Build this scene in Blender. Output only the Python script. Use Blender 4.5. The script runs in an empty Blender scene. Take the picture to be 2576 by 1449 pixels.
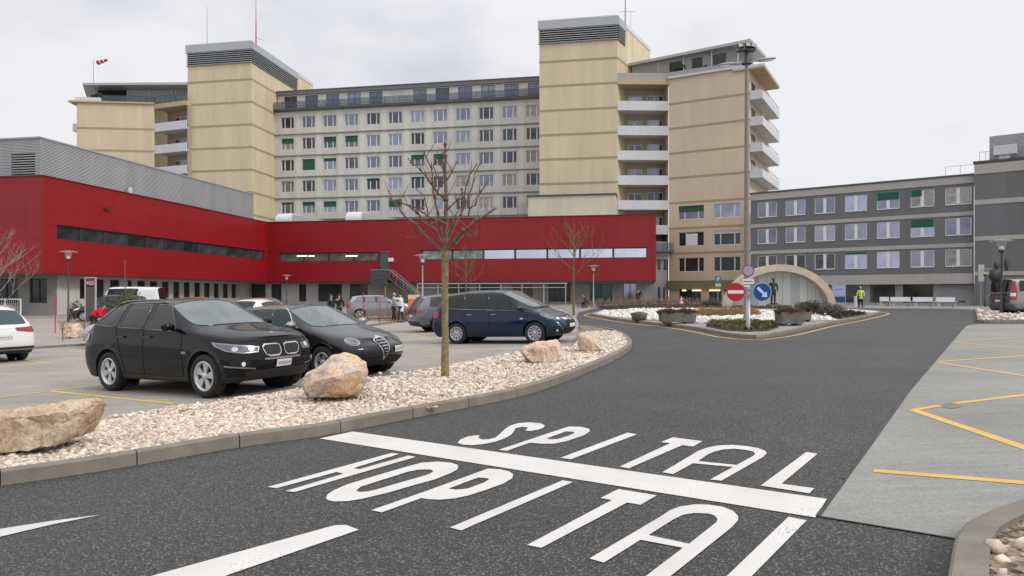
import bpy, bmesh, math, random
import numpy as np
from mathutils import Vector, Matrix, noise
from mathutils.bvhtree import BVHTree
from mathutils.geometry import tessellate_polygon
R=math.radians
random.seed(7)
SC=bpy.context.scene
COL=SC.collection
# ------------------------------------------------------------------ camera
F=1800.0; CX=1288.0; HY=745.0; EYE=1.55      # focal, centre and horizon measured on a 2576 px wide copy of the photo
cam=bpy.data.cameras.new('camera'); camo=bpy.data.objects.new('camera',cam); COL.objects.link(camo)
camo.location=(0,0,EYE); camo.rotation_euler=(R(90),0,0)
cam.sensor_width=36; cam.lens=F/2576*36; cam.shift_y=(HY-724.5)/2576; cam.clip_end=6000; cam.clip_start=.05
SC.camera=camo
# ------------------------------------------------------------------ world, sun, exposure
SUN_EL,SUN_AZ=R(38),R(118)                    # azimuth clockwise from +Y: from the right, a little behind the camera
W=bpy.data.worlds.new('World'); SC.world=W; W.use_nodes=True
nt=W.node_tree; nt.nodes.clear()
def N(t,ty,**k):
    n=t.nodes.new(ty)
    for a,b in k.items(): setattr(n,a,b)
    return n
out=N(nt,'ShaderNodeOutputWorld'); bg=N(nt,'ShaderNodeBackground'); bg.inputs[1].default_value=.1
sky=N(nt,'ShaderNodeTexSky',sky_type='NISHITA',sun_disc=False,sun_elevation=SUN_EL,sun_rotation=SUN_AZ)
tc=N(nt,'ShaderNodeTexCoord'); sep=N(nt,'ShaderNodeSeparateXYZ')
mp=N(nt,'ShaderNodeMapping'); mp.inputs['Scale'].default_value=(1.0,1.0,2.2)
mp.inputs['Location'].default_value=(.35,.1,.2)
ns=N(nt,'ShaderNodeTexNoise'); ns.inputs['Scale'].default_value=2.5; ns.inputs['Detail'].default_value=5; ns.inputs['Roughness'].default_value=.5
rp=N(nt,'ShaderNodeValToRGB')
rp.color_ramp.elements[0].position=.34; rp.color_ramp.elements[0].color=(6.4,6.6,7.4,1)
rp.color_ramp.elements[1].position=.53; rp.color_ramp.elements[1].color=(8.9,8.9,9.15,1)
gr=N(nt,'ShaderNodeMapRange'); gr.inputs[1].default_value=.35; gr.inputs[2].default_value=1.0; gr.inputs[3].default_value=1.0; gr.inputs[4].default_value=1.9
mul=N(nt,'ShaderNodeVectorMath',operation='SCALE')
mix=N(nt,'ShaderNodeMixRGB'); mix.inputs[0].default_value=.96
L=nt.links.new
L(tc.outputs['Generated'],mp.inputs[0]); L(mp.outputs[0],ns.inputs['Vector']); L(ns.outputs[0],rp.inputs[0])
L(tc.outputs['Generated'],sep.inputs[0]); L(sep.outputs[2],gr.inputs[0])
L(rp.outputs[0],mul.inputs[0]); L(gr.outputs[0],mul.inputs['Scale'])
L(sky.outputs[0],mix.inputs[1]); L(mul.outputs[0],mix.inputs[2]); L(mix.outputs[0],bg.inputs[0]); L(bg.outputs[0],out.inputs[0])
sl=bpy.data.lights.new('sun','SUN'); sl.energy=1.5; sl.angle=R(12); sl.color=(1,.96,.9)
so=bpy.data.objects.new('sun',sl); COL.objects.link(so)
sd=Vector((math.sin(SUN_AZ)*math.cos(SUN_EL),math.cos(SUN_AZ)*math.cos(SUN_EL),math.sin(SUN_EL)))
so.rotation_euler=sd.to_track_quat('Z','Y').to_euler(); so.location=(0,0,50)
SC.view_settings.view_transform='Standard'; SC.view_settings.look='None'; SC.view_settings.exposure=0; SC.view_settings.gamma=1
SC.cycles.max_bounces=6
# ------------------------------------------------------------------ terrain
def sp(t,k=6.0): return .5*(t+math.sqrt(t*t+k*k))
def gz(x,y):
    s=min(1,max(0,(y-20)/40)); w=1-.5*s*s*(3-2*s)
    return .033*18*math.tanh(x/18)*w+.0075*(sp(y-20)-sp(y-90))-.0075*0
def gp(u,v,h=0.0):
    s=(u-CX)/F; t=(v-HY)/F; a,b=.5,200.0
    f=lambda d: EYE-t*d-gz(s*d,d)-h
    for _ in range(50):
        m=(a+b)/2
        if f(m)>0: a=m
        else: b=m
    return s*a,a
def pt(u,v,d): return Vector(((u-CX)/F*d,d,EYE+(HY-v)/F*d))
# ------------------------------------------------------------------ bookkeeping
WM={}
def tag(o,label=None,cat=None,group=None,kind=None):
    if label: o['label']=label
    if cat: o['category']=cat
    if group: o['group']=group
    if kind: o['kind']=kind
    return o
def par(ch,p,local=False):
    ch.parent=p
    if not local: ch.matrix_parent_inverse=WM.get(p.name,Matrix()).inverted()
def empty(name,loc=(0,0,0),rz=0,label=None,cat=None,group=None,mat=None):
    o=bpy.data.objects.new(name,None); COL.objects.link(o)
    m=mat if mat is not None else Matrix.Translation(loc)@Matrix.Rotation(rz,4,'Z')
    o.matrix_world=m; o.empty_display_size=.3; WM[o.name]=m.copy()
    return tag(o,label,cat,group)
def copy_tree(o,parent=None):
    c=o.copy(); COL.objects.link(c)
    if parent: c.parent=parent
    for ch in list(o.children): copy_tree(ch,c)
    return c
# ------------------------------------------------------------------ mesh collector
class MB:
    def __init__(s): s.v=[];s.f=[];s.sm=[]
    def add(s,vs,fs,smooth=False):
        b=len(s.v); s.v+= [tuple(p) for p in vs]; s.f+=[tuple(i+b for i in f) for f in fs]; s.sm+=[smooth]*len(fs); return s
    def box(s,c,d,M=None):
        x,y,z=c; a,b,e=d[0]/2,d[1]/2,d[2]/2
        vs=[Vector((x+i*a,y+j*b,z+k*e)) for i in(-1,1) for j in(-1,1) for k in(-1,1)]
        if M: vs=[M@p for p in vs]
        return s.add(vs,[(0,1,3,2),(4,6,7,5),(0,4,5,1),(2,3,7,6),(0,2,6,4),(1,5,7,3)])
    def prism(s,poly,z0,z1):
        n=len(poly); a=sum(poly[i][0]*poly[(i+1)%n][1]-poly[(i+1)%n][0]*poly[i][1] for i in range(n))
        if a<0: poly=poly[::-1]
        vs=[(p[0],p[1],z0) for p in poly]+[(p[0],p[1],z1) for p in poly]
        fs=[tuple(range(n))[::-1],tuple(range(n,2*n))]+[(i,(i+1)%n,n+(i+1)%n,n+i) for i in range(n)]
        return s.add(vs,fs)
    def tube(s,pts,rad,k=8,cap=True,smooth=True):
        pts=[Vector(p) for p in pts]; n=len(pts)
        if not hasattr(rad,'__len__'): rad=[rad]*n
        vs=[];fs=[]; up=None
        for i,p in enumerate(pts):
            d=(pts[min(i+1,n-1)]-pts[max(i-1,0)])
            d=d.normalized() if d.length>1e-9 else Vector((0,0,1))
            if up is None: up=d.orthogonal().normalized()
            up=(up-d*up.dot(d)); up=up.normalized() if up.length>1e-6 else d.orthogonal().normalized()
            sd_=d.cross(up)
            for j in range(k):
                a=2*math.pi*j/k; vs.append(p+(up*math.cos(a)+sd_*math.sin(a))*rad[i])
        for i in range(n-1):
            for j in range(k):
                fs.append((i*k+j,i*k+(j+1)%k,(i+1)*k+(j+1)%k,(i+1)*k+j))
        s.add(vs,fs,smooth)
        if cap: s.add(vs[:k],[tuple(range(k))[::-1]]); s.add(vs[-k:],[tuple(range(k))])
        return s
    def lathe(s,prof,k=24,M=None,smooth=True):
        vs=[];fs=[];n=len(prof)
        for r,z in prof:
            for j in range(k):
                a=2*math.pi*j/k; p=Vector((r*math.cos(a),r*math.sin(a),z)); vs.append(M@p if M else p)
        for i in range(n-1):
            for j in range(k): fs.append((i*k+j,i*k+(j+1)%k,(i+1)*k+(j+1)%k,(i+1)*k+j))
        return s.add(vs,fs,smooth)
    def blob(s,c,r,seed=0,amp=.2,sub=2,sc=1.5):
        bm=bmesh.new(); bmesh.ops.create_icosphere(bm,subdivisions=sub,radius=1)
        vs=[]
        for v in bm.verts:
            q=v.co*(1+amp*noise.noise(v.co*sc+Vector((seed*7.3,seed*3.1,0))))
            vs.append((c[0]+q.x*r[0],c[1]+q.y*r[1],c[2]+q.z*r[2]))
        fs=[tuple(v.index for v in f.verts) for f in bm.faces]; bm.free()
        return s.add(vs,fs,True)
    def build(s,name,m,parent=None,local=False,**t):
        me=bpy.data.meshes.new(name); me.from_pydata(s.v,[],s.f); me.update()
        me.polygons.foreach_set('use_smooth',s.sm)
        if m: me.materials.append(m)
        o=bpy.data.objects.new(name,me); COL.objects.link(o); WM[o.name]=Matrix()
        if parent is not None: par(o,parent,local)
        return tag(o,t.get('label'),t.get('cat'),t.get('group'),t.get('kind'))
# ------------------------------------------------------------------ materials
MC={}
def mat(name,col,rough=.6,metal=0,spec=.5,coat=0,var=0,vs=4,bump=0,bs=40,emit=None,es=1,stain=0,alpha=None,trans=0,coord='Object',rnd=0):
    if name in MC: return MC[name]
    m=bpy.data.materials.new(name); m.use_nodes=True; t=m.node_tree; b=t.nodes['Principled BSDF']; l=t.links.new
    b.inputs['Base Color'].default_value=(*col,1); b.inputs['Roughness'].default_value=rough; b.inputs['Metallic'].default_value=metal
    b.inputs['Specular IOR Level'].default_value=spec; b.inputs['Coat Weight'].default_value=coat; b.inputs['Coat Roughness'].default_value=.04
    if alpha is not None: b.inputs['Alpha'].default_value=alpha
    if trans: b.inputs['Transmission Weight'].default_value=trans
    if emit: b.inputs['Emission Color'].default_value=(*emit,1); b.inputs['Emission Strength'].default_value=es
    cur=None
    if var or bump or stain or rnd:
        tcn=N(t,'ShaderNodeTexCoord')
    if var:
        n=N(t,'ShaderNodeTexNoise'); n.inputs['Scale'].default_value=vs; n.inputs['Detail'].default_value=6; l(tcn.outputs[coord],n.inputs['Vector'])
        mr=N(t,'ShaderNodeMapRange'); mr.inputs[1].default_value=.3; mr.inputs[2].default_value=.7; mr.inputs[3].default_value=1-var; mr.inputs[4].default_value=1+var; l(n.outputs[0],mr.inputs[0])
        h=N(t,'ShaderNodeVectorMath',operation='SCALE'); h.inputs[0].default_value=col; l(mr.outputs[0],h.inputs['Scale']); cur=h.outputs[0]
    if stain:
        n=N(t,'ShaderNodeTexNoise'); n.inputs['Scale'].default_value=.35; n.inputs['Detail'].default_value=8; n.inputs['Roughness'].default_value=.65
        mpn=N(t,'ShaderNodeMapping'); mpn.inputs['Scale'].default_value=(1,1,.25); l(tcn.outputs[coord],mpn.inputs[0]); l(mpn.outputs[0],n.inputs['Vector'])
        mr=N(t,'ShaderNodeMapRange'); mr.inputs[1].default_value=.35; mr.inputs[2].default_value=.7; mr.inputs[3].default_value=1-stain; mr.inputs[4].default_value=1+stain*.6; l(n.outputs[0],mr.inputs[0])
        h=N(t,'ShaderNodeVectorMath',operation='SCALE')
        if cur: l(cur,h.inputs[0])
        else: h.inputs[0].default_value=col
        l(mr.outputs[0],h.inputs['Scale']); cur=h.outputs[0]
    if rnd:
        oi=N(t,'ShaderNodeObjectInfo'); mr=N(t,'ShaderNodeMapRange'); mr.inputs[3].default_value=1-rnd; mr.inputs[4].default_value=1+rnd; l(oi.outputs['Random'],mr.inputs[0])
        h=N(t,'ShaderNodeVectorMath',operation='SCALE')
        if cur: l(cur,h.inputs[0])
        else: h.inputs[0].default_value=col
        l(mr.outputs[0],h.inputs['Scale']); cur=h.outputs[0]
    if cur: l(cur,b.inputs['Base Color'])
    if bump:
        n=N(t,'ShaderNodeTexNoise'); n.inputs['Scale'].default_value=bs; n.inputs['Detail'].default_value=4; l(tcn.outputs[coord],n.inputs['Vector'])
        bp=N(t,'ShaderNodeBump'); bp.inputs['Strength'].default_value=bump; bp.inputs['Distance'].default_value=.02; l(n.outputs[0],bp.inputs['Height']); l(bp.outputs[0],b.inputs['Normal'])
    MC[name]=m; return m
def panel(name,col,ang,pw,ph,joint=.75,jw=.03,rough=.6,var=.05,zoff=0,spec=.4,wave=False,off=0.0,big=(.93,1.05)):
    """cladding: joints in the plane of the wall, world space; ang = wall heading"""
    m=bpy.data.materials.new(name); m.use_nodes=True; t=m.node_tree; b=t.nodes['Principled BSDF']; l=t.links.new
    b.inputs['Roughness'].default_value=rough; b.inputs['Specular IOR Level'].default_value=spec
    tcn=N(t,'ShaderNodeTexCoord'); mpn=N(t,'ShaderNodeMapping'); mpn.inputs['Rotation'].default_value=(0,0,-ang); l(tcn.outputs['Object'],mpn.inputs[0])
    s=N(t,'ShaderNodeSeparateXYZ'); l(mpn.outputs[0],s.inputs[0]); ad=N(t,'ShaderNodeMath',operation='ADD'); l(s.outputs[0],ad.inputs[0]); l(s.outputs[1],ad.inputs[1])
    az=N(t,'ShaderNodeMath',operation='ADD'); l(s.outputs[2],az.inputs[0]); az.inputs[1].default_value=zoff
    c=N(t,'ShaderNodeCombineXYZ'); l(ad.outputs[0],c.inputs[0]); l(az.outputs[0],c.inputs[1])
    br=N(t,'ShaderNodeTexBrick'); br.offset=off; br.inputs['Scale'].default_value=1; br.inputs['Brick Width'].default_value=pw; br.inputs['Row Height'].default_value=ph
    br.inputs['Mortar Size'].default_value=jw; br.inputs['Mortar Smooth'].default_value=.3; br.inputs['Bias'].default_value=0
    br.inputs['Color1'].default_value=(*[q*(1-var) for q in col],1); br.inputs['Color2'].default_value=(*[min(1,q*(1+var)) for q in col],1); br.inputs['Mortar'].default_value=(*[q*joint for q in col],1)
    l(c.outputs[0],br.inputs['Vector'])
    n=N(t,'ShaderNodeTexNoise'); n.inputs['Scale'].default_value=.8; n.inputs['Detail'].default_value=8; mps=N(t,'ShaderNodeMapping'); mps.inputs['Scale'].default_value=(1,1,.16); l(tcn.outputs['Object'],mps.inputs[0]); l(mps.outputs[0],n.inputs['Vector'])
    mr=N(t,'ShaderNodeMapRange'); mr.inputs[1].default_value=.3; mr.inputs[2].default_value=.7; mr.inputs[3].default_value=big[0]; mr.inputs[4].default_value=big[1]; l(n.outputs[0],mr.inputs[0])
    h=N(t,'ShaderNodeVectorMath',operation='SCALE'); l(br.outputs[0],h.inputs[0]); l(mr.outputs[0],h.inputs['Scale']); l(h.outputs[0],b.inputs['Base Color'])
    if wave:
        wv=N(t,'ShaderNodeTexWave',wave_type='BANDS',bands_direction='Z'); wv.inputs['Scale'].default_value=wave
        l(tcn.outputs['Object'],wv.inputs['Vector']); bp=N(t,'ShaderNodeBump'); bp.inputs['Strength'].default_value=1; bp.inputs['Distance'].default_value=.06; l(wv.outputs[1],bp.inputs['Height']); l(bp.outputs[0],b.inputs['Normal'])
    MC[name]=m; return m
def ground_mat(name,base,light,dark,scale,rough=.85,bump=.5,patch=.12,streak=None,spec=.35,bd=.008):
    m=bpy.data.materials.new(name); m.use_nodes=True; t=m.node_tree; b=t.nodes['Principled BSDF']; l=t.links.new
    b.inputs['Roughness'].default_value=rough; b.inputs['Specular IOR Level'].default_value=spec
    tcn=N(t,'ShaderNodeTexCoord')
    v=N(t,'ShaderNodeTexVoronoi'); v.inputs['Scale'].default_value=scale; l(tcn.outputs['Object'],v.inputs['Vector'])
    sx=N(t,'ShaderNodeSeparateColor'); l(v.outputs['Color'],sx.inputs[0])
    r=N(t,'ShaderNodeValToRGB'); e=r.color_ramp.elements; e[0].position=0; e[0].color=(*dark,1); e[1].position=1; e[1].color=(*light,1)
    q=e.new(.45); q.color=(*base,1); q=e.new(.8); q.color=(*[c*1.15 for c in base],1); l(sx.outputs[0],r.inputs[0])
    n=N(t,'ShaderNodeTexNoise'); n.inputs['Scale'].default_value=.45; n.inputs['Detail'].default_value=9; n.inputs['Roughness'].default_value=.62; l(tcn.outputs['Object'],n.inputs['Vector'])
    mr=N(t,'ShaderNodeMapRange'); mr.inputs[1].default_value=.3; mr.inputs[2].default_value=.7; mr.inputs[3].default_value=1-patch; mr.inputs[4].default_value=1+patch; l(n.outputs[0],mr.inputs[0])
    h=N(t,'ShaderNodeVectorMath',operation='SCALE'); l(r.outputs[0],h.inputs[0]); l(mr.outputs[0],h.inputs['Scale']); cur=h.outputs[0]
    if streak:
        mpn=N(t,'ShaderNodeMapping'); mpn.inputs['Rotation'].default_value=(0,0,streak[0]); mpn.inputs['Scale'].default_value=(.5,9,1); l(tcn.outputs['Object'],mpn.inputs[0])
        n2=N(t,'ShaderNodeTexNoise'); n2.inputs['Scale'].default_value=1.4; n2.inputs['Detail'].default_value=5; l(mpn.outputs[0],n2.inputs['Vector'])
        m2=N(t,'ShaderNodeMapRange'); m2.inputs[1].default_value=.35; m2.inputs[2].default_value=.65; m2.inputs[3].default_value=1-streak[1]; m2.inputs[4].default_value=1+streak[1]; l(n2.outputs[0],m2.inputs[0])
        h2=N(t,'ShaderNodeVectorMath',operation='SCALE'); l(cur,h2.inputs[0]); l(m2.outputs[0],h2.inputs['Scale']); cur=h2.outputs[0]
    l(cur,b.inputs['Base Color'])
    bp=N(t,'ShaderNodeBump'); bp.inputs['Strength'].default_value=bump; bp.inputs['Distance'].default_value=bd; l(v.outputs['Distance'],bp.inputs['Height']); l(bp.outputs[0],b.inputs['Normal'])
    MC[name]=m; return m
def paint_mat(name,col,under,wear=.62):
    m=bpy.data.materials.new(name); m.use_nodes=True; t=m.node_tree; b=t.nodes['Principled BSDF']; l=t.links.new
    b.inputs['Roughness'].default_value=.7; b.inputs['Specular IOR Level'].default_value=.3
    tcn=N(t,'ShaderNodeTexCoord'); n=N(t,'ShaderNodeTexNoise'); n.inputs['Scale'].default_value=60; n.inputs['Detail'].default_value=6; n.inputs['Roughness'].default_value=.7
    n2=N(t,'ShaderNodeTexNoise'); n2.inputs['Scale'].default_value=1.6; n2.inputs['Detail'].default_value=5
    l(tcn.outputs['Object'],n.inputs['Vector']); l(tcn.outputs['Object'],n2.inputs['Vector'])
    ad=N(t,'ShaderNodeMath',operation='MULTIPLY_ADD'); l(n2.outputs[0],ad.inputs[0]); ad.inputs[1].default_value=.55; l(n.outputs[0],ad.inputs[2])
    r=N(t,'ShaderNodeMapRange'); r.inputs[1].default_value=wear+.25; r.inputs[2].default_value=wear+.31; r.inputs[3].default_value=0; r.inputs[4].default_value=1; l(ad.outputs[0],r.inputs[0])
    mx=N(t,'ShaderNodeMixRGB'); l(r.outputs[0],mx.inputs[0]); mx.inputs[2].default_value=(*under,1)
    m3=N(t,'ShaderNodeMapRange'); m3.inputs[1].default_value=.3; m3.inputs[2].default_value=.7; m3.inputs[3].default_value=.86; m3.inputs[4].default_value=1.05; l(n2.outputs[0],m3.inputs[0])
    h=N(t,'ShaderNodeVectorMath',operation='SCALE'); h.inputs[0].default_value=col; l(m3.outputs[0],h.inputs['Scale']); l(h.outputs[0],mx.inputs[1]); l(mx.outputs[0],b.inputs['Base Color'])
    bp=N(t,'ShaderNodeBump'); bp.inputs['Strength'].default_value=.3; bp.inputs['Distance'].default_value=.004; l(n.outputs[0],bp.inputs['Height']); l(bp.outputs[0],b.inputs['Normal'])
    MC[name]=m; return m
def attr_mat(name,rough=.85,bump=.4,bs=30):
    m=bpy.data.materials.new(name); m.use_nodes=True; t=m.node_tree; b=t.nodes['Principled BSDF']; l=t.links.new
    a=N(t,'ShaderNodeVertexColor'); a.layer_name='tint'; n=N(t,'ShaderNodeTexNoise'); n.inputs['Scale'].default_value=bs; n.inputs['Detail'].default_value=5
    tcn=N(t,'ShaderNodeTexCoord'); l(tcn.outputs['Object'],n.inputs['Vector'])
    mr=N(t,'ShaderNodeMapRange'); mr.inputs[1].default_value=.3; mr.inputs[2].default_value=.7; mr.inputs[3].default_value=.8; mr.inputs[4].default_value=1.15; l(n.outputs[0],mr.inputs[0])
    h=N(t,'ShaderNodeVectorMath',operation='SCALE'); l(a.outputs[0],h.inputs[0]); l(mr.outputs[0],h.inputs['Scale']); l(h.outputs[0],b.inputs['Base Color'])
    b.inputs['Roughness'].default_value=rough; b.inputs['Specular IOR Level'].default_value=.3
    bp=N(t,'ShaderNodeBump'); bp.inputs['Strength'].default_value=bump; bp.inputs['Distance'].default_value=.01; l(n.outputs[0],bp.inputs['Height']); l(bp.outputs[0],b.inputs['Normal'])
    MC[name]=m; return m
# ------------------------------------------------------------------ ground sheets
def sheet(name,polys,m,dz,kind='structure',cell=1.0,uv=True,zf=None,**t):
    """flat surfaces that follow the terrain, dz above it. polys: list of outer or (outer,hole)"""
    bm=bmesh.new()
    for po in polys:
        rings=po if isinstance(po,tuple) else (po,)
        rings=[[gp(*p) if uv else p for p in r] for r in rings]
        flat=[p for r in rings for p in r]
        vs=[bm.verts.new((p[0],p[1],0)) for p in flat]
        for tri in tessellate_polygon([[Vector((p[0],p[1],0)) for p in r] for r in rings]):
            try: bm.faces.new([vs[i] for i in tri])
            except ValueError: pass
    xs=[v.co.x for v in bm.verts]; ys=[v.co.y for v in bm.verts]
    for ax,(a,b) in ((0,(min(xs),max(xs))),(1,(min(ys),max(ys)))):
        k=math.ceil(a/cell)*cell
        while k<b:
            co=[0,0,0];no=[0,0,0];co[ax]=k;no[ax]=1
            bmesh.ops.bisect_plane(bm,geom=bm.verts[:]+bm.edges[:]+bm.faces[:],plane_co=co,plane_no=no,dist=1e-5); k+=cell
    bmesh.ops.triangulate(bm,faces=bm.faces[:])
    for v in bm.verts: v.co.z=(zf or gz)(v.co.x,v.co.y)+dz
    bmesh.ops.recalc_face_normals(bm,faces=bm.faces[:])
    if sum(f.normal.z for f in bm.faces)<0: bmesh.ops.reverse_faces(bm,faces=bm.faces[:])
    me=bpy.data.meshes.new(name); bm.to_mesh(me); bm.free(); me.materials.append(m)
    o=bpy.data.objects.new(name,me); COL.objects.link(o); WM[o.name]=Matrix()
    return tag(o,t.get('label'),t.get('cat'),t.get('group'),kind)
def inpoly(x,y,P):
    c=False;n=len(P);j=n-1
    for i in range(n):
        if (P[i][1]>y)!=(P[j][1]>y) and x<(P[j][0]-P[i][0])*(y-P[i][1])/(P[j][1]-P[i][1])+P[i][0]: c=not c
        j=i
    return c
def offset(P,w):
    out=[];n=len(P)
    for i in range(n):
        a=Vector(P[max(i-1,0)][:2]); b=Vector(P[min(i+1,n-1)][:2]); d=(b-a).normalized(); out.append((P[i][0]-d.y*w,P[i][1]+d.x*w))
    return out
def resample(P,step):
    out=[Vector(P[0][:2])]; 
    for a,b in zip(P[:-1],P[1:]):
        a=Vector(a[:2]);b=Vector(b[:2]);n=max(1,int((b-a).length/step))
        for i in range(1,n+1): out.append(a.lerp(b,i/n))
    return out
def smooth_line(P,step=.25):
    P=[Vector(p[:2]) for p in P]; Q=[P[0]]
    for i in range(len(P)-1):
        p0=P[max(i-1,0)];p1=P[i];p2=P[i+1];p3=P[min(i+2,len(P)-1)]; n=max(1,int((p2-p1).length/step))
        for k in range(1,n+1):
            s=k/n; Q.append(.5*((2*p1)+(p2-p0)*s+(2*p0-5*p1+4*p2-p3)*s*s+(3*p1-p0-3*p2+p3)*s**3))
    return Q
def kerb(name,line,h,w,m,block=1.0,gap=.012,**t):
    """line: world xy along the road side; the body of the kerb lies to the left of the walking direction"""
    mb=MB(); L_=smooth_line(line,.2); acc=0; seg=[L_[0]]; segs=[]
    for a,b in zip(L_[:-1],L_[1:]):
        acc+=(b-a).length; seg.append(b)
        if acc>=block: segs.append(seg); seg=[b]; acc=0
    if len(seg)>1: segs.append(seg)
    for sg in segs:
        if (sg[-1]-sg[0]).length<.05: continue
        d0=(sg[1]-sg[0]).normalized(); d1=(sg[-1]-sg[-2]).normalized(); sg=[sg[0]+d0*gap/2]+sg[1:-1]+[sg[-1]-d1*gap/2]
        rows=[];bv=.015
        j=random.uniform(-.003,.003)
        for i,p in enumerate(sg):
            d=(sg[min(i+1,len(sg)-1)]-sg[max(i-1,0)]).normalized(); nn=Vector((-d.y,d.x))
            g=gz(p.x,p.y)
            rows.append([(p.x,p.y,g-.05),(p.x+nn.x*.006,p.y+nn.y*.006,g+h-bv+j),(p.x+nn.x*.022,p.y+nn.y*.022,g+h+j),(p.x+nn.x*w,p.y+nn.y*w,g+h+j),(p.x+nn.x*w,p.y+nn.y*w,g-.05)])
        vs=[q for r in rows for q in r]; fs=[]
        for i in range(len(rows)-1):
            for k in range(4): fs.append((i*5+k,(i+1)*5+k,(i+1)*5+k+1,i*5+k+1))
        n=len(rows)-1; fs+=[(0,1,2,3,4),(n*5+4,n*5+3,n*5+2,n*5+1,n*5)]
        mb.add(vs,fs)
    return mb.build(name,m,**t)
def stones(name,poly,count,size,m,cols,zf,hs=1.0,holes=(),**t):
    rng=np.random.default_rng(len(poly)*31+count)
    xs=[p[0] for p in poly];ys=[p[1] for p in poly]; P=[]
    while len(P)<count:
        x=random.uniform(min(xs),max(xs));y=random.uniform(min(ys),max(ys))
        if inpoly(x,y,poly): P.append((x,y,zf(x,y)))
    bm=bmesh.new(); bmesh.ops.create_icosphere(bm,subdivisions=1,radius=1); V=np.array([v.co[:] for v in bm.verts]);Fa=np.array([[v.index for v in f.verts] for f in bm.faces]); bm.free()
    n=len(P); P=np.array(P); nv=len(V)
    s=rng.uniform(size[0],size[1],(n,1))*rng.uniform(.65,1.3,(n,3)); s[:,2]*=.62*hs
    vv=V[None]*(1+rng.uniform(-.34,.30,(n,nv,1))); vv=vv*s[:,None,:]
    a=rng.uniform(0,6.28,n); tl=rng.uniform(-.5,.5,n)
    ct,st=np.cos(tl)[:,None],np.sin(tl)[:,None]; y=vv[...,1]*ct-vv[...,2]*st; z=vv[...,1]*st+vv[...,2]*ct
    ca,sa=np.cos(a)[:,None],np.sin(a)[:,None]; x=vv[...,0]*ca-y*sa; y2=vv[...,0]*sa+y*ca
    co=np.stack([x,y2,z],-1)+P[:,None,:]; co[...,2]+=rng.uniform(-.3,.6,n)[:,None]*s[:,2:3]
    co=co.reshape(-1,3); fa=(Fa[None]+(np.arange(n)*nv)[:,None,None]).reshape(-1,3)
    me=bpy.data.meshes.new(name); me.vertices.add(len(co)); me.vertices.foreach_set('co',co.ravel()); me.loops.add(fa.size); me.loops.foreach_set('vertex_index',fa.ravel())
    me.polygons.add(len(fa)); me.polygons.foreach_set('loop_start',np.arange(0,fa.size,3)); me.polygons.foreach_set('loop_total',np.full(len(fa),3)); me.update(); me.validate()
    ca_=me.color_attributes.new('tint','FLOAT_COLOR','POINT'); cols=np.array(cols); c=cols[rng.integers(0,len(cols),n)]*rng.uniform(.8,1.15,(n,1)); c=np.concatenate([c,np.ones((n,1))],1)
    ca_.data.foreach_set('color',np.repeat(c,nv,0).ravel())
    me.materials.append(m); o=bpy.data.objects.new(name,me); COL.objects.link(o); WM[o.name]=Matrix()
    return tag(o,t.get('label'),t.get('cat'),t.get('group'),t.get('kind'))
# ================================================================== materials
ASPH=ground_mat('asphalt_dark',(.042,.0414,.0405),(.20,.196,.188),(.015,.0147,.0143),105,rough=.66,bump=.8,patch=.20,spec=.5)
LOTM=ground_mat('asphalt_worn',(.31,.282,.255),(.37,.34,.31),(.26,.235,.21),60,rough=.85,bump=.4,patch=.16,streak=(R(-30),.10))
PAVE=ground_mat('pavement_grey',(.25,.235,.215),(.32,.30,.275),(.19,.18,.165),40,patch=.15)
CONC=ground_mat('concrete_slab',(.245,.243,.222),(.262,.26,.238),(.228,.226,.206),50,rough=.85,bump=.2,patch=.15,streak=(R(-8),.06))
BEIGE=ground_mat('beige_path',(.33,.29,.26),(.42,.37,.33),(.24,.2,.18),30,patch=.12)
SOIL=ground_mat('dark_soil',(.06,.05,.045),(.1,.09,.08),(.03,.025,.02),12,bump=1,bd=.04)
KERB=mat('kerb_concrete',(.215,.19,.152),rough=.85,var=.16,vs=5,bump=.35,bs=60,stain=.12)
WPAINT=paint_mat('white_road_paint',(.66,.635,.60),(.30,.29,.28),.645)
YPAINT=paint_mat('yellow_road_paint',(.70,.43,.12),(.27,.26,.22),.63)
YPALE=paint_mat('pale_yellow_road_paint',(.62,.45,.13),(.30,.27,.22),.60)
GRAVB=ground_mat('gravel_bed',(.26,.20,.14),(.55,.44,.33),(.07,.05,.035),22,bump=1,patch=.1,bd=.04)
GRAVW=ground_mat('white_gravel_bed',(.60,.58,.54),(.8,.78,.74),(.30,.29,.27),14,bump=1,patch=.12,bd=.04)
STONE=attr_mat('gravel_stone',bs=25); 
# ================================================================== ground
gx=[-3500,-1200,-400,-200,-120]+list(range(-75,76))+[120,200,400,1200,3500]
gy=[-1500,-300,-60,-20]+list(range(-6,106))+[130,200,400,1200,4500]
mb=MB(); mb.add([(x,y,gz(x,y)) for y in gy for x in gx],[(j*len(gx)+i,j*len(gx)+i+1,(j+1)*len(gx)+i+1,(j+1)*len(gx)+i) for j in range(len(gy)-1) for i in range(len(gx)-1)],True)
mb.build('ground',PAVE,kind='structure')
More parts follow.
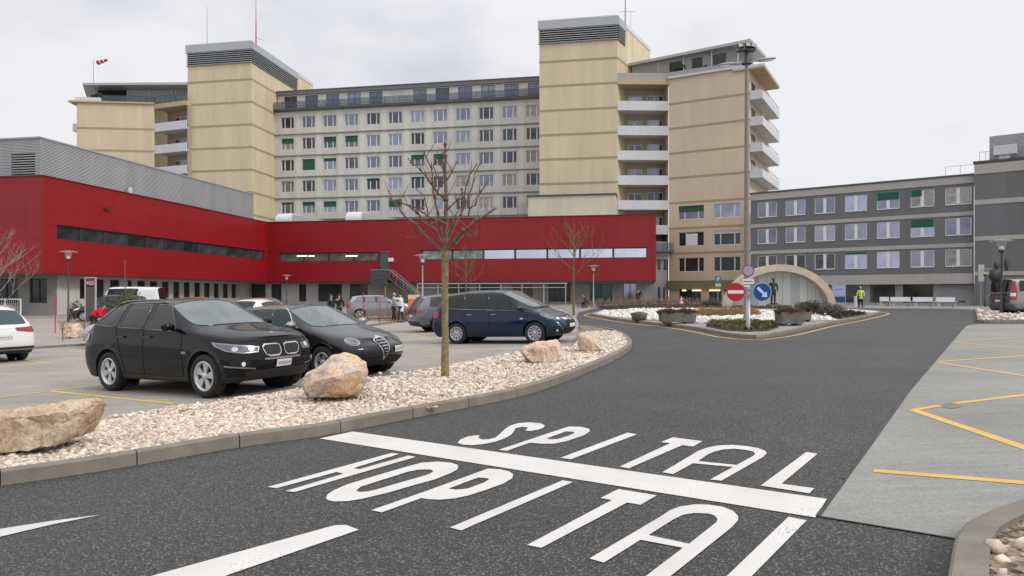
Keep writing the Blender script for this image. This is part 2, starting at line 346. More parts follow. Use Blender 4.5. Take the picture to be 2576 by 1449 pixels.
# kerb of the long gravel bed, walked away from the camera (bed on the left)
KB=[(-420,1283),(-200,1250),(0,1223.6),(170,1199),(345,1171),(603,1126),(812,1097),(980,1064),(1130,1035),(1300,1000),(1400,969),(1500,928),(1560,899),(1588,878),(1587,862),(1566,845),(1530,833),(1492,825),(1462,822)]
kb=[gp(*p) for p in KB]
kerb('kerb',kb,.14,.13,KERB,kind='structure')
KBs=smooth_line(kb,.5)
inner=offset([tuple(p) for p in KBs],.12)
LOTE=[(1462,828),(1440,871),(1290,886),(1180,909),(1060,932),(930,948),(744,978),(437,1021),(245,1054),(90,1084),(-120,1120),(-420,1166)]
lote=[gp(*p,.125) for p in LOTE]
bed=[tuple(p) for p in inner]+lote
GH=.105
zb_=lambda x,y: gz(x,y)+GH
sheet('gravel_bed',[bed],GRAVB,GH,uv=False,cell=1)
kerb('kerb',[p for p in lote],.115,.07,KERB,block=1.0,kind='structure')
# main road, wraps round the planted island
ROAD=[(-700,1700),(3500,1700),(2620,1100),(2500,790),(2462,778),(2380,776),(2200,775),(2000,768),(1700,766),(1480,773),(1455,790),(1462,822)]
roadw=[gp(*p) for p in ROAD]
roadw=[(-14,-3),(16,-3),(17.5,10),(21,18)]+[gp(*p) for p in [(2470,800),(2458,779),(2380,776.5),(2200,775.5),(2000,772),(1700,771),(1500,775),(1455,786),(1450,800)]]+[tuple(p) for p in KBs[::-1]]+[(-14,2.5)]
sheet('road',[roadw],ASPH,.004,uv=False)
# parking lot
lot=[p for p in lote[::-1]]+[gp(*p) for p in [(1448,800),(1200,788),(1041,805),(933,820),(870,829),(600,846),(230,869),(75,879),(0,890),(-250,925),(-420,950)]]
sheet('parking_lot',[lot],LOTM,.004,uv=False)
# beige strip and path behind the lot
sheet('gravel_path',[[(-420,950),(-250,925),(0,890),(75,879),(230,869),(600,846),(870,829),(933,820),(1041,805),(1200,788),(1200,782),(1037,791),(877,800),(600,806),(330,808),(140,802),(0,806),(-420,812)]],BEIGE,.008)
bk=[gp(*p) for p in [(-420,950),(-250,925),(0,890),(75,879),(230,869),(600,846),(870,829),(933,820),(1041,805)]]
kerb('kerb',bk[::-1],.10,.1,KERB,block=1.0,kind='structure')
# concrete parking pad on the right
PAD=[gp(*p) for p in [(2063,1303),(2200,1112),(2290,985),(2362,900),(2432,819),(2462,816)]]
pr=[gp(*p) for p in [(2462,818),(2576,816),(2760,812)]]
padw=PAD+pr[1:]+[(22,12),(14,6.4),gp(2600,1290),gp(2500,1325),gp(2428,1362)]
sheet('concrete_pad',[padw],CONC,.008,uv=False)
# dark joint along the pad
mb=MB()
for a,b in zip(PAD[:4],PAD[1:5]):
    a=Vector(a);b=Vector(b); n=int((b-a).length/.25)
    for i in range(n):
        p=a.lerp(b,i/n);q=a.lerp(b,(i+1)/n); d=(q-p).normalized(); w=random.uniform(.012,.05); s=Vector((-d.y,d.x))
        mb.add([(p.x,p.y,gz(*p)+.012),(q.x,q.y,gz(*q)+.012),(q.x+s.x*w,q.y+s.y*w,gz(*q)+.012),(p.x+s.x*w,p.y+s.y*w,gz(*p)+.012)],[(0,1,2,3)])
random.seed(77)
a=Vector(gp(2063,1304));b=Vector(gp(2428,1364))
for i in range(12):
    p=a.lerp(b,i/12);q=a.lerp(b,(i+1)/12); d=(q-p).normalized(); w=.02; s=Vector((-d.y,d.x))
    mb.add([(p.x,p.y,gz(*p)+.012),(q.x,q.y,gz(*q)+.012),(q.x+s.x*w,q.y+s.y*w,gz(*q)+.012),(p.x+s.x*w,p.y+s.y*w,gz(*p)+.012)],[(0,1,2,3)])
mb.build('tar_joint',mat('tar',(.022,.022,.024),rough=.5,var=.2),kind='structure')
# right-hand corner bed
KC=[(2576,1299),(2500,1325),(2428,1363),(2402,1400),(2391,1449),(2380,1520),(2376,1640)]
kc=[(16,6.9),gp(2700,1285)]+[gp(*p) for p in KC]
kerb('kerb',kc,.13,.17,KERB,block=.95,kind='structure')
ic=offset([tuple(p) for p in smooth_line(kc,.4)],.16)
bed2=[tuple(p) for p in ic]+[(9,0.5),(16,2)]
sheet('gravel_bed',[bed2],GRAVB,.09,uv=False)
# bed at the far end of the pad
KD=[gp(*p) for p in [(2452,780),(2458,806),(2470,813),(2576,812),(2760,808)]]
kerb('kerb',KD,.13,.14,KERB,block=1,kind='structure')
bed3=[tuple(p) for p in offset([tuple(q) for q in smooth_line(KD,.8)],.13)]+[gp(2760,790),gp(2480,788)]
sheet('gravel_bed',[bed3],GRAVB,.10,uv=False)
# ---- stones (nobody could count them)
CR=[(.72,.61,.50),(.78,.68,.58),(.64,.53,.43),(.56,.43,.34),(.82,.75,.67),(.70,.60,.51),(.44,.34,.26),(.40,.36,.33),(.72,.57,.44),(.60,.50,.43)]
near=[p for p in bed]
def split(bed,y0,y1): 
    return lambda x,y: y0<=y<y1
def bedpart(y0,y1,cnt,size):
    # keep only stones whose depth lies in the slice
    ys=[(p[0],min(max(p[1],y0),y1)) for p in bed]
    return stones('gravel',[p for p in ys],cnt,size,STONE,CR,lambda x,y: gz(x,y)+GH,label='cream and pink gravel filling the long bed beside the road',cat='gravel',kind='stuff')
bedpart(5.0,9.5,19000,(.012,.028))
bedpart(5.0,9.5,1800,(.027,.045))
bedpart(9.5,14,10500,(.016,.034))
bedpart(9.5,14,1200,(.034,.054))
bedpart(14,26,9000,(.026,.055))
stones('gravel',bed2,2600,(.03,.065),STONE,[tuple(min(1,q*1.0) for q in c) for c in CR],lambda x,y: gz(x,y)+.09,label='coarse cream gravel in the kerbed corner bed at lower right',cat='gravel',kind='stuff')
stones('gravel',bed3,900,(.05,.11),STONE,CR,lambda x,y: gz(x,y)+.1,label='pale gravel in front of the van',cat='gravel',kind='stuff')
# ================================================================== road paint
A2=lambda x,y: ((1000+x/1.9815)/1.4907,(1500+y/1.9815)/1.4907)
A3=lambda x,y: ((2200+x/1.9815)/1.4907,(1500+y/1.9815)/1.4907)
def M2(*p): return [A2(*q) for q in p]
def M3(*p): return [A3(*q) for q in p]
Z=.010
paint=[
('H',[M2((5,655),(930,400),(985,408),(645,514),(690,522),(1050,420),(1110,430),(208,692),(140,685),(572,556),(520,543),(75,663))]),
('O',[(M2((440,735),(452,710),(500,678),(600,635),(820,568),(1050,500),(1150,474),(1270,465),(1370,474),(1415,488),(1424,505),(1415,525),(1370,550),(1250,598),(1080,645),(900,698),(700,745),(600,761),(500,763),(452,752)),M2((665,682),(690,692),(740,690),(800,678),(1000,620),(1190,565),(1232,545),(1238,533),(1215,524),(1130,525),(1050,541),(800,620),(700,652)))]),
('P',[(M2((778,828),(1200,680),(1645,517),(1740,524),(1805,540),(1832,562),(1825,590),(1760,628),(1620,680),(1500,718),(1400,740),(1290,750),(1200,746),(1150,738),(855,845)),M2((1350,667),(1405,676),(1490,668),(1620,620),(1652,600),(1640,590),(1572,584)))]),
('I',[M2((1360,958),(1446,979),(2277,618),(2200,605))]),
('T',[M3((102,738),(235,671),(522,718),(400,788),(300,772),(-338,1110),(-443,1089),(190,752))]),
('A',[(M3((20,1190),(560,870),(620,828),(700,800),(800,786),(900,787),(1010,803),(1085,832),(1125,872),(1125,905),(1080,955),(640,1308),(560,1372),(400,1352),(715,1110),(400,1050),(127,1221)),M3((460,1015),(760,1080),(965,918),(972,895),(950,868),(900,853),(800,850),(720,862),(640,900)))]),
('L',[M3((1500,878),(1635,905),(1150,1400),(960,1400))]),
('S',[M2((1418,325),(1440,300),(1500,276),(1570,267),(1582,272),(1572,288),(1600,300),(1650,299),(1700,285),(1730,262),(1770,222),(1815,194),(1870,178),(1950,172),(2030,178),(2067,193),(2060,210),(2020,226),(1958,237),(1922,233),(1942,214),(1925,207),(1890,206),(1850,215),(1838,238),(1818,264),(1770,291),(1700,316),(1620,333),(1530,342),(1458,339))]),
('P',[(M2((1722,378),(2245,203),(2340,206),(2395,220),(2403,238),(2360,268),(2230,312),(2130,332),(2040,331),(1955,324),(1785,384)),M2((2080,292),(2100,299),(2160,298),(2250,270),(2287,252),(2280,242),(2222,240)))]),
('I',[M3((-195,437),(-118,448),(374,262),(305,249))]),
('T',[M3((551,320),(640,284),(860,313),(790,353),(712,342),(312,516),(244,503),(622,328))]),
('A',[(M3((563,545),(830,385),(900,360),(980,345),(1080,341),(1180,349),(1270,364),(1325,384),(1338,402),(1310,432),(1002,608),(918,600),(1088,506),(790,478),(642,559)),M3((828,462),(1115,491),(1225,430),(1252,410),(1240,392),(1180,378),(1100,370),(1020,374),(950,390),(900,412)))]),
('L',[M3((1293,645),(1632,394),(1716,407),(1448,631),(1692,665),(1655,703))]),
]
# the marking read as two words divided by the bar
words={'HOPITAL':paint[:7],'SPITAL':paint[7:]}
for w_,(lab) in (('HOPITAL','white painted word HOPITAL on the asphalt, nearer of the two words'),('SPITAL','white painted word SPITAL on the asphalt beyond the white bar')):
    root=empty('road_lettering',(*gp(1500,1180 if w_=='HOPITAL' else 1150),.4),0,lab,'road marking','white lettering on the road')
    root.matrix_world=Matrix(); WM[root.name]=Matrix()
    for nm,pl in words[w_]:
        o=sheet('letter',pl,WPAINT,Z,kind='thing'); par(o,root)
        del o['kind']
sheet('stop_bar',[[A2(393,292),A2(640,240),A3(1786,745),A3(1700,883)]],WPAINT,Z,kind=None,label='wide white painted bar between the two painted words',cat='road marking')
sheet('road_arrow',[[(300,1480),(395,1449),(841,1325),(870,1324),(903,1336),(889,1341),(577,1449),(500,1480)]],WPAINT,Z,kind=None,label='broad white painted wedge at the bottom edge, pointing away',cat='road marking')
sheet('road_arrow',[[(-150,1366),(0,1334),(126,1314),(253,1298),(130,1323),(0,1353.5),(-150,1390)]],WPAINT,Z,kind=None,label='thin white painted sliver on the asphalt at lower left',cat='road marking')
def yl(p,q,w,mt,lab,dz=.012,name='bay_line',grp='yellow parking bay lines'):
    a=Vector(gp(*p));b=Vector(gp(*q)); d=(b-a).normalized(); s=Vector((-d.y,d.x))*w/2
    return sheet(name,[[tuple(a+s),tuple(b+s),tuple(b-s),tuple(a-s)]],mt,dz,uv=False,kind=None,label=lab,cat='road marking',group=grp)
for p,q,w,l_ in [((2198,1187),(2640,1223),.11,'yellow line across the concrete pad, nearest the camera'),
 ((2296,1033),(2640,1150),.12,'yellow line on the pad, lower arm of the big nearest V'),
 ((2400,1017),(2640,988),.11,'yellow line on the pad, upper arm of the nearest V beyond the patched crack'),
 ((2300,1033),(2368,1022),.10,'short yellow stub at the tip of the nearest V on the pad'),
 ((2360,913),(2640,957),.10,'yellow line on the pad, lower arm of the middle V'),
 ((2362,911),(2640,892),.10,'yellow line on the pad, upper arm of the middle V'),
 ((2398,862),(2640,884),.09,'thin yellow line on the pad, lower arm of the third V'),
 ((2404,861),(2640,844),.08,'thin yellow line on the pad, upper arm of the third V'),
 ((2425,834),(2640,842),.07,'farthest thin yellow line on the pad, below the gravel kerb')]: yl(p,q,w,YPAINT,l_)
YLOT=paint_mat('lot_yellow_paint',(.68,.52,.07),(.30,.27,.22),.63)
lotl=[((126,985),(437,1016.5),.10,YLOT,'bright yellow bay line ending at the gravel bed beside the black sport utility car'),
 ((-150,1022),(124,985),.10,YPALE,'faded yellow bay line at the left edge, behind the flat boulder'),
 ((130,984),(262,968),.10,YLOT,'yellow bay line running under the black sport utility car'),
 ((-150,944),(128,913.5),.11,YPALE,'faded yellow line left of the black sport utility car, joining a diagonal'),
 ((132,913.5),(232,904),.11,YPALE,'faded yellow line touching the tail of the black sport utility car'),
 ((61,905.5),(126,914),.11,YPALE,'short faded yellow diagonal behind the white car'),
 ((161,877.5),(240,886),.11,YPALE,'short faded yellow line by the bare shrubs'),
 ((1006,838),(1094,852),.12,YPALE,'faded yellow diagonal to the left of the tree trunk'),
 ((1030,880),(1108,871),.11,YPALE,'faded yellow line just behind the blue van left of the trunk'),
 ((1012,899.5),(1208,900.5),.11,YPALE,'long faded yellow line passing behind the tree trunk'),
 ((1220,881.5),(1300,881.5),.10,YPALE,'faint yellow line under the blue van')]
for p,q,w,m_,l_ in lotl: yl(p,q,w,m_,l_,dz=.009)
# asphalt patch on the pad
sheet('crack_patch',[[(2366,1020),(2385,1016),(2402,1018),(2420,1024),(2400,1030),(2375,1028)]],mat('patch',(.185,.19,.185),rough=.9,var=.2,vs=8),.0125,kind='structure')
# ================================================================== planted island in the road
IS=[(1468,794),(1500,801),(1560,811),(1700,828),(1800,848),(1842,853),(1880,855),(1925,855),(1960,851),(2010,843),(2100,821),(2180,805),(2232,792),(2228,787),(2150,780),(2060,776),(1900,774),(1700,775),(1560,780),(1490,787)]
isw=[gp(*p) for p in IS]
isc=smooth_line(isw+[isw[0]],.6)[:-1]
def shrink(P,w):
    n=len(P);out=[]
    for i in range(n):
        a=Vector(P[i-1][:2]);b=Vector(P[(i+1)%n][:2]);d=(b-a).normalized();out.append((P[i][0]-d.y*w,P[i][1]+d.x*w))
    return out
# yellow line and kerb round it (island is on the left when walked in this order)
outer=[tuple(p) for p in isc]; y1=shrink(outer,.10)
sheet('edge_line',[(outer,y1)],YPAINT,.009,uv=False,kind=None,label='yellow edge line painted round the planted island',cat='road marking')
k0=shrink(outer,.45); kerb('kerb',k0+[k0[0]],.12,.14,KERB,block=1.2,kind='structure')
i0=shrink(outer,.58)
sheet('island_ground',[i0],mat('island_concrete',(.27,.25,.22),rough=.9,var=.15,bump=.3),.118,uv=False)
def isl(name,pts,m,dz,**t): return sheet(name,[pts],m,dz,**t)
isl('white_gravel_bed',[(1496,794),(1530,802),(1640,812),(1760,822),(1800,818),(1990,816),(2110,813),(2080,800),(2000,792),(1900,786),(1800,781),(1600,781),(1520,786)],GRAVW,.135)
isl('white_gravel_bed',[(2100,780),(2215,789),(2195,793),(2105,786)],GRAVW,.14)
isl('soil_bed',[(2012,802),(2110,810),(2185,797),(2105,786),(2030,780),(1990,786)],SOIL,.15)
isl('soil_bed',[(1790,815),(1775,830),(1830,841),(1880,844),(1930,842),(1960,832),(1950,818),(1880,813)],SOIL,.14)
gw=[gp(*p) for p in [(1500,794),(1530,801),(1640,811),(1760,821),(1800,818),(1990,815),(2100,812),(2070,800),(2000,792),(1900,786),(1800,782),(1600,782),(1520,787)]]
WS=[(.78,.76,.72),(.68,.66,.62),(.85,.83,.8),(.55,.54,.52)]
stones('white_gravel',gw,6000,(.05,.13),STONE,WS,lambda x,y: gz(x,y)+.135,label='white pebbles spread over the planted island',cat='gravel',kind='stuff')
# ================================================================== facades
class Fr:
    def __init__(s,o,e): s.o=Vector(o); s.e=Vector(e).normalized(); s.n=Vector((s.e.y,-s.e.x)); s.rz=math.atan2(s.e.y,s.e.x)
    def P(s,t,o,z): return Vector((s.o.x+s.e.x*t+s.n.x*o,s.o.y+s.e.y*t+s.n.y*o,z))
    def xy(s,t,o=0): p=s.P(t,o,0); return (p.x,p.y)
    def t(s,u,o=0):
        k=(u-CX)/F; ox,oy=s.xy(0,o); return (k*oy-ox)/(s.e.x-k*s.e.y)
    def z(s,u,v,o=0): p=s.P(s.t(u,o),o,0); return EYE+(HY-v)/F*p.y
def fbox(mb,fr,t0,t1,o0,o1,z0,z1):
    return mb.prism([fr.xy(t0,o0),fr.xy(t1,o0),fr.xy(t1,o1),fr.xy(t0,o1)],z0,z1)
def wall(mb,fr,t0,t1,z0,z1,ops,o=0,rev=.25,thick=None):
    """wall sheet with real openings and reveals; ops = [(a,b,c,d)] in t,z"""
    T=sorted({t0,t1,*[q for p in ops for q in p[:2]]}); Zs=sorted({z0,z1,*[q for p in ops for q in p[2:]]})
    T=[x for x in T if t0<=x<=t1]; Zs=[x for x in Zs if z0<=x<=z1]
    for a,b in zip(T[:-1],T[1:]):
        if b-a<1e-6: continue
        run=None
        for c,d in zip(Zs[:-1],Zs[1:]):
            m=((a+b)/2,(c+d)/2); hole=any(p[0]<m[0]<p[1] and p[2]<m[1]<p[3] for p in ops)
            if hole:
                if run: mb.add([fr.P(a,o,run[0]),fr.P(b,o,run[0]),fr.P(b,o,run[1]),fr.P(a,o,run[1])],[(0,1,2,3)]); run=None
            else: run=(run[0],d) if run else (c,d)
        if run: mb.add([fr.P(a,o,run[0]),fr.P(b,o,run[0]),fr.P(b,o,run[1]),fr.P(a,o,run[1])],[(0,1,2,3)])
    for a,b,c,d in ops:
        i=o-rev
        mb.add([fr.P(a,o,c),fr.P(b,o,c),fr.P(b,o,d),fr.P(a,o,d),fr.P(a,i,c),fr.P(b,i,c),fr.P(b,i,d),fr.P(a,i,d)],[(0,4,5,1),(1,5,6,2),(2,6,7,3),(3,7,4,0)])
WC={}
def wmesh(key,fn,m):
    if key not in WC:
        mb=MB(); fn(mb); me=bpy.data.meshes.new(key[0]); me.from_pydata(mb.v,[],mb.f); me.update(); me.materials.append(m); WC[key]=me
    return WC[key]
def mobj(name,me,parent,M,**t):
    o=bpy.data.objects.new(name,me); COL.objects.link(o); WM[o.name]=M.copy()
    if parent is not None:
        o.parent=parent; o.matrix_parent_inverse=WM[parent.name].inverted()
    o.matrix_world=M; o.matrix_basis=M   # parent inverse cancels the parent
    return tag(o,t.get('label'))
def window(parent,fr,t,z,w,h,mull,fm,pm,depth=.14,o=0,fw=.06,blind=0,bm_=None,wide=.08,half=False,shade=0,name='window'):
    """t,z = lower left corner of the opening; mull = fractions of the width"""
    M=Matrix.Translation(fr.P(t,o-depth,z))@Matrix.Rotation(fr.rz,4,'Z')
    def fn(mb):
        e=.004
        mb.box((w/2,0,fw/2+e),(w-2*e,.07,fw)); mb.box((w/2,0,h-fw/2-e),(w-2*e,.07,fw))
        for x in (fw/2+e,w-fw/2-e): mb.box((x,0,h/2),(fw,.07,h-2*fw-2*e))
        for q in mull: mb.box((w*q,-.012,h/2),(wide,.08,h-2*fw-2*e))
        if name!='shop_window': mb.box((w/2,-.07,-.012),(w-.02,.2,.02))
    f=mobj(name,wmesh((name,round(w,3),round(h,3),tuple(mull),fm.name,wide),fn,fm),parent,M)
    p=mobj('pane',wmesh(('pane',round(w,3),round(h,3),pm.name,0,0),lambda mb: mb.box((w/2,.012,h/2),(w-.03,.012,h-.03)),pm),f,M)
    if blind:
        bw=w*(.5 if half else 1)
        def fb(mb):
            H=h*blind; n=max(1,int(H/.09))
            for i in range(n): mb.box((bw/2,-.075,h-(i+.5)*H/n),(bw-.1,.02+.006*(i%2),H/n-.004))
            mb.box((bw/2,-.075,h-H-.015),(bw-.08,.035,.03))
        mobj('blind',wmesh(('blind',round(w,3),round(h,3),bm_.name,blind,half),fb,bm_),f,M)
    return f
# ---- materials
A1=math.atan2(-.187,.982); A2a=math.atan2(-.498,.867); A3a=math.atan2(-.6073,.7944)
TAN=panel('beige_cladding',(.64,.535,.37),A1,1.45,3.24,joint=.86,jw=.02,var=.03,big=(.90,1.05))
TAN2=panel('beige_cladding_wing',(.62,.51,.375),A2a,1.45,3.24,joint=.93,jw=.012,var=.02)
TANP=mat('beige_render',(.47,.37,.24),rough=.75,var=.05,vs=.6,bump=.1,bs=8)
OLIVE=mat('olive_joint',(.36,.30,.185),rough=.7,var=.05)
CREAM=panel('cream_cladding',(.62,.55,.42),A1,2.0,9,joint=.9,jw=.012)
GREYW=mat('grey_concrete_facade',(.585,.58,.54),rough=.8,var=.06,vs=.7,stain=.08,bump=.15,bs=6)
GREYP=mat('facade_pilaster',(.64,.62,.565),rough=.8,var=.06,vs=.7,stain=.06)
DGREY=mat('dark_grey_metal',(.07,.075,.08),rough=.5,var=.08)
MGREY=mat('mid_grey_metal',(.22,.225,.235),rough=.5,metal=.2,var=.05)
LOUV=mat('louvre_blade',(.36,.375,.385),rough=.45,metal=.35,var=.06)
BLK=mat('black_void',(.012,.013,.014),rough=.9)
WHT=mat('white_frame',(.74,.74,.76),rough=.5)
WHC=mat('white_concrete',(.62,.62,.64),rough=.7,var=.05,stain=.08)
LCON=mat('light_concrete_band',(.42,.40,.37),rough=.85,var=.07,stain=.08)
GRN=mat('green_blind',(.012,.10,.058),rough=.75,var=.08)
GLS=mat('window_glass',(.19,.21,.26),rough=.08,metal=.7,rnd=.7,var=.25,vs=.7)
GLS2=mat('window_glass_lavender',(.29,.31,.40),rough=.08,metal=.8,rnd=.4,var=.2,vs=.5)
GCU=mat('window_with_curtain',(.30,.29,.27),rough=.2,metal=.25,rnd=.25,var=.35,vs=2.5)
GLDK=mat('window_dim_room',(.07,.075,.08),rough=.1,metal=.5,rnd=.6,var=.4,vs=2)
GLD=mat('dark_glass',(.035,.045,.042),rough=.08,metal=.3,rnd=.4,var=.4,vs=.6)
GLT=mat('railing_glass',(.10,.13,.16),rough=.1,metal=.5,alpha=.42)
CORR=panel('corrugated_sheet',(.40,.405,.42),A1,1.1,60,joint=.97,jw=.008,wave=2.6,rough=.4,spec=.5)
RED=panel('red_cladding',(.27,.0085,.014),A1,3.1,1.12,joint=.62,jw=.022,rough=.40,var=.035,spec=.4,zoff=.7,big=(.93,1.05))
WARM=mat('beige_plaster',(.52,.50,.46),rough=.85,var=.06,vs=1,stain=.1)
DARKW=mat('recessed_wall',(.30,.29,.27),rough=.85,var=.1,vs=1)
GCL=panel('grey_cladding',(.15,.152,.16),A3a,2.4,60,joint=.75,jw=.015,rough=.55,var=.04)
RAILM=mat('rail_metal',(.35,.36,.37),rough=.4,metal=.6)
ZINC=mat('zinc',(.42,.44,.45),rough=.45,metal=.3,var=.06)
# ================================================================== HOSPITAL TOWER BLOCK
HB=empty('hospital_building',(0,105,0),0,'tall beige and grey hospital block with two blind towers, tiers of windows and white balconies','hospital')
def bpart(mb,name,m,parent=None,**t): return mb.build(name,m,parent or HB,**t)
E1=(.982,-.187); E2=(.867,-.498); BK=(.153,.988)
FL=[26.05-3.24*k for k in range(8)]
# ---- ward facade
FC=Fr(((690-CX)/F*109.3,109.3),E1); tE=FC.t(1362)
t0=FC.t(707.6); t1=FC.t(1324); sp_=(t1-t0)/11; ww=2.05; wh=1.68
ops=[]; rows=[FL[k]+1.05 for k in range(6)]
for z in rows:
    for i in range(12):
        if t0+i*sp_+ww<tE+.5: ops.append((t0+i*sp_,t0+i*sp_+ww,z,z+wh))
mb=MB(); wall(mb,FC,-.6,tE+1,0,29.55,ops,rev=.3); bpart(mb,'ward_wall',GREYW)
for i in range(11):
    a=t0+i*sp_+ww+.28; mb=MB()
    fbox(mb,FC,a,t0+(i+1)*sp_-.28,.003,.05,FL[5],29.3)
    bpart(mb,'pilaster',GREYP)
for k in range(6): mb=MB(); fbox(mb,FC,-.3,tE,.003,.16,FL[k]-.02,FL[k]+.13); bpart(mb,'floor_ledge',mat('ledge_shade',(.22,.21,.20),rough=.8,var=.05))  # ledge colour darkened to carry the shadow line under each slab lip
blinds={(1,0):.42,(1,2):.42,(1,3):.48,(2,1):.98,(2,2):.22,(2,6):.36,(2,7):.4,(3,4):.18,(3,6):.1,(4,1):.3,(4,2):.45,(4,5):.6,(4,0):.12}
for r,z in enumerate(rows):
    for i in range(12):
        window(HB,FC,t0+i*sp_,z,ww,wh,(.27,.73),WHT,random.choice([GLS,GLS,GLS,GLS,GCU,GLDK]),depth=.2,blind=blinds.get((r,i),0),bm_=GRN,wide=.13,fw=.05)
# attic storey
mb=MB(); fbox(mb,FC,-.8,tE,-3,.55,29.66,30.02); bpart(mb,'terrace_slab',DGREY)
aops=[(t0+i*sp_+.1,t0+i*sp_+ww+.15,30.06,32.15) for i in range(12)]
mb=MB(); wall(mb,FC,.2,tE,30.02,32.3,aops,o=-.75,rev=.2); bpart(mb,'attic_wall',GREYP)
for i,(a,b,c,d) in enumerate(aops):
    window(HB,FC,a,c,b-a,d-c,(.5,),mat('slate_frame',(.16,.18,.20),rough=.5) if i not in(5,) else WHT,GLS if i!=5 else WHC,depth=.10,o=-.75,wide=.09,name='terrace_door')
mb=MB(); fbox(mb,FC,-.4,tE,-4,-.45,32.31,32.85); fbox(mb,FC,-.4,tE,-4,-.35,32.852,32.95); bpart(mb,'attic_roof',mat('roof_fascia',(.16,.165,.17),rough=.6,var=.05))
def railing(fr,a,b,o,z,h,m,gm,step,name='terrace_railing',parent=None,glass=True,k=2):
    mb=MB(); n=max(1,round((b-a)/step))
    for i in range(n+1): fbox(mb,fr,a+(b-a)*i/n-.03,a+(b-a)*i/n+.03,o-.02,o+.02,z,z+h)
    fbox(mb,fr,a,b,o-.03,o+.03,z+h,z+h+.05)
    for j in range(k): fbox(mb,fr,a,b,o-.012,o+.012,z+h*(j+.5)/k,z+h*(j+.5)/k+.02)
    r=bpart(mb,name,m,parent)
    if glass:
        mb=MB(); fbox(mb,fr,a+.03,b-.03,o+.022,o+.03,z+.05,z+h-.05); mb.build('glass_panel',gm,r)
    return r
railing(FC,-.7,tE,.45,30.02,.95,DGREY,GLT,2.35)
# ---- towers
def tower(K,uL,depth,side,lside,name,bands):
    fr=Fr(K,E1); tl=fr.t(uL); s=Vector(side).normalized()
    a=fr.xy(tl);b=fr.xy(0); c=(b[0]+s.x*depth,b[1]+s.y*depth); d=(a[0]+s.x*depth,a[1]+s.y*depth)
    mb=MB(); mb.prism([a,b,c,d],0,38.0); tw=bpart(mb,name,TAN)
    fs=Fr(b,side)          # right-hand face, outward normal to the right
    mb=MB()
    for z in bands:
        if z<35: fbox(mb,fr,tl-.02,.02,.003,.035,z+.04,z+.30); 
        if z<35: fbox(mb,fs,.0,depth,.003,.035,z+.04,z+.30)
    mb.build('joint_bands',OLIVE,tw)
    # louvre crown
    mb=MB(); z=35.15; i=0
    fbox(mb,fr,tl-.12,.12,.005,.10,35.0,35.1)
    mv=MB(); fbox(mv,fr,tl-.02,.05,.004,.03,35.1,36.9); fbox(mv,fs,0,lside,.004,.03,35.1,36.9)
    while z<36.9:
        for f_,x0,x1 in ((fr,tl-.14,.14),(fs,-.0,lside)):
            q=[f_.P(x0,.04,z),f_.P(x1,.04,z),f_.P(x1,.22,z-.10),f_.P(x0,.22,z-.10)]
            q2=[p+Vector((0,0,.085)) for p in q]
            mb.add(q+q2,[(3,2,1,0),(4,5,6,7),(0,1,5,4),(1,2,6,5),(2,3,7,6),(3,0,4,7)])
        z+=.29
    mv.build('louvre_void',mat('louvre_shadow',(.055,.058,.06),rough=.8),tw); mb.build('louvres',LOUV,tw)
    mb=MB(); fbox(mb,fr,tl-.18,.18,-.3,.26,36.95,37.95); fbox(mb,fs,-.02,lside,.0,.24,36.95,37.95); mb.build('crown_panel',ZINC,tw)
    mb=MB(); fbox(mb,fs,lside+.01,depth,-.2,.08,37.6,38.12); mb.build('roof_trim',WHC,tw); mb=MB(); fbox(mb,fr,tl-.2,.2,-.35,.28,37.96,38.14);mb.build('roof_trim',WHC,tw)
    return tw,fr,fs
K1=((633-CX)/F*102.5,102.5); K2=((1553-CX)/F*93.3,93.3)
bz=[32.5,29.26,26.02,22.78,19.54,16.3,13.06,9.8]
tw1,FT1,FS1=tower(K1,472,20.5,BK,14.5,'tower',bz)
tw1['label']='left beige tower'
tw2,FT2,FS2=tower(K2,1357,13.8,(.54,.99),2.9,'tower',bz)
tw2['label']='right beige tower'
mb=MB(); fbox(mb,FS1,10.2,11.0,.0,.05,33.2,33.8); fbox(mb,FS1,13.6,14.3,0,.3,31.9,32.4); mb.build('vent',DGREY,tw1)
# dark slot between tower and wards
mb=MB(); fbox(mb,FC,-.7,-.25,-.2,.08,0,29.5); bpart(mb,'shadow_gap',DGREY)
# ---- balcony bay right of the right tower
PB=((1683-CX)/F*93.5,93.5)
FB=Fr(K2,(PB[0]-K2[0],PB[1]-K2[1])); wb=(Vector(PB)-Vector(K2)).length
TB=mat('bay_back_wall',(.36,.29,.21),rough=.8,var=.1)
def bay(fr,w,floors,wins,z_top,o_back=-2.4,low=0):
    mb=MB(); ops=[]
    for z in floors:
        for a,b,c,d in wins: ops.append((a*w,b*w,z+c,z+d))
    wall(mb,fr,0,w,low,z_top,ops,o=o_back,rev=.15)
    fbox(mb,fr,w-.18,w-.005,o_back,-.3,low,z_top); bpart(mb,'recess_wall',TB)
    for (a,b,c,d) in ops: window(HB,fr,a,c,b-a,d-c,(.45,),WHT,GLS,depth=.08,o=o_back,wide=.10,fw=.07,name='balcony_door')
    for z in floors:
        mb=MB(); fbox(mb,fr,.03,w-.03,o_back,-.03,z-.22,z); fbox(mb,fr,.02,w-.02,-.14,.0,z-.24,z+.98); bpart(mb,'balcony',WHC)
bay(FB,wb,FL[:7],[(.66,.97,.1,2.35),(.28,.56,.35,2.2)],29.6)
mb=MB(); fbox(mb,FB,-.05,wb+.1,-2.6,.05,29.2,29.85); bpart(mb,'roof_edge',TANP)
mb=MB(); fbox(mb,FB,0,wb,-2.6,-.05,29.86,30.35); 
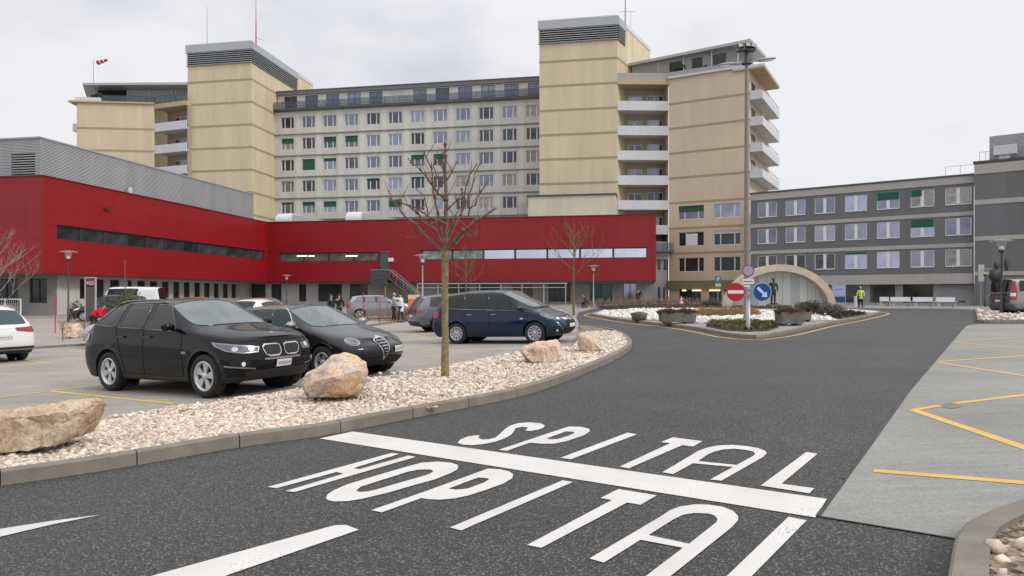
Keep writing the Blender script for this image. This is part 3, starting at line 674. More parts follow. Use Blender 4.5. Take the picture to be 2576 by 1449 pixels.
# ---- beige block at the right
FK=Fr(PB,E2); tk=FK.t(1885)
kw=[]; 
for (z0,z1) in ((11.45,13.2),(8.0,9.8),(4.7,6.5)):
    for u0,u1 in ((1707,1771),(1796,1863)): kw.append((FK.t(u0),FK.t(u1),z0,z1))
mb=MB(); wall(mb,FK,0,tk,0,29.85,kw,rev=.28)
EK=FK.xy(tk); E2n=Vector(E2).normalized(); P2=Vector((.498,.867))
FE=Fr(EK,P2)
wall(mb,FE,0,13,0,29.85,[],o=0)
bk_=[FK.xy(tk,-13.0),FK.xy(0,-13.0)]
mb.add([(*FK.xy(0),29.85),(*EK,29.85),(*bk_[0],29.85),(*bk_[1],29.85)],[(0,1,2,3)])
mb.add([(*FK.xy(0),0),(*FK.xy(0),29.85),(*bk_[1],29.85),(*bk_[1],0)],[(0,1,2,3)])
bpart(mb,'wing_wall',TAN2)
mb=MB()
for z in [26.45,23.22,19.98,16.75,13.5,10.2,6.95]:
    fbox(mb,FK,.0,tk,.003,.035,z+.04,z+.30); fbox(mb,FE,0.0,.9,.003,.03,z,z+.34)
bpart(mb,'joint_bands',OLIVE)
for i,(a,b,c,d) in enumerate(kw):
    window(HB,FK,a,c,b-a,d-c,(.25,.78) if i!=2 else (.3,),WHT,GLS if i<2 else GLD,depth=.16,blind={0:.42,3:.2}.get(i,0),bm_=GRN if i==0 else WHC,wide=.13,fw=.06)
mb=MB(); fbox(mb,FK,kw[2][0]+1.0,kw[2][0]+2.45,-.12,-.10,8.1,9.6); bpart(mb,'notice',WHT)
mb=MB(); fbox(mb,FK,-.1,tk+.25,-2,.32,29.87,30.15); fbox(mb,FE,-.3,10.5,-2,1.85,29.7,30.0); bpart(mb,'roof_slab',WHC)
mb=MB(); fbox(mb,FE,-.28,10.4,-1.9,1.8,29.52,29.69); bpart(mb,'roof_soffit',TANP)
mb=MB(); fbox(mb,FK,-.05,tk-.1,-.35,-.05,30.16,30.8); bpart(mb,'parapet',mat('parapet_grey',(.36,.355,.35),rough=.8,var=.08))
mb=MB(); fbox(mb,FB,0,wb,-.3,-.05,29.86,30.7); bpart(mb,'parapet',MC['parapet_grey'])
# end balconies
for k,z in enumerate(FL[:4]):
    mb=MB(); fbox(mb,FE,.15,12,.01,1.55,z-.18,z); fbox(mb,FE,.15,.27,.01,1.55,z+.001,z+.9); fbox(mb,FE,.28,12,1.43,1.55,z+.001,z+.85); b_=bpart(mb,'balcony',WHC)
    mb=MB(); 
    for q in range(9): fbox(mb,FE,.4+q*1.4,.44+q*1.4,1.47,1.51,z+.85,z+1.25)
    fbox(mb,FE,.3,12,1.46,1.52,z+1.25,z+1.29); mb.build('railing',RAILM,b_)
    mb=MB(); fbox(mb,FE,1.2,3.4,.003,.05,z+.1,z+2.3); mb.build('door',GLD,b_)
# penthouse
PH=[(15.4,97.2),(29.2,87.6),(33.4,94.0),(19.5,104)]
mb=MB(); mb.prism(PH,32.75,33.1); 
c=Vector((24.4,95.7)); bpart(mb,'penthouse_roof',ZINC)
PW=[tuple(c+(Vector(p)-c)*f_) for p,f_ in zip(PH,(.9,.74,.78,.9))]
FP=Fr(PW[0],Vector(PW[1])-Vector(PW[0])); lp=(Vector(PW[1])-Vector(PW[0])).length
po=[(lp*a,lp*b,31.0,32.3) for a,b in ((.38,.50),(.60,.70),(.80,.92))]
mb=MB(); wall(mb,FP,0,lp,29.9,32.75,po,rev=.2); fp2=Fr(PW[1],Vector(PW[2])-Vector(PW[1])); wall(mb,fp2,0,7,29.9,32.75,[]); bpart(mb,'penthouse_wall',mat('penthouse_grey',(.29,.28,.28),rough=.7,var=.1))
for a,b,c_,d in po: window(HB,FP,a,c_,b-a,d-c_,(),DGREY,GLD,depth=.1)
for q in (.05,.27,.48,.70,.9): mb=MB(); p=Vector(PH[0]).lerp(Vector(PH[1]),q)+Vector((.3,.45)); mb.tube([(p.x,p.y,29.9),(p.x,p.y,32.75)],.06,8); bpart(mb,'penthouse_post',WHC)
# lower bay beside the red box
mb=MB(); lb=FB.t(1640); lo=[(FB.t(1654),FB.t(1664),4.9,7.0),(FB.t(1669),FB.t(1680),4.9,7.0),(FB.t(1654),FB.t(1664),.7,2.8),(FB.t(1668),FB.t(1676),.7,2.8)]
wall(mb,FB,lb-1,wb-.02,0,8.7,lo,o=-.3,rev=.2); bpart(mb,'lower_bay_wall',mat('lower_bay',(.46,.46,.46),rough=.8,var=.05))
for a,b,c_,d in lo: window(HB,FB,a,c_,b-a,d-c_,(),WHT,GLD,depth=.1,o=-.3)
mb=MB(); fbox(mb,FB,lb,wb+.3,-.3,1.1,7.2,7.4); bpart(mb,'canopy',DGREY)
railing(FB,lb,wb+.3,1.0,7.4,1.0,DGREY,GLT,1.2,name='canopy_railing')
# ground floor entrance of the beige block
mb=MB(); z=3.55
fbox(mb,FK,-.2,tk,.003,.3,2.35,3.55); bpart(mb,'entrance_lintel',mat('olive_render',(.22,.19,.11),rough=.8,var=.08))
for u0,u1 in ((1710,1763),(1784,1815),(1823,1862)):
    a,b=FK.t(u0,.05),FK.t(u1,.05); mb=MB(); fbox(mb,FK,a,b,.01,.05,.3,2.34); bpart(mb,'entrance_door',GLD)
for u0,u1 in ((1717,1726),(1742,1764),(1785,1812)):
    a,b=FK.t(u0,.3),FK.t(u1,.3); mb=MB(); fbox(mb,FK,a,b,.305,.5,2.2,2.36); bpart(mb,'entrance_lamp',mat('lamp_warm',(1,.8,.5),emit=(1,.75,.42),es=1.6))
# ---- left wing
FLW=Fr(((193-CX)/F*104.6,104.6),(.985,.1)); tl=FLW.t(388); 
PL=FLW.xy(tl)
mb=MB(); wall(mb,FLW,0,tl,0,29.85,[]); fl0=Fr(FLW.xy(0,-11),(FLW.xy(0)[0]-FLW.xy(0,-11)[0],FLW.xy(0)[1]-FLW.xy(0,-11)[1])); wall(mb,fl0,0,11,0,29.85,[]); fl9=Fr(FLW.xy(tl),(FLW.xy(tl,-11)[0]-FLW.xy(tl)[0],FLW.xy(tl,-11)[1]-FLW.xy(tl)[1])); wall(mb,fl9,0,11,0,29.85,[]); bpart(mb,'wing_wall',TAN)
mb=MB()
for z in (26.02,22.78,19.54,16.3): fbox(mb,FLW,0,tl,.003,.035,z+.04,z+.30)
bpart(mb,'joint_bands',OLIVE)
mb=MB(); mb.prism([FLW.xy(-1.1,.3),FLW.xy(tl+.1,.3),FLW.xy(tl,-11),FLW.xy(-1.1,-11)],29.87,30.1); bpart(mb,'roof_slab',TANP)
aL=FT1.xy(FT1.t(472)); FBL=Fr((PL[0],PL[1]),(aL[0]-PL[0],aL[1]-.9-PL[1])); wl=(Vector((aL[0],aL[1]-.9))-Vector(PL)).length+.3
bay(FBL,wl,FL[:5],[(.22,.62,.1,2.3)],29.6,low=10)
mb=MB(); fbox(mb,FBL,0,wl,-2.6,.05,29.2,29.85); bpart(mb,'roof_edge',TANP)
for z in FL[:3]:
    mb=MB(); fbox(mb,FLW,-.95,-.01,-5,-.8,z-.18,z); fbox(mb,FLW,-.95,-.01,-.9,-.8,z+.001,z+.9); fbox(mb,FLW,-.95,-.87,-5,-.91,z+.001,z+.9);bpart(mb,'balcony',WHC)
# left penthouse
z0=30.1
def pz(u,d): return ((u-CX)/F*d,d)
pr_=[pz(208,104.8),pz(480,104.5),pz(480,116),pz(225,116)]
mb=MB(); mb.prism(pr_,32.45,32.8); bpart(mb,'penthouse_roof',ZINC)
FPL=Fr(pz(238,107),(.985,.02)); lp=FPL.t(474)
mb=MB(); fbox(mb,FPL,5.0,lp,-.5,0,30.1,32.44); bpart(mb,'penthouse_wall',mat('shutter_grey',(.42,.42,.44),rough=.6,var=.06))
mb=MB(); fbox(mb,FPL,.2,4.9,-.9,-.5,30.1,32.44); bpart(mb,'penthouse_window',GLD)
for q in (0,4.85,8.1,11.5,12.0): mb=MB(); fbox(mb,FPL,q,q+.14,.003,.16,30.1,32.44); bpart(mb,'penthouse_post',WHC)
railing(FLW,3.6,tl,.1,30.1,.85,DGREY,GLT,1.1); railing(FBL,0,wl,.0,29.87,1.05,DGREY,GLT,1.1)
mb=MB(); fbox(mb,FLW,-.2,3.4,-.3,.1,30.11,30.65); bpart(mb,'planter_wall',WHC)
mb=MB()
for i in range(14): q=FLW.P(1.2+random.random()*3.4,-.6-random.random(),30.8+random.random()*.5); mb.blob(q,(.4,.35,.3),i,.5,1)
bpart(mb,'roof_plants',mat('dark_leaf',(.03,.05,.025),rough=.8,var=.4,vs=9))
mb=MB()
for i in range(10): q=FK.P(.6+random.random()*1.2,-.7,31.3+random.random()*.4); mb.blob(q,(.5,.45,.35),i,.5,1)
bpart(mb,'roof_plants',MC['dark_leaf']); mb=MB()
for i in range(5): q=FK.P(3.6+random.random()*1.2,-.4,30.95); mb.blob(q,(.3,.3,.15),i,.5,1)
bpart(mb,'roof_plants',MC['dark_leaf'])
mb=MB()
for u,r,h in ((317,.45,.55),(392,.35,.7)):
    p=pt(u,222,108); mb.tube([(p.x,p.y,32.8),(p.x,p.y,32.8+h)],r,14); mb.tube([(p.x,p.y,32.8+h),(p.x,p.y,33.05+h)],[r*1.4,r*.9],14)
bpart(mb,'roof_vents',WHC)
mb=MB(); fbox(mb,FT2,-11.2,-.05,.1,3.5,7,13.4+.9); bpart(mb,'low_annexe',CREAM)
mb=MB(); fbox(mb,FT2,-11.35,.05,.0,3.65,14.31,14.5); bpart(mb,'annexe_roof',DGREY)
# steel ladder frame on the red roof
mb=MB()
for k in range(6): fbox(mb,FC,tE-3.4,tE-2.6,.4,.44,12.3+k*.5,12.34+k*.5)
for q in (tE-3.4,tE-2.6): fbox(mb,FC,q-.03,q+.03,.38,.46,11,15)
bpart(mb,'roof_ladder',RAILM)
# masts
def mast(name,u,v0,v1,d,r,m,lab,extra=None):
    p=pt(u,v0,d); q=pt(u,v1,d); mb=MB(); mb.tube([p,q],[r,r*.6],8)
    if extra: extra(mb,p,q)
    return mb.build(name,m,cat='mast',label=lab)
GM=mat('mast_grey',(.30,.31,.33),rough=.5,metal=.3)
mast('radio_mast',521,112,18,106,.05,GM,'thin pale whip mast on the left tower roof, left of the red and white one')
o=mast('radio_mast',644,112,50,104,.11,mat('mast_red',(.55,.03,.05),rough=.5),'red and white radio mast on the corner of the left tower',lambda mb,p,q: mb.tube([p+Vector((0,0,1.0)),p+Vector((1.1,0,.6))],.03,6))
mb=MB(); mb.tube([pt(644,50,104),pt(644,-40,104)],[.09,.05],8); mb.build('upper_section',mat('mast_pink',(.55,.42,.42),rough=.5),o)
mast('radio_mast',1573,78,-30,100,.11,GM,'tall dark mast behind the right tower',lambda mb,p,q: (mb.tube([p+Vector((-.8,0,2.7)),p+Vector((1.4,0,2.7))],.03,6)))
mast('radio_mast',1587,80,28,101,.03,GM,'thin short antenna beside the tall dark mast behind the right tower')
# windsock
wr=empty('windsock',pt(235,212,106),0,'red and white windsock on a thin pole above the left penthouse','windsock')
p=pt(235,212,106);q=pt(235,150,106); mb=MB(); mb.tube([p,q],[.05,.03],6); mb.build('pole',GM,wr)
a=pt(245,158,106); b=pt(272,150,106)
for i in range(3):
    m_=mat('sock_red',(.55,.02,.05),rough=.8) if 1 else None
    c0=a.lerp(b,i/3);c1=a.lerp(b,(i+.72)/3); mb=MB(); mb.tube([c0,c1],[.34-.06*i,.30-.06*i],10); mb.build('sleeve_band',m_,wr)
    if i<2: mb=MB(); mb.tube([c1,a.lerp(b,(i+1)/3)],[.30-.06*i,.28-.06*i],10); mb.build('sleeve_band',WHT,wr)
# ================================================================== RED BUILDING
RB=empty('red_building',(-31,90,0),0,'long low red clad building with ribbon windows and a grey corrugated plant box','building')
H_=Vector((-31.3,91.5)); Pc=Vector((-36.7,56.0)); Er=Vector((16.6,82.5)); El=Pc+Vector((-.982,.187))*26
FR=Fr(H_,Er-H_); FRL=Fr(Pc,H_-Pc); FRE=Fr(El,Pc-El)
lr=(Er-H_).length; ll=(H_-Pc).length
RZ0,RZ1=3.38,10.95
def strip(fr,u0,u1,z0,z1): return (fr.t(u0),fr.t(u1),z0,z1)
sL=strip(FRL,143,665,6.1,7.3); sA=strip(FR,702,953,5.85,7.05); sD=strip(FR,954,980,3.9,7.1); sB=strip(FR,1060,1628,5.95,7.2)
mb=MB(); wall(mb,FRL,0,ll,RZ0,RZ1,[sL],rev=.35); wall(mb,FR,0,lr,RZ0,RZ1,[sA,sD,sB],rev=.35); wall(mb,FRE,0,26,RZ0,RZ1,[])
FRr=Fr(Er,Vector((.187,.982))); wall(mb,FRr,0,12,RZ0,RZ1,[])
mb.build('red_wall',RED,RB)
back=[FR.xy(lr,-14),FR.xy(-14,-14),FRE.xy(0,-20)]
roofp=[tuple(El),tuple(Pc),tuple(H_),tuple(Er),FR.xy(lr,-12),FR.xy(-13,-12),FRL.xy(20,-26)]
def poly_sheet(pts,z,up=True):
    tr=tessellate_polygon([[Vector((*p,0)) for p in pts]]); mb=MB(); mb.add([(*p,z) for p in pts],[tuple(t) for t in tr]); return mb
poly_sheet(roofp,RZ1-.25).build('roof_deck',MGREY,RB)
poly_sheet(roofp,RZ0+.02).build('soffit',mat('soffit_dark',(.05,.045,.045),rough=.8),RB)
mb=MB()
for f_,l_ in ((FRL,ll),(FR,lr),(FRE,26)): fbox(mb,f_,-.02,l_+.02,-.25,.07,RZ1+.003,RZ1+.10); fbox(mb,f_,-.0,l_,-.3,.03,RZ0-.16,RZ0-.003)
mb.build('edge_trim',mat('maroon_trim',(.10,.012,.016),rough=.5),RB)
FRM=mat('ribbon_frame',(.035,.04,.045),rough=.5)
def ribbon(fr,s,n,glass,ex=None,fr_=None,wide=.12):
    a,b,c,d=s
    for i in range(n):
        x0=a+(b-a)*i/n; x1=a+(b-a)*(i+1)/n
        g=glass[i] if isinstance(glass,list) else glass
        window(RB,fr,x0,c,x1-x0,d-c,(),FRM,g,depth=.2,fw=.11,name='window')
GRB=mat('ribbon_glass_dark',(.045,.06,.062),rough=.07,metal=.35,rnd=.5,var=.5,vs=.8)
GSKY=mat('ribbon_glass_sky',(.60,.63,.74),rough=.05,metal=.95,var=.12,vs=.5)
GGR=mat('ribbon_glass_green',(.20,.26,.22),rough=.08,metal=.6,var=.5,vs=1.2)
GIN=mat('ribbon_glass_room',(.20,.19,.16),rough=.1,metal=.4,var=.35,vs=.9)
ribbon(FRL,sL,12,GRB)
ribbon(FR,sA,4,[GIN,GIN,GIN,MC['ribbon_glass_green']])
ribbon(FR,sB,7,[GGR,GGR,GSKY,GSKY,GSKY,GSKY,GSKY])
# strip lights seen through the glass
for u0,u1 in ((745,771),(774,790),(868,898)):
    mb=MB(); v=647; zc=FR.z(u0,644); fbox(mb,FR,FR.t(u0),FR.t(u1),-.17,-.15,zc-.07,zc+.07); mb.build('strip_light',mat('strip_light',(1,.95,.75),emit=(1,.9,.62),es=1.3),RB)
mb=MB(); a,b,c,d=sD; fbox(mb,FR,a+.04,b-.04,-.3,-.24,c,d-.05); mb.build('fire_door',mat('door_grey_green',(.10,.13,.125),rough=.4,var=.2),RB)
mb=MB(); zc=EYE+(HY-653)/F*87.4; a=FR.t(985); fbox(mb,FR,a-.28,a+.28,.02,.45,zc-.2,zc+.24); mb.build('wall_lamp',mat('lamp_white',(.8,.78,.76),rough=.4),RB)
mb=MB(); a=FRL.t(268); zc=FRL.z(268,526); fbox(mb,FRL,a-.35,a+.35,.0,.12,zc-.14,zc+.1); mb.build('wall_vent',MC['maroon_trim'],RB)
# corrugated plant box
cz=14.2; a=FRL.xy(.1,-1.1); 
c0=Vector(((100-CX)/F*57.2,57.2)); c1=Vector(((638-CX)/F*89.3,89.3)); FCb=Fr(c0,c1-c0); lc=(c1-c0).length; FCe=Fr(c0+Vector((-.982,.187))*20,Vector((.982,-.187)))
lv=(20+(-1)*0,)
mb=MB(); wall(mb,FCb,0,lc,RZ1-.3,cz,[]); t_a=20-(100-16)/1800*57.6/.99; t_b=20-(100-86)/1800*57.4/.99
lvop=(t_a,t_b,11.15,13.1); wall(mb,FCe,0,20,RZ1-.3,cz,[lvop],rev=.3)
fb2=Fr(c1,Vector((-.982,.187))); wall(mb,Fr(c1,Vector((-.187,.982))),0,.01,RZ1-.3,cz,[]); 
mb.add([(*FCe.xy(0),cz),(*c0,cz),(*c1,cz),(c1.x-19.6,c1.y+3.7,cz)],[(0,1,2,3)])
mb.build('plant_box',CORR,RB)
mb=MB(); z=11.2
while z<13.05: fbox(mb,FCe,t_a+.02,t_b-.02,-.2,-.04,z,z+.09); z+=.2
lo_=mb.build('plant_louvre',LOUV,RB)
mb=MB(); fbox(mb,FCe,t_a,t_b,-.34,-.3,11.1,13.15); mb.build('louvre_void',BLK,lo_)
mb=MB(); fbox(mb,FCb,-.05,lc,-.2,.07,cz+.003,cz+.12); fbox(mb,FCe,0,20.05,-.2,.07,cz+.003,cz+.12); mb.build('plant_box_trim',ZINC,RB)
mb=MB(); p=FRL.P(FRL.t(341),-.6,10.9); mb.tube([p,p+Vector((0,0,.75))],.22,10); mb.build('roof_vent',WHC,RB)
# rounded skylights
SKL=mat('skylight_shell',(.62,.63,.63),rough=.5,var=.05); SKE=mat('skylight_end',(.30,.32,.31),rough=.6)
for u0,u1 in ((703,740),(878,915)):
    ta,tb=FR.t(u0,-1.5),FR.t(u1,-1.5); r=1.25; n=10
    z0=RZ1-.2
    def prof(s): return [(-(r)*math.cos(math.pi/2*i/n)*s-.3,z0+(1.55 if s==1 else .1)*math.sin(math.pi/2*i/n)) for i in range(n+1)]
    q=[(-.35,z0)]+[(-.35-(r-r*math.cos(math.pi/2*i/n)),z0+.35+1.15*math.sin(math.pi/2*i/n)) for i in range(n+1)]+[(-3.2,z0+1.5),(-3.2,z0)]
    vs=[FR.P(ta,o_,z_) for o_,z_ in q]+[FR.P(tb,o_,z_) for o_,z_ in q]; m_=len(q)
    sk=MB(); sk.add(vs,[(i,(i+1)%m_,m_+(i+1)%m_,m_+i) for i in range(m_)]+[tuple(range(m_))[::-1],tuple(range(m_,2*m_))]); s_=sk.build('skylight',SKL,RB)
    w=MB(); A=[FR.P(tb+.01,-.6,z0),FR.P(tb+.01,-3.1,z0),FR.P(tb+.01,-3.1,z0+1.35),FR.P(tb+.01,-1.2,z0+1.3)]; B=[FR.P(tb+5.0,-.8,z0),FR.P(tb+5,-3.1,z0),FR.P(tb+5,-3.1,z0+.35),FR.P(tb+5,-1.0,z0+.35)]
    w.add(A+B,[(0,1,2,3),(7,6,5,4),(0,4,5,1),(1,5,6,2),(2,6,7,3),(3,7,4,0)]); w.build('light_shaft',SKE,s_)
# ground floor, set back under the red box
G0=Vector(((143-CX)/F*59,59)); G1=Vector(((627-CX)/F*92.2,92.2)); FG=Fr(G0,G1-G0); lg=(G1-G0).length
go=[]
for x0,x1 in ((700,770),(830,915),(965,1050),(1120,1160),(1205,1275),(1315,1380),(1420,1480),(1520,1575),(1612,1665),(1705,1755),(1790,1840),(1875,1920),(1955,2000),(2030,2072)):
    go.append((FG.t(x0/2.337/1.4907),FG.t(x1/2.337/1.4907),1.35,3.05))
mb=MB(); wall(mb,FG,0,lg,-.6,RZ0,go,rev=.3)
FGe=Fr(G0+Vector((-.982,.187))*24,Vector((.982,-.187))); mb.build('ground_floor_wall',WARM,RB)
for a,b,c,d in go: window(RB,FG,a,c,b-a,d-c,(),FRM,GLD,depth=.15,fw=.05)
ge=[]
for u0,u1 in ((-20,46),(74,118)): ge.append((24+FGe.t(u0)-24 if 0 else FGe.t(u0),FGe.t(u1),1.0,3.0))
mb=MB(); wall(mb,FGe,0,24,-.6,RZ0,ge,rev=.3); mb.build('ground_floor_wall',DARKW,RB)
for a,b,c,d in ge: window(RB,FGe,a,c,b-a,d-c,(.5,),FRM,GLD,depth=.15,fw=.08)
Gr=Vector(((1640-CX)/F*85.3,85.3)); FGr=Fr(G1,Gr-G1); lgr=(Gr-G1).length
DG=mat('green_glass',(.03,.09,.085),rough=.1,metal=.4)
gr_=[]
for u0,u1,g in ((632,668,0),(682,708,0),(752,770,0),(800,860,0),(880,925,0),(1120,1180,0),(1200,1260,0),(1290,1340,0),(1380,1435,0)): gr_.append((FGr.t(u0),FGr.t(u1),.9,3.1,GLD))
gr_.append((FGr.t(1484),FGr.t(1540),.9,3.0,DG)); gr_.append((FGr.t(1568),FGr.t(1602),1.2,3.1,GLS2))
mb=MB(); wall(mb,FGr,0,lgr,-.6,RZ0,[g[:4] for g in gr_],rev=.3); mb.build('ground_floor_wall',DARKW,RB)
for a,b,c,d,g in gr_: window(RB,FGr,a,c,b-a,d-c,(.5,),FRM,g,depth=.15,fw=.06)
# long open shelter in front of the right wing
sh=empty('bicycle_shelter',(2,80,0),0,'long low open shelter with a thin pale roof before the right red wing','shelter')
FS_=Fr(FR.xy(FR.t(1088),5.0),FR.e); ls=FS_.t(1425); zg=gz(2,79)
mb=MB(); fbox(mb,FS_,0,ls,-.9,.9,zg+2.45,zg+2.55); mb.build('roof',LCON,sh)
mb=MB(); fbox(mb,FS_,0,ls,.92,.97,zg+2.0,zg+2.08); mb.build('rail',LCON,sh)
for i in range(8): mb=MB(); q=ls*i/7; fbox(mb,FS_,q-.05,q+.05,.75,.85,zg,zg+2.44); mb.build('post',LCON,sh)
# outside stair
st=empty('steel_staircase',(-17,86,0),0,'grey steel outside staircase climbing to the door in the red wall','staircase')
pa,pb=FR.t(942),FR.t(990); zp=3.75
mb=MB(); fbox(mb,FR,pa,pb,.05,1.5,zp-.15,zp); mb.build('landing',DGREY,st)
mb=MB(); fbox(mb,FR,pa+.05,pb-.2,1.42,1.47,zp-.9,zp+1.0); mb.build('guard_panel',mat('mesh_panel',(.07,.075,.08),rough=.6,alpha=.85),st)
FSt=Fr(FR.xy(pb,0),FR.e)
n=17; run=FR.t(1078)-pb; mb=MB()
for i in range(n): x=pb+run*i/n; fbox(mb,FR,x,x+run/n,.15,1.4,zp-(zp-.2)*(i+1)/n,zp-(zp-.2)*(i+1)/n+.05)
mb.build('treads',DGREY,st)
for o_ in (.12,1.42):
    mb=MB(); a=FR.P(pb,o_,zp);b=FR.P(pb+run,o_,.2); mb.tube([a-Vector((0,0,.1)),b-Vector((0,0,.1))],.09,6); mb.build('stringer',DGREY,st)
    mb=MB(); u_=Vector((0,0,1)); mb.tube([FR.P(pa,o_,zp+1),a+u_,b+u_],.045,6); mb.tube([a+u_*.72,b+u_*.72],.02,6)
    for i in range(6): q=a.lerp(b,i/5); mb.tube([q,q+u_],.02,6)
    mb.build('handrail',RAILM,st)
mb=MB(); p=FR.P(pb-.6,1.3,0); mb.tube([(p.x,p.y,gz(p.x,p.y)),(p.x,p.y,zp-.15)],.10,8); mb.build('post',mat('post_tan',(.28,.21,.10),rough=.7),st)
# ================================================================== GREY ANNEX
GB=empty('office_building',(40,76,0),0,'three storey dark grey clad annex with white framed windows and pale concrete bands','building')
O3=Vector(((1888-CX)/F*82.2,82.2)); FA=Fr(O3,(.7944,-.6073)); la=FA.t(2450)
cols=[(235,405),(480,655),(735,915),(1000,1195),(1280,1480),(1575,1785),(1880,2110)]
zr=[(10.5,12.2),(7.5,9.2),(4.45,6.15)]
aw=[]
for r,(z0,z1) in enumerate(zr):
    for c_,(x0,x1) in enumerate(cols):
        aw.append((FA.t((2740+x0/2.337)/1.4907),FA.t((2740+x1/2.337)/1.4907),z0,z1,r,c_))
mb=MB(); wall(mb,FA,0,la,-.4,13.2,[w[:4] for w in aw],rev=.18); mb.build('clad_wall',GCL,GB)
ab={(0,4):(.42,0),(0,5):(.34,1),(1,5):(.42,0),(2,3):(.1,0)}
for a,b,c,d,r,c_ in aw:
    bl,hf=ab.get((r,c_),(0,0)); window(GB,FA,a,c,b-a,d-c,(.5,),WHT,random.choice([GLS2,GLS2,GLS2,GLS2,GLS,GCU]) if not(r==2 and c_<3) else GLDK,depth=.1,fw=.07,wide=.30,blind=bl,half=bool(hf),bm_=GRN)
mb=MB(); fbox(mb,FA,0,la,.003,.08,12.5,13.22)
for z in (9.38,6.33): fbox(mb,FA,0,la,.003,.06,z,z+.38)
fbox(mb,FA,FA.t(2062),la,.003,.9,2.75,3.75); mb.build('concrete_bands',LCON,GB)
mb=MB(); fbox(mb,FA,-.05,la,-8,.16,13.225,13.4); mb.build('roof_edge',DGREY,GB)
gl=[]
for u0,u1 in ((2062,2084),(2125,2175),(2195,2255),(2272,2352)):
    a,b=FA.t(u0,.1),FA.t(u1,.1); mb=MB(); fbox(mb,FA,a,b,.05,.1,.9,2.74); mb.build('shop_window',GLD,GB); gl.append((a,b))
PGR=mat('pier_grey',(.30,.30,.305),rough=.7,var=.08)
for u in (2070,2118,2180,2262,2358,2440): mb=MB(); a=FA.t(u,.1); fbox(mb,FA,a-.35,a+.35,.02,.16,0,2.74); mb.build('ground_pier',PGR,GB)
mb=MB(); fbox(mb,FA,FA.t(2362),FA.t(2436),.02,.12,1.1,2.7); mb.build('grey_panel',PGR,GB)
mb=MB(); fbox(mb,FA,FA.t(2110),la,.02,.3,-.3,.88); mb.build('plinth',mat('plinth_grey',(.33,.33,.34),rough=.8,var=.08),GB)
mb=MB(); p=FA.P(FA.t(2372),-1,13.4)
for i in range(7): q=FA.P(FA.t(2374)+i*1.25,-1.5,13.4); mb.tube([q,q+Vector((0,0,1.1))],.02,5)
mb.tube([FA.P(FA.t(2374),-1.5,14.5),FA.P(FA.t(2374)+7.5,-1.5,14.5)],.02,5); mb.build('roof_railing',RAILM,GB)
# projecting right block
OB=Vector(((2451-CX)/F*67.9,67.9)); FX=Fr(OB,(.7944,-.6073)); lx=22
fs_=Fr(FX.xy(0,-3),(FX.xy(0)[0]-FX.xy(0,-3)[0],FX.xy(0)[1]-FX.xy(0,-3)[1]))
mb=MB(); wall(mb,FX,0,lx,-.4,14.15,[]); wall(mb,fs_,0,3,-.4,14.15,[]); mb.build('stair_block_wall',GCL,GB)
mb=MB()
for z0,z1 in ((13.1,14.0),(10.2,10.65),(6.8,7.2),(3.5,3.85)): fbox(mb,FX,.02,lx,.003,.06,z0,z1)
mb.build('concrete_bands',LCON,GB)
mb=MB(); fbox(mb,FX,-.1,lx,-10,.12,14.155,14.32); mb.build('roof_edge',DGREY,GB)
a=FX.t(2489,-2.5)
mb=MB(); fbox(mb,FX,a,lx,-8,-2.5,14.33,17.0); mb.build('plant_box',CORR,GB)
mb=MB(); q=FX.t(2522,-1.2); fbox(mb,FX,q-.7,q+1.1,-2.0,-1.0,14.9,15.8); fbox(mb,FX,q-.3,q+.6,-1.6,-1.2,14.33,14.9); mb.build('rooftop_unit',WHC,GB)
mb=MB()
for i in range(4): q=FX.P(.3+i*.5,-1.5,14.33); mb.tube([q,q+Vector((0,0,1.1))],.02,5)
mb.tube([FX.P(.3,-1.5,15.4),FX.P(1.8,-1.5,15.4)],.02,5); mb.build('roof_railing',RAILM,GB)
# ================================================================== VEHICLES
def paint(name,col,metal=0.0,rough=.25,coat=.6,spec=.25): return mat(name,col,rough=rough,metal=metal,coat=coat,spec=spec,var=.03,vs=1.5)
CGL=mat('car_glass',(.012,.015,.016),rough=.04,metal=0,spec=.55,coat=.2)
CGF=mat('car_windscreen',(.17,.205,.205),rough=.04,alpha=.80,metal=.55,spec=.8,coat=.5,var=.25,vs=2.2)
TRIM=mat('car_black_trim',(.018,.018,.019),rough=.55)
GLOSSB=mat('car_gloss_black',(.01,.01,.011),rough=.15,coat=1)
RUB=mat('tyre_rubber',(.022,.022,.022),rough=.85,bump=.2,bs=60)
RIM=mat('alloy_rim',(.62,.63,.64),rough=.3,metal=.6)
RIMD=mat('rim_shadow',(.02,.02,.02),rough=.7)
CHR=mat('chrome',(.70,.71,.72),rough=.15,metal=1)
SAT=mat('satin_chrome',(.33,.34,.34),rough=.35,metal=.8)
HL=mat('headlamp',(.13,.145,.165),rough=.08,metal=.5,coat=1,var=.5,vs=9)
HLW=mat('headlamp_bright',(.75,.77,.8),rough=.2,coat=1)
TLR=mat('tail_lamp_red',(.30,.008,.012),rough=.15,coat=1,var=.3,vs=10)
PLT=mat('number_plate_white',(.62,.61,.59),rough=.5)
PLG=mat('plate_smudge',(.20,.20,.21),rough=.6)
DSEAM=mat('panel_gap',(.004,.004,.005),rough=.9)
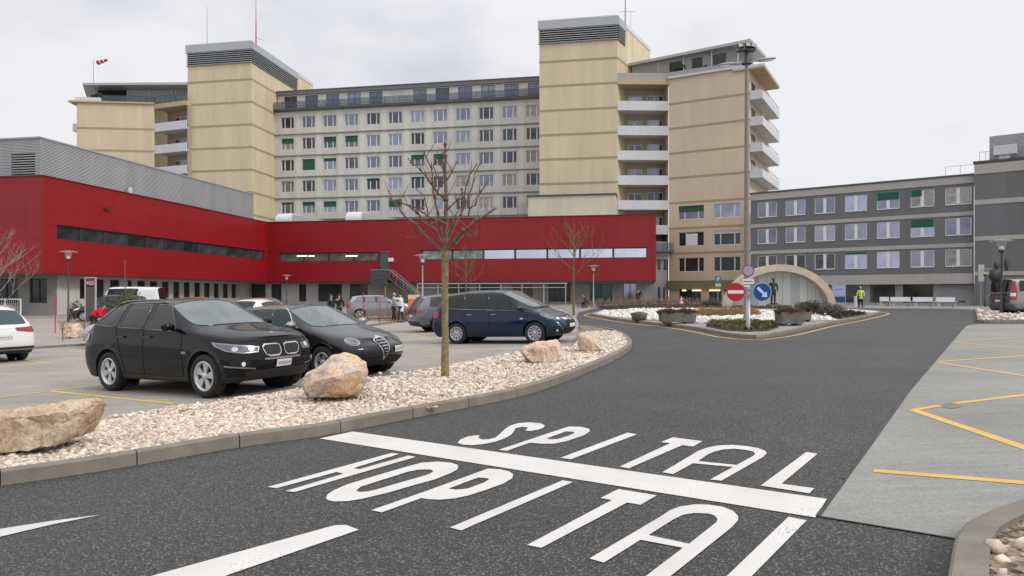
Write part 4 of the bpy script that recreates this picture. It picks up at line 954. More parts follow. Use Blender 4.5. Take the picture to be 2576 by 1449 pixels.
def finish(me0,lvl=2):
    me=bpy.data.meshes.new('cage'); me.from_pydata(me0[0],[],me0[1]); me.update()
    for i,p in enumerate(me.polygons): p.material_index=me0[2][i]
    for _ in range(0): pass
    nm=max(me0[2])+1
    for i in range(nm): me.materials.append(None)
    cr=me.attributes.new('crease_edge','FLOAT','EDGE'); d={}
    for (a,b),c in me0[3].items(): d[(min(a,b),max(a,b))]=c
    for e in me.edges:
        k=(min(e.vertices),max(e.vertices)); cr.data[e.index].value=d.get(k,0)
    o=bpy.data.objects.new('cage',me); COL.objects.link(o); m=o.modifiers.new('s','SUBSURF'); m.levels=lvl; m.render_levels=lvl
    dg=bpy.context.evaluated_depsgraph_get(); ev=o.evaluated_get(dg); q=ev.to_mesh()
    V=[v.co.copy() for v in q.vertices]; Fs=[tuple(p.vertices) for p in q.polygons]; Mi=[p.material_index for p in q.polygons]
    ev.to_mesh_clear(); bpy.data.objects.remove(o); bpy.data.meshes.remove(me)
    return V,Fs,Mi
def wheel_parts(Rw,rr,n,style,w=.22):
    ty=MB(); Mx=Matrix.Rotation(R(-90),4,'X')      # lathe axis -> +Y outward
    ty.lathe([(rr-.02,-w/2),(rr+.01,-w/2+.0),(Rw-.03,-w/2+.005),(Rw-.005,-w/2+.03),(Rw,-w*.2),(Rw,w*.2),(Rw-.005,w/2-.03),(Rw-.035,w/2),(rr+.01,w/2),(rr-.01,w/2-.02),(rr-.02,-w/2)],36,Mx)
    ri=MB(); ri.lathe([(rr-.0,w/2-.02),(rr-.012,w/2-.005),(rr-.035,w/2-.012),(rr-.04,0)],36,Mx)
    ri.lathe([(.0,w/2-.012),(.05,w/2-.015),(.062,w/2-.03),(.06,w/2-.06)],16,Mx)
    for i in range(n):
        for s in ((-.10,.10) if style=='double' else (0,)):
            a=2*math.pi*i/n; b=a+s*1.6
            p0=Vector((math.cos(a+s*.4)*.05,w/2-.035,math.sin(a+s*.4)*.05)); p1=Vector((math.cos(b)*(rr-.015),w/2-.028,math.sin(b)*(rr-.015)))
            d=(p1-p0); t=Vector((-d.z,0,d.x)).normalized(); wd=(.024,.036) if style=='double' else ((.022,.034) if style=='thin' else (.03,.052))
            vs=[p0-t*wd[0],p0+t*wd[0],p1+t*wd[1],p1-t*wd[1]]; vs+= [q-Vector((0,.03,0)) for q in vs]
            ri.add(vs,[(0,1,2,3),(7,6,5,4),(0,4,5,1),(1,5,6,2),(2,6,7,3),(3,7,4,0)])
    dk=MB(); dk.lathe([(0,w/2-.08),(rr-.03,w/2-.08)],24,Mx)
    return ty,ri,dk
def frame_of(C,yaw):
    x,y=C; f=Vector((math.cos(yaw),math.sin(yaw))); l=Vector((-f.y,f.x))
    zf,zr=gz(x+f.x*1.3,y+f.y*1.3),gz(x-f.x*1.3,y-f.y*1.3); zl,zR=gz(x+l.x*.8,y+l.y*.8),gz(x-l.x*.8,y-l.y*.8)
    X=Vector((f.x*2.6,f.y*2.6,zf-zr)).normalized(); Y=Vector((l.x*1.6,l.y*1.6,zl-zR)); Y=(Y-X*Y.dot(X)).normalized(); Zv=X.cross(Y)
    M=Matrix((( X.x,Y.x,Zv.x,x),(X.y,Y.y,Zv.y,y),(X.z,Y.z,Zv.z,(zf+zr+zl+zR)/4+.005),(0,0,0,1)))
    return M
def car(name,label,C,yaw,s,pm,group='cars in the parking lot',cat='car',detail=2,lvl=2):
    root=empty(name,mat=frame_of(C,yaw)@Matrix.Scale(s.get('scale',1),4),label=label,cat=cat,group=group)
    g=lambda k,d=None: s.get(k,d)
    L_,Wd,H=s['L'],s['W'],s['H']; a=L_/2; zb=g('zb',.22); hz=s['hood_z']; cz=s['cowl_z']; cx=s['cowl_x']; wt=s['wst_x']
    Wr=g('Wr',Wd*.68); rt,rtz=s['rt_x'],s['rt_z']; rb,rbz=s['rb_x'],s['rb_z']; bf,br_=s['belt_f'],s['belt_r']; axf,axr,Rw=s['axf'],s['axr'],s['R']
    xb,xc,xq=s['xb'],s['xc'],s['xq']; xqt=g('xqt',xq+.15); nz=g('nose',.10); wz=g('waist',.64)
    belt=lambda x: bf+(br_-bf)*min(1,max(0,(cx-x)/(cx-xq)))
    rz=lambda x: H-.0 if x>xc else H+(rtz-H)*((xc-x)/(xc-rt))**1.5 if x>rt else rtz
    hm=hz+.62*(cz-hz)
    St=[]
    St.append([(a-.26,Wd*.72,zb+.03),(a-.05,Wd*.80,zb+.20),(a-.04,Wd*.78,wz*.97),(a-.05-nz,Wd*.74,hz-.07),(a-.09-nz,Wd*.62,hz),(a-.05-nz,Wd*.36,hz+.02),(a-.04-nz,0,hz+.03)])
    x=a-.36-nz*.5; h1=hz+.12*(cz-hz)/.4 if 0 else hz+(cz-hz)*.25
    St.append([(a-.42,Wd*.90,zb),(a-.34,Wd*.965,zb+.18),(a-.36,Wd*.975,wz),(x-.08,Wd*.92,h1-.03),(x-.05,Wd*.80,h1+.03),(x,Wd*.42,h1+.045),(x+.03,0,h1+.05)])
    St.append([(axf-.05,Wd*.94,zb),(axf-.05,Wd*.995,zb+.18),(axf-.05,Wd,wz+.02),(axf-.05,Wd*.945,hm-.03),(axf-.05,Wd*.81,hm+.03),(axf,Wd*.42,hm+.05),(axf,0,hm+.055)])
    St.append([(cx,Wd*.93,zb),(cx,Wd*.985,zb+.18),(cx,Wd*.995,wz+.03),(cx+.02,Wd*.955,bf-.02),(cx+.0,Wd*.86,cz),(cx+.12,Wd*.46,cz+.03),(cx+.16,0,cz+.035)])
    x=cx-.28; St.append([(x,Wd*.93,zb),(x,Wd*.98,zb+.18),(x,Wd*.995,wz+.03),(x,Wd*.955,belt(x)),(wt,Wr,H-.11),(wt+.05,Wr*.6,H-.045),(wt+.07,0,H-.03)])
    def mid(x,xt=None): 
        xt=x if xt is None else xt; z=rz(xt); return [(x,Wd*.93,zb),(x,Wd*.98,zb+.18),(x,Wd*.995,wz+.03),(x,Wd*.955,belt(x)),(xt,Wr*1.0,z-.075),(xt,Wr*.6,z-.015),(xt,0,z)]
    St+= [mid(xb+.05),mid(xb-.05),mid(xc+.05),mid(xc-.05)]
    q=mid(xq,xqt); q[3]=(xq,Wd*.945,belt(xq)+.02); q[4]=(xqt,Wr*.97,rz(xqt)-.08); St.append(q)
    x=max(xq-.16,-a+.34); St.append([(x,Wd*.92,zb),(x,Wd*.975,zb+.18),(x,Wd*.985,wz+.04),(x,Wd*.93,br_+.01),(rt+.02,Wr*.93,rtz-.07),(rt,Wr*.6,rtz-.02),(rt-.01,0,rtz)])
    St.append([(-a+.24,Wd*.90,zb+.02),(-a+.16,Wd*.955,zb+.2),(-a+.14,Wd*.965,wz+.04),(max(rb+.04,-a+.10),Wd*.90,rbz-.06),(rb+.01,Wd*.76,rbz),(rb-.01,Wd*.42,rbz),(rb-.02,0,rbz)])
    St.append([(-a+.14,Wd*.80,zb+.06),(-a+.01,Wd*.88,zb+.22),(-a+.01,Wd*.87,wz),(-a+.05,Wd*.84,rbz-.16),(-a+.06,Wd*.68,rbz-.12),(-a+.04,Wd*.38,rbz-.12),(-a+.03,0,rbz-.12)])
    n=len(St); V=[];idx={}
    for i,r in enumerate(St):
        r=[(r[0][0],0,r[0][2]-.0)]+r
        for j,(x,y,z) in enumerate(r):
            for sgn in (1,-1):
                if (j in (0,7)) and sgn==-1: idx[i,j,-1]=idx[i,j,1]; continue
                idx[i,j,sgn]=len(V); V.append((x,y*sgn,z))
    Fs=[];Mi=[]; T={'body':0,'windscreen':1,'rear':2,'pillar':3}
    names=['body','windscreen','rear_window','pillar_trim']; sides={}
    def tid(k,sg):
        if (k,sg) not in sides: sides[k,sg]=len(names); names.append('side_window')
        return sides[k,sg]
    def tid2(k,sg):
        if (k,sg) not in sides: sides[k,sg]=len(names); names.append('pillar_trim')
        return sides[k,sg]
    for i in range(n-1):
        for j in range(7):
            for sg in (1,-1):
                m=0
                if i==3 and j in(5,6): m=1
                elif i==3 and j==4 and g('frontq'): m=tid(3,sg)
                elif j==4 and i==4: m=tid(4,sg)
                elif j==4 and i==6: m=tid(6,sg)
                elif j==4 and i==8 and not g('noquarter'): m=tid(8,sg)
                elif j==4 and i in(5,7): m=tid2(i,sg)
                elif i==10 and j in(5,6): m=2
                q=(idx[i,j,sg],idx[i,j+1,sg],idx[i+1,j+1,sg],idx[i+1,j,sg])
                Fs.append(q if sg==1 else q[::-1]); Mi.append(m)
    for i,bul in ((0,g('bulge',.07)),(n-1,-.04)):
        cs={}
        for j in range(1,7):
            x,y,z=St[i][j-1]; cs[j]=len(V); V.append((x+bul*(1 if 1<j<5 else .4),0,z))
        cs[0]=idx[i,0,1];cs[7]=idx[i,7,1]
        for j in range(7):
            for sg in(1,-1):
                q=[idx[i,j,sg],cs[j],cs[j+1],idx[i,j+1,sg]]; q=[v for k,v in enumerate(q) if v not in q[:k]]
                if len(q)<3: continue
                if (i==0)^(sg==-1): q=q[::-1]
                q=q[::-1] if i==0 else q[::-1]
                Fs.append(tuple(q)); Mi.append(0)
    cr={}
    def crs(i0,j0,i1,j1,c):
        for sg in(1,-1): cr[(idx[i0,j0,sg],idx[i1,j1,sg])]=c
    for j in (5,6): crs(3,j,3,j+1,.8); crs(4,j,4,j+1,.5); crs(10,j,10,j+1,.55); crs(11,j,11,j+1,.6)
    crs(3,5,4,5,.6)
    for i in range(3,10): crs(i,4,i+1,4,.75)
    for i in range(4,10): crs(i,5,i+1,5,.35)
    for i in range(1,11): crs(i,3,i+1,3,.25)
    for i in range(0,12): crs(i,1,i+1,1,.5)
    for i in range(1,4): crs(i-1,4,i,4,.3)
    for i in (4,5,6,7,8,9): crs(i,4,i,5,.6)
    V,Fs,Mi=finish((V,Fs,Mi,cr),lvl)
    # wheel arches
    Ra=Rw+g('arch_gap',.055); keep=[]
    for ax in (axf,axr):
        zc=Rw
        ins=[abs(v.y)>Wd*.55 and math.hypot(v.x-ax,v.z-zc)<Ra for v in V]
        nf=[];nm=[]
        for f,m in zip(Fs,Mi):
            if all(ins[i] for i in f): continue
            nf.append(f);nm.append(m)
        used={i for f in nf for i in f}
        for i in used:
            if ins[i]:
                v=V[i]; dx,dz=v.x-ax,v.z-zc; r=math.hypot(dx,dz) or 1e-3
                V[i]=Vector((ax+dx/r*Ra,v.y,zc+dz/r*Ra))
        Fs,Mi=nf,nm
    bvh=BVHTree.FromPolygons(V,Fs)
    clz=g('clad',0)
    if clz:
        names.append('lower_cladding'); k=len(names)-1
        for q,(f,m) in enumerate(zip(Fs,Mi)):
            if m==0:
                c=sum((V[i] for i in f),Vector())/len(f)
                near=min(math.hypot(c.x-ax,c.z-Rw) for ax in(axf,axr))<Ra+.055
                if (c.z<clz or (near and abs(c.y)>Wd*.8)) : Mi[q]=k
    mats={'body':pm,'windscreen':CGF,'rear_window':g('rearglass',CGL),'pillar_trim':TRIM,'side_window':g('sideglass',CGL),'lower_cladding':TRIM}
    for k,nm in enumerate(names):
        fs=[f for f,m in zip(Fs,Mi) if m==k]
        if not fs: continue
        us=sorted({i for f in fs for i in f}); mp_={v:i for i,v in enumerate(us)}
        mb=MB(); mb.add([V[i] for i in us],[tuple(mp_[i] for i in f) for f in fs],True); gl_=mb.build(nm,mats[nm],root,True)
        if nm in ('side_window','windscreen','rear_window') and detail>=1:
            ec={}
            for f in fs:
                for q0,q1 in zip(f,f[1:]+f[:1]): e_=(min(q0,q1),max(q0,q1)); ec[e_]=ec.get(e_,0)+1
            nx={}
            for (q0,q1),c_ in ec.items():
                if c_==1: nx.setdefault(q0,[]).append(q1); nx.setdefault(q1,[]).append(q0)
            s0=next(iter(nx)); loop=[s0]; pv=None; cu=s0
            while True:
                nn_=[w_ for w_ in nx[cu] if w_!=pv]
                if not nn_ or nn_[0]==s0 or len(loop)>2000: break
                pv,cu=cu,nn_[0]; loop.append(cu)
            sb_=MB(); sb_.tube([V[i] for i in loop[::2]]+[V[loop[0]],V[loop[1]]],.011,5,cap=False); sb_.build('window_seal',g('seal',GLOSSB),gl_,True)
    if g('interior'):
        itm=mat('car_interior',(.03,.03,.032),rough=.9); f0=cx+.0; r0=xq-.05
        mb=MB(); mb.box(((f0+r0)/2,0,.52),(f0-r0,Wd*1.62,.30)); mb.box((cx-.24,0,(cz-.10+.62)/2),(.34,Wd*1.5,cz-.72)); it=mb.build('interior',itm,root,True)
        stm=mat('car_seat',(.10,.10,.105),rough=.9); sx_=(cx-1.05,xc-.28)
        for x in sx_:
            for y in (-.38,.38):
                mb=MB(); M=Matrix.Translation((x,y,.70))@Matrix.Rotation(R(-14),4,'Y'); mb.blob((0,0,.22),(.09,.24,.36),1,.05,2); mb.blob((-.02,0,.66),(.055,.13,.10),1,.05,2); mb.v=[tuple(M@Vector(v)) for v in mb.v]; mb.build('seat',stm,it)
                it.children[-1].matrix_parent_inverse=Matrix() if it.children else Matrix()
        mb=MB(); M=Matrix.Translation((cx-.50,.38,cz-.06))@Matrix.Rotation(R(65),4,'Y')
        P=[M@Vector((.17*math.cos(t*math.pi/9),.18*math.sin(t*math.pi/9),0)) for t in range(19)]; mb.tube(P,.016,6,cap=False); sw=mb.build('steering_wheel',TRIM,it,True)
    # wheel wells and wheels
    for ax in (axf,axr):
        for sg in(1,-1):
            mb=MB();pts=[];k=14
            for i in range(k+1):
                t=math.pi*1.16*i/k-math.pi*.08; pts.append((ax+math.cos(t)*(Ra-.004),Rw+math.sin(t)*(Ra-.004)))
            vs=[(x,sg*(Wd-.03),z) for x,z in pts]+[(x,sg*(Wd-.34),z) for x,z in pts]
            mb.add(vs,[(i,i+1,k+1+i+1,k+1+i) for i in range(k)]); mb.add([(x,sg*(Wd-.34),z) for x,z in pts],[tuple(range(k+1))])
            mb.build('wheel_well',BLK,root,True)
    ty,ri,dk=wheel_parts(Rw,g('rim',Rw*.66),g('spokes',7),g('style','single'))
    proto=None
    for ax in (axf,axr):
        for sg in(1,-1):
            M=Matrix.Translation((ax,sg*(Wd-.125),Rw))@Matrix.Rotation(0 if sg==1 else math.pi,4,'Z')@Matrix.Rotation(random.random(),4,'Y')
            if proto is None:
                w=ty.build('wheel',RUB,root,True); r_=ri.build('rim',g('rimmat',RIM),w,True); d_=dk.build('rim_back',RIMD,w,True); proto=w
            else: w=copy_tree(proto,root)
            w.matrix_basis=M
    # helpers on the surface
    def ray(o,d):
        h=bvh.ray_cast(Vector(o),Vector(d)); return (h[0],h[1]) if h[0] else (None,None)
    def patch(nm,pts,d,m,off=.008,parent=None,cell=.06,both=False,label=None,thick=0):
        for sg in ((1,-1) if both else (1,)):
            P=[Vector((p[0],p[1]*sg,p[2])) for p in pts]; D=Vector((d[0],d[1]*sg,d[2] if len(d)>2 else 0)).normalized(); rt_=D.cross(Vector((0,0,1))).normalized(); up=rt_.cross(D)
            q=[(p.dot(rt_),p.dot(up)) for p in P]
            bm=bmesh.new(); vs=[bm.verts.new((x,y,0)) for x,y in q]
            for t in tessellate_polygon([[Vector((x,y,0)) for x,y in q]]):
                try: bm.faces.new([vs[i] for i in t])
                except ValueError: pass
            for axx in (0,1):
                lo=min(v[axx] for v in q);hi=max(v[axx] for v in q);k=lo+cell
                while k<hi-.005:
                    co=[0,0,0];no=[0,0,0];co[axx]=k;no[axx]=1; bmesh.ops.bisect_plane(bm,geom=bm.verts[:]+bm.edges[:]+bm.faces[:],plane_co=co,plane_no=no,dist=1e-5);k+=cell
            ok=True
            for v in bm.verts:
                o=rt_*v.co.x+up*v.co.y-D*4; h,nn=ray(o,D)
                if h is None: v.co=Vector((0,0,-99)); continue
                if nn.dot(D)>0: nn=-nn
                v.co=h+nn*off
            bmesh.ops.delete(bm,geom=[v for v in bm.verts if v.co.z<-50],context='VERTS')
            bmesh.ops.recalc_face_normals(bm,faces=bm.faces[:])
            if bm.faces and sum((f.normal.dot(D) for f in bm.faces))>0: bmesh.ops.reverse_faces(bm,faces=bm.faces[:])
            mb=MB(); bm.verts.index_update(); mb.add([v.co.copy() for v in bm.verts],[tuple(v.index for v in f.verts) for f in bm.faces],True); bm.free()
            o=mb.build(nm,m,parent or root,True)
            if label: o['label']=label
        return o
    def sline(mb,pts,r=.006,sg=1):
        P=[]
        for (x0,z0),(x1,z1) in zip(pts[:-1],pts[1:]):
            k=max(2,int(math.hypot(x1-x0,z1-z0)/.07))
            for i in range(k+(1 if (x1,z1)==pts[-1] else 0)):
                x,z=x0+(x1-x0)*i/k,z0+(z1-z0)*i/k; h,nn=ray((x,sg*3,z),(0,-sg,0))
                if h: P.append(h+Vector((0,sg*.001,0)))
        if len(P)>1: mb.tube(P,r,4,smooth=False)
    # door gaps
    if detail>=1:
        for sg in(1,-1):
            mb=MB(); bz=zb+.10
            xs=[cx-.10,xb,xc-.0]
            sline(mb,[(cx-.16,belt(cx)-.03),(cx-.12,.7),(cx-.12,bz)],.006,sg); sline(mb,[(xb,belt(xb)),(xb,bz)],.006,sg)
            sline(mb,[(xc-.02,belt(xc)),(xc-.02,.75),(xc+.06,.5),(xc+.1,bz)] if axr+Ra<xc+.05 else [(xc-.02,belt(xc)),(axr+Ra*.75,.95) ,(axr+Ra+.06,.5),(axr+Ra+.08,bz)],.006,sg)
            sline(mb,[(cx-.12,bz),(axr+Ra+.1,bz)],.006,sg)
            mb.build('door_gaps',DSEAM,root,True)
            hy=g('handle_z',.0) or belt(xb)-.13
            for x in (xb+.14,xc+.16):
                h,nn=ray((x,sg*3,hy),(0,-sg,0))
                if h: mb=MB(); mb.box((x,h.y+sg*.022,hy),(.19,.022,.03)); mb.box((x-.07,h.y+sg*.01,hy),(.03,.03,.025)); mb.box((x+.07,h.y+sg*.01,hy),(.03,.03,.025)); mb.build('door_handle',g('handlemat',pm),root,True)
            # mirror
            mb=MB(); mx=cx-.34; mz=belt(mx)+.09; my=Wd+.08
            mb.blob((mx,sg*my,mz),(.085,.125,.075),3,.15,2); mb.tube([(mx,sg*(Wd*.93),mz-.06),(mx,sg*my,mz-.03)],.03,6); mb.build('mirror',g('mirrormat',pm),root,True)
            if g('beltline'):
                mb=MB(); sline(mb,[(cx-.12,belt(cx)+.012),(xc,belt(xc)+.012),(xq+.02,belt(xq)+.02)],.011,sg); mb.build('window_trim',g('beltline'),root,True)
            if g('rails'):
                mb=MB(); P=[]
                for i in range(9):
                    x=wt-.18+(rt+.25-wt+.18)*i/8; h,nn=ray((x,sg*Wr*.93,4),(0,0,-1))
                    if h: P.append(h+Vector((0,0,.045 if 0<i<8 else .0)))
                mb.tube(P,.016,6); mb.build('roof_rail',g('rails'),root,True)
            if g('crease'):
                mb=MB(); sline(mb,[(axf+.1,g('crease')-.02),(axr-.1,g('crease')+.03)],.005,sg); mb.build('body_crease',pm,root,True)
    root['_p']=0; del root['_p']
    return root,patch,ray,s
def by_wheel(u,v,yaw,s,side=-1,ax='axf'):
    x,y=gp(u,v); f=Vector((math.cos(yaw),math.sin(yaw))); l=Vector((-f.y,f.x)); q=s.get('scale',1); c=Vector((x,y))-f*s[ax]*q-l*side*(s['W']-.03)*q; return (c.x,c.y)
SUV=dict(L=4.44,W=.915,H=1.625,zb=.23,hood_z=.93,cowl_z=1.12,cowl_x=.98,wst_x=.22,rt_x=-1.78,rt_z=1.53,rb_x=-2.13,rb_z=1.10,belt_f=1.05,belt_r=1.17,axf=1.38,axr=-1.29,R=.352,xb=-.22,xc=-1.02,xq=-1.72,xqt=-1.36,clad=.33,scale=1.0,rim=.248,spokes=5,style='double',waist=.68,nose=.06,Wr=.62)
def fpatch(a,pts): return [(a,y,z) for y,z in pts]
# ---- black sport utility car
yaw=R(-31); C=by_wheel(514,1003,yaw,dict(SUV,scale=1.045))
SX=dict(SUV,scale=1.045,interior=1,sideglass=mat('tinted_glass',(.008,.009,.009),alpha=.85,rough=.05,spec=.5,coat=.2),rails=GLOSSB,handlemat=None or GLOSSB)
PB_=paint('black_paint',(.005,.005,.0065),rough=.35,coat=.6,spec=.05)
root,patch,ray,s=car('sport_utility_car','black sport utility car with chrome twin grille, parked nose to the gravel bed',C,yaw,SX,PB_,lvl=3)
a=s['L']/2
for sg in(1,-1):
    ring=[(.03,.72),(.045,.665),(.09,.635),(.26,.635),(.33,.665),(.365,.74),(.37,.80),(.33,.835),(.09,.835),(.035,.81)]
    r2=[(.05+(.19-.05)*0+(y-.19)*.84+.19-.05,z) for y,z in ring]
    cy=sum(p[0] for p in ring)/len(ring);cz_=sum(p[1] for p in ring)/len(ring)
    inn=[(cy+(y-cy)*.87,cz_+(z-cz_)*.80) for y,z in ring]
    o=patch('grille',[(a,y*sg,z) for y,z in ring],(-1,0),CHR,.014,label='chrome kidney shaped grille')
    patch('grille_inset',[(a,y*sg,z) for y,z in inn],(-1,0),BLK,.022,parent=o)
    for k in range(7):
        y=cy-.115+k*.038; patch('grille_bar',[(a,(y-.006)*sg,cz_-.075),(a,(y+.006)*sg,cz_-.075),(a,(y+.006)*sg,cz_+.075),(a,(y-.006)*sg,cz_+.075)],(-1,0),mat('grille_dark_bar',(.05,.05,.05),rough=.4),.026,parent=o,cell=.1)
patch('headlight',[(2.12,.42,.715),(2.12,.40,.80),(2.0,.62,.835),(1.80,.80,.87),(1.60,.885,.895),(1.66,.885,.83),(1.85,.82,.745),(2.02,.62,.705)],(-.80,-.6),SAT,.010,both=True)
patch('headlight_lens',[(2.12,.435,.735),(2.12,.43,.79),(2.0,.62,.82),(1.80,.80,.85),(1.68,.86,.865),(1.72,.86,.83),(1.86,.80,.765),(2.02,.62,.725)],(-.80,-.6),HL,.016,both=True)
for y in (.52,.70): patch('headlight_ring',[(2.1-(y-.5)*.9,y+.06*math.cos(t*math.pi/5),.775+.038*math.sin(t*math.pi/5)) for t in range(10)],(-.80,-.6),mat('lamp_ring',(.55,.57,.62),rough=.2,coat=1),.020,both=True)
patch('lower_intake',[(a,-.62,.30),(a,-.66,.44),(a,.66,.44),(a,.62,.30)],(-1,0),TRIM,.010)
patch('side_intake',[(2.1,.56,.48),(2.1,.56,.58),(1.9,.82,.60),(1.95,.80,.52)],(-.85,-.5),BLK,.010,both=True)
patch('bumper_blade',[(2.15,.50,.455),(2.15,.50,.475),(1.86,.86,.53),(1.86,.86,.505)],(-.8,-.55),SAT,.014,both=True)
patch('fog_lamp',[(2.05+0,.66+.035*math.cos(t*math.pi/5),.545+.035*math.sin(t*math.pi/5)) for t in range(10)],(-.85,-.5),HLW,.018,both=True)
patch('chrome_lip',[(a,-.36,.585),(a,-.36,.612),(a,.36,.612),(a,.36,.585)],(-1,0),SAT,.014)
o=patch('number_plate',[(a,-.15,.47),(a,-.15,.575),(a,.15,.575),(a,.15,.47)],(-1,0),PLT,.032)
for k in range(6): y=-.11+k*.042; patch('plate_character',[(a,y,.50),(a,y,.545),(a,y+.022,.545),(a,y+.022,.50)],(-1,0),PLG,.036,parent=o,cell=.1)
patch('bonnet_badge',[(1.93+.04*math.cos(t*math.pi/6),.04*math.sin(t*math.pi/6),.93) for t in range(12)],(-.25,0,-1),CHR,.006)
patch('bonnet_gap',[(2.08,-.66,.9),(2.08,-.66,.885),(2.08,.66,.885),(2.08,.66,.9)],(-1,0),DSEAM,.005)
patch('tail_light',[(-2.20,.60,.93),(-2.2,.60,1.02),(-1.98,.90,1.04),(-1.93,.90,.92),(-2.1,.85,.86)],(.75,-.66),TLR,.010,both=True)
mbx=MB(); mbx.box((.9,-.905,.72),(.12,.01,.04)); mbx.build('wing_badge',SAT,root,True)
# ---- dark hatchback
PH_=paint('charcoal_paint',(.018,.018,.021),metal=.3,rough=.25)
HT=dict(scale=1.035,L=4.35,W=.895,H=1.465,zb=.19,hood_z=.74,cowl_z=.98,cowl_x=.98,wst_x=.16,rt_x=-1.75,rt_z=1.38,rb_x=-2.02,rb_z=1.05,belt_f=.95,belt_r=1.07,axf=1.36,axr=-1.27,R=.325,xb=-.18,xc=-.92,xq=-1.38,xqt=-1.30,rim=.215,spokes=5,style='single',waist=.62,nose=.12,bulge=.12,Wr=.60,beltline=None,mirrormat=SAT,sideglass=mat('teal_glass',(.02,.04,.04),alpha=.7,rough=.06,metal=.15,spec=.6))
root,patch,ray,s=car('hatchback_car','dark charcoal hatchback with shield shaped grille and silver mirror, beside the black sport utility car',(-4.44,15.66),R(-33),dict(HT,interior=1),PH_,lvl=3)
a=s['L']/2
shield=[(-.165,.70),(-.155,.755),(-.05,.775),(0,.80),(.05,.775),(.155,.755),(.165,.70),(.10,.52),(0,.33),(-.10,.52)]
o=patch('grille',fpatch(a,shield),(-1,0),CHR,.012,label='chrome shield grille')
patch('grille_inset',fpatch(a,[(y*.80,.60+(z-.60)*.80) for y,z in shield]),(-1,0),BLK,.018,parent=o)
for k in range(5): z=.49+k*.05; w=.035+k*.021; patch('grille_bar',fpatch(a,[(-w,z),(-w,z+.012),(w,z+.012),(w,z)]),(-1,0),CHR,.022,parent=o,cell=.2)
patch('headlight',[(1.92-.0,.62+.155*math.cos(t*math.pi/8)*(1+.2*(t>4 and t<12)),.715+.10*math.sin(t*math.pi/8)+.05*math.cos(t*math.pi/8)) for t in range(16)],(-.80,-.45,-.25),SAT,.008,both=True)
patch('headlight_lens',[(1.92,.62+.13*math.cos(t*math.pi/8),.715+.08*math.sin(t*math.pi/8)+.04*math.cos(t*math.pi/8)) for t in range(16)],(-.80,-.45,-.25),HL,.014,both=True)
patch('lower_intake',fpatch(a,[(-.60,.24),(-.66,.36),(-.15,.42),(.15,.42),(.66,.36),(.60,.24)]),(-1,0),BLK,.010)
patch('fog_lamp',[(1.95,.60+.04*math.cos(t*math.pi/5),.34+.04*math.sin(t*math.pi/5)) for t in range(10)],(-.9,-.4),HLW,.018,both=True)
o=patch('number_plate',fpatch(a,[(.26,.47),(.26,.57),(.56,.57),(.56,.47)]),(-1,0),PLT,.03)
for k in range(6): y=.30+k*.042; patch('plate_character',fpatch(a,[(y,.50),(y,.545),(y+.02,.545),(y+.02,.50)]),(-1,0),PLG,.034,parent=o,cell=.1)
patch('tail_light',[(-2.1,.62,.85),(-2.1,.62,.95),(-1.95,.86,.96),(-1.92,.88,.85)],(.75,-.66),TLR,.010,both=True)
mb=MB()
for sg in(1,-1):
    P=[]
    for k in range(9):
        t=k/8; x=.66-.62*t-(.0); z0=.99+.40*math.sin(t*math.pi/2); h,nn=ray((x-.1,sg*3,z0),(0,-sg,0))
        if h: P.append(h+Vector((0,sg*.006,0)))
    if len(P)>2: mb.tube(P,.012,5)
mb.build('window_trim',CHR,root,True)
# ---- blue people carrier
PZ=paint('dark_blue_paint',(.005,.016,.05),metal=.2,rough=.22)
MV=dict(L=4.66,W=.935,H=1.735,zb=.22,hood_z=.84,cowl_z=1.12,cowl_x=1.32,wst_x=.26,rt_x=-1.92,rt_z=1.64,rb_x=-2.22,rb_z=1.12,belt_f=1.02,belt_r=1.15,axf=1.42,axr=-1.34,R=.345,xb=-.12,xc=-1.0,xq=-1.86,xqt=-1.72,rim=.235,spokes=10,style='thin',waist=.66,nose=.14,bulge=.10,Wr=.68,beltline=CHR,frontq=True,handlemat=SAT,sideglass=mat('grey_green_glass',(.018,.027,.027),alpha=.72,rough=.06,metal=.1,spec=.55),rimmat=mat('hub_cap',(.50,.49,.52),rough=.35,metal=.6))
root,patch,ray,s=car('people_carrier','dark blue people carrier parked side on behind the bare tree trunk',(-.22,23.65),R(-24),dict(MV,interior=1),PZ,lvl=3)
a=s['L']/2
patch('headlight',[(2.1,.48,.72),(2.15,.46,.78),(1.95,.66,.84),(1.72,.80,.93),(1.60,.86,.95),(1.68,.88,.86),(1.86,.82,.76),(2.02,.64,.70)],(-.8,-.55,-.15),HL,.010,both=True)
patch('headlight_lens',[(2.05,.60+.07*math.cos(t*math.pi/5),.77+.045*math.sin(t*math.pi/5)) for t in range(10)],(-.8,-.55,-.15),HLW,.016,both=True)
patch('grille_bar',fpatch(a,[(-.46,.77),(-.40,.72),(.40,.72),(.46,.77),(.44,.80),(0,.79),(-.44,.80)]),(-1,0),CHR,.014)
patch('emblem',fpatch(a,[(.075*math.cos(t*math.pi/6),.765+.075*math.sin(t*math.pi/6)) for t in range(12)]),(-1,0),CHR,.024)
patch('grille',fpatch(a,[(-.42,.70),(-.34,.60),(.34,.60),(.42,.70)]),(-1,0),BLK,.010)
patch('lower_intake',fpatch(a,[(-.55,.28),(-.62,.42),(-.40,.50),(.40,.50),(.62,.42),(.55,.28)]),(-1,0),BLK,.010)
patch('bumper_blade',[(2.2,.45,.33),(2.2,.45,.35),(2.05,.70,.62),(2.05,.70,.59)],(-.9,-.4),SAT,.014,both=True)
patch('fog_lamp',[(2.0,.70+.035*math.cos(t*math.pi/5),.42+.035*math.sin(t*math.pi/5)) for t in range(10)],(-.85,-.5),HLW,.014,both=True)
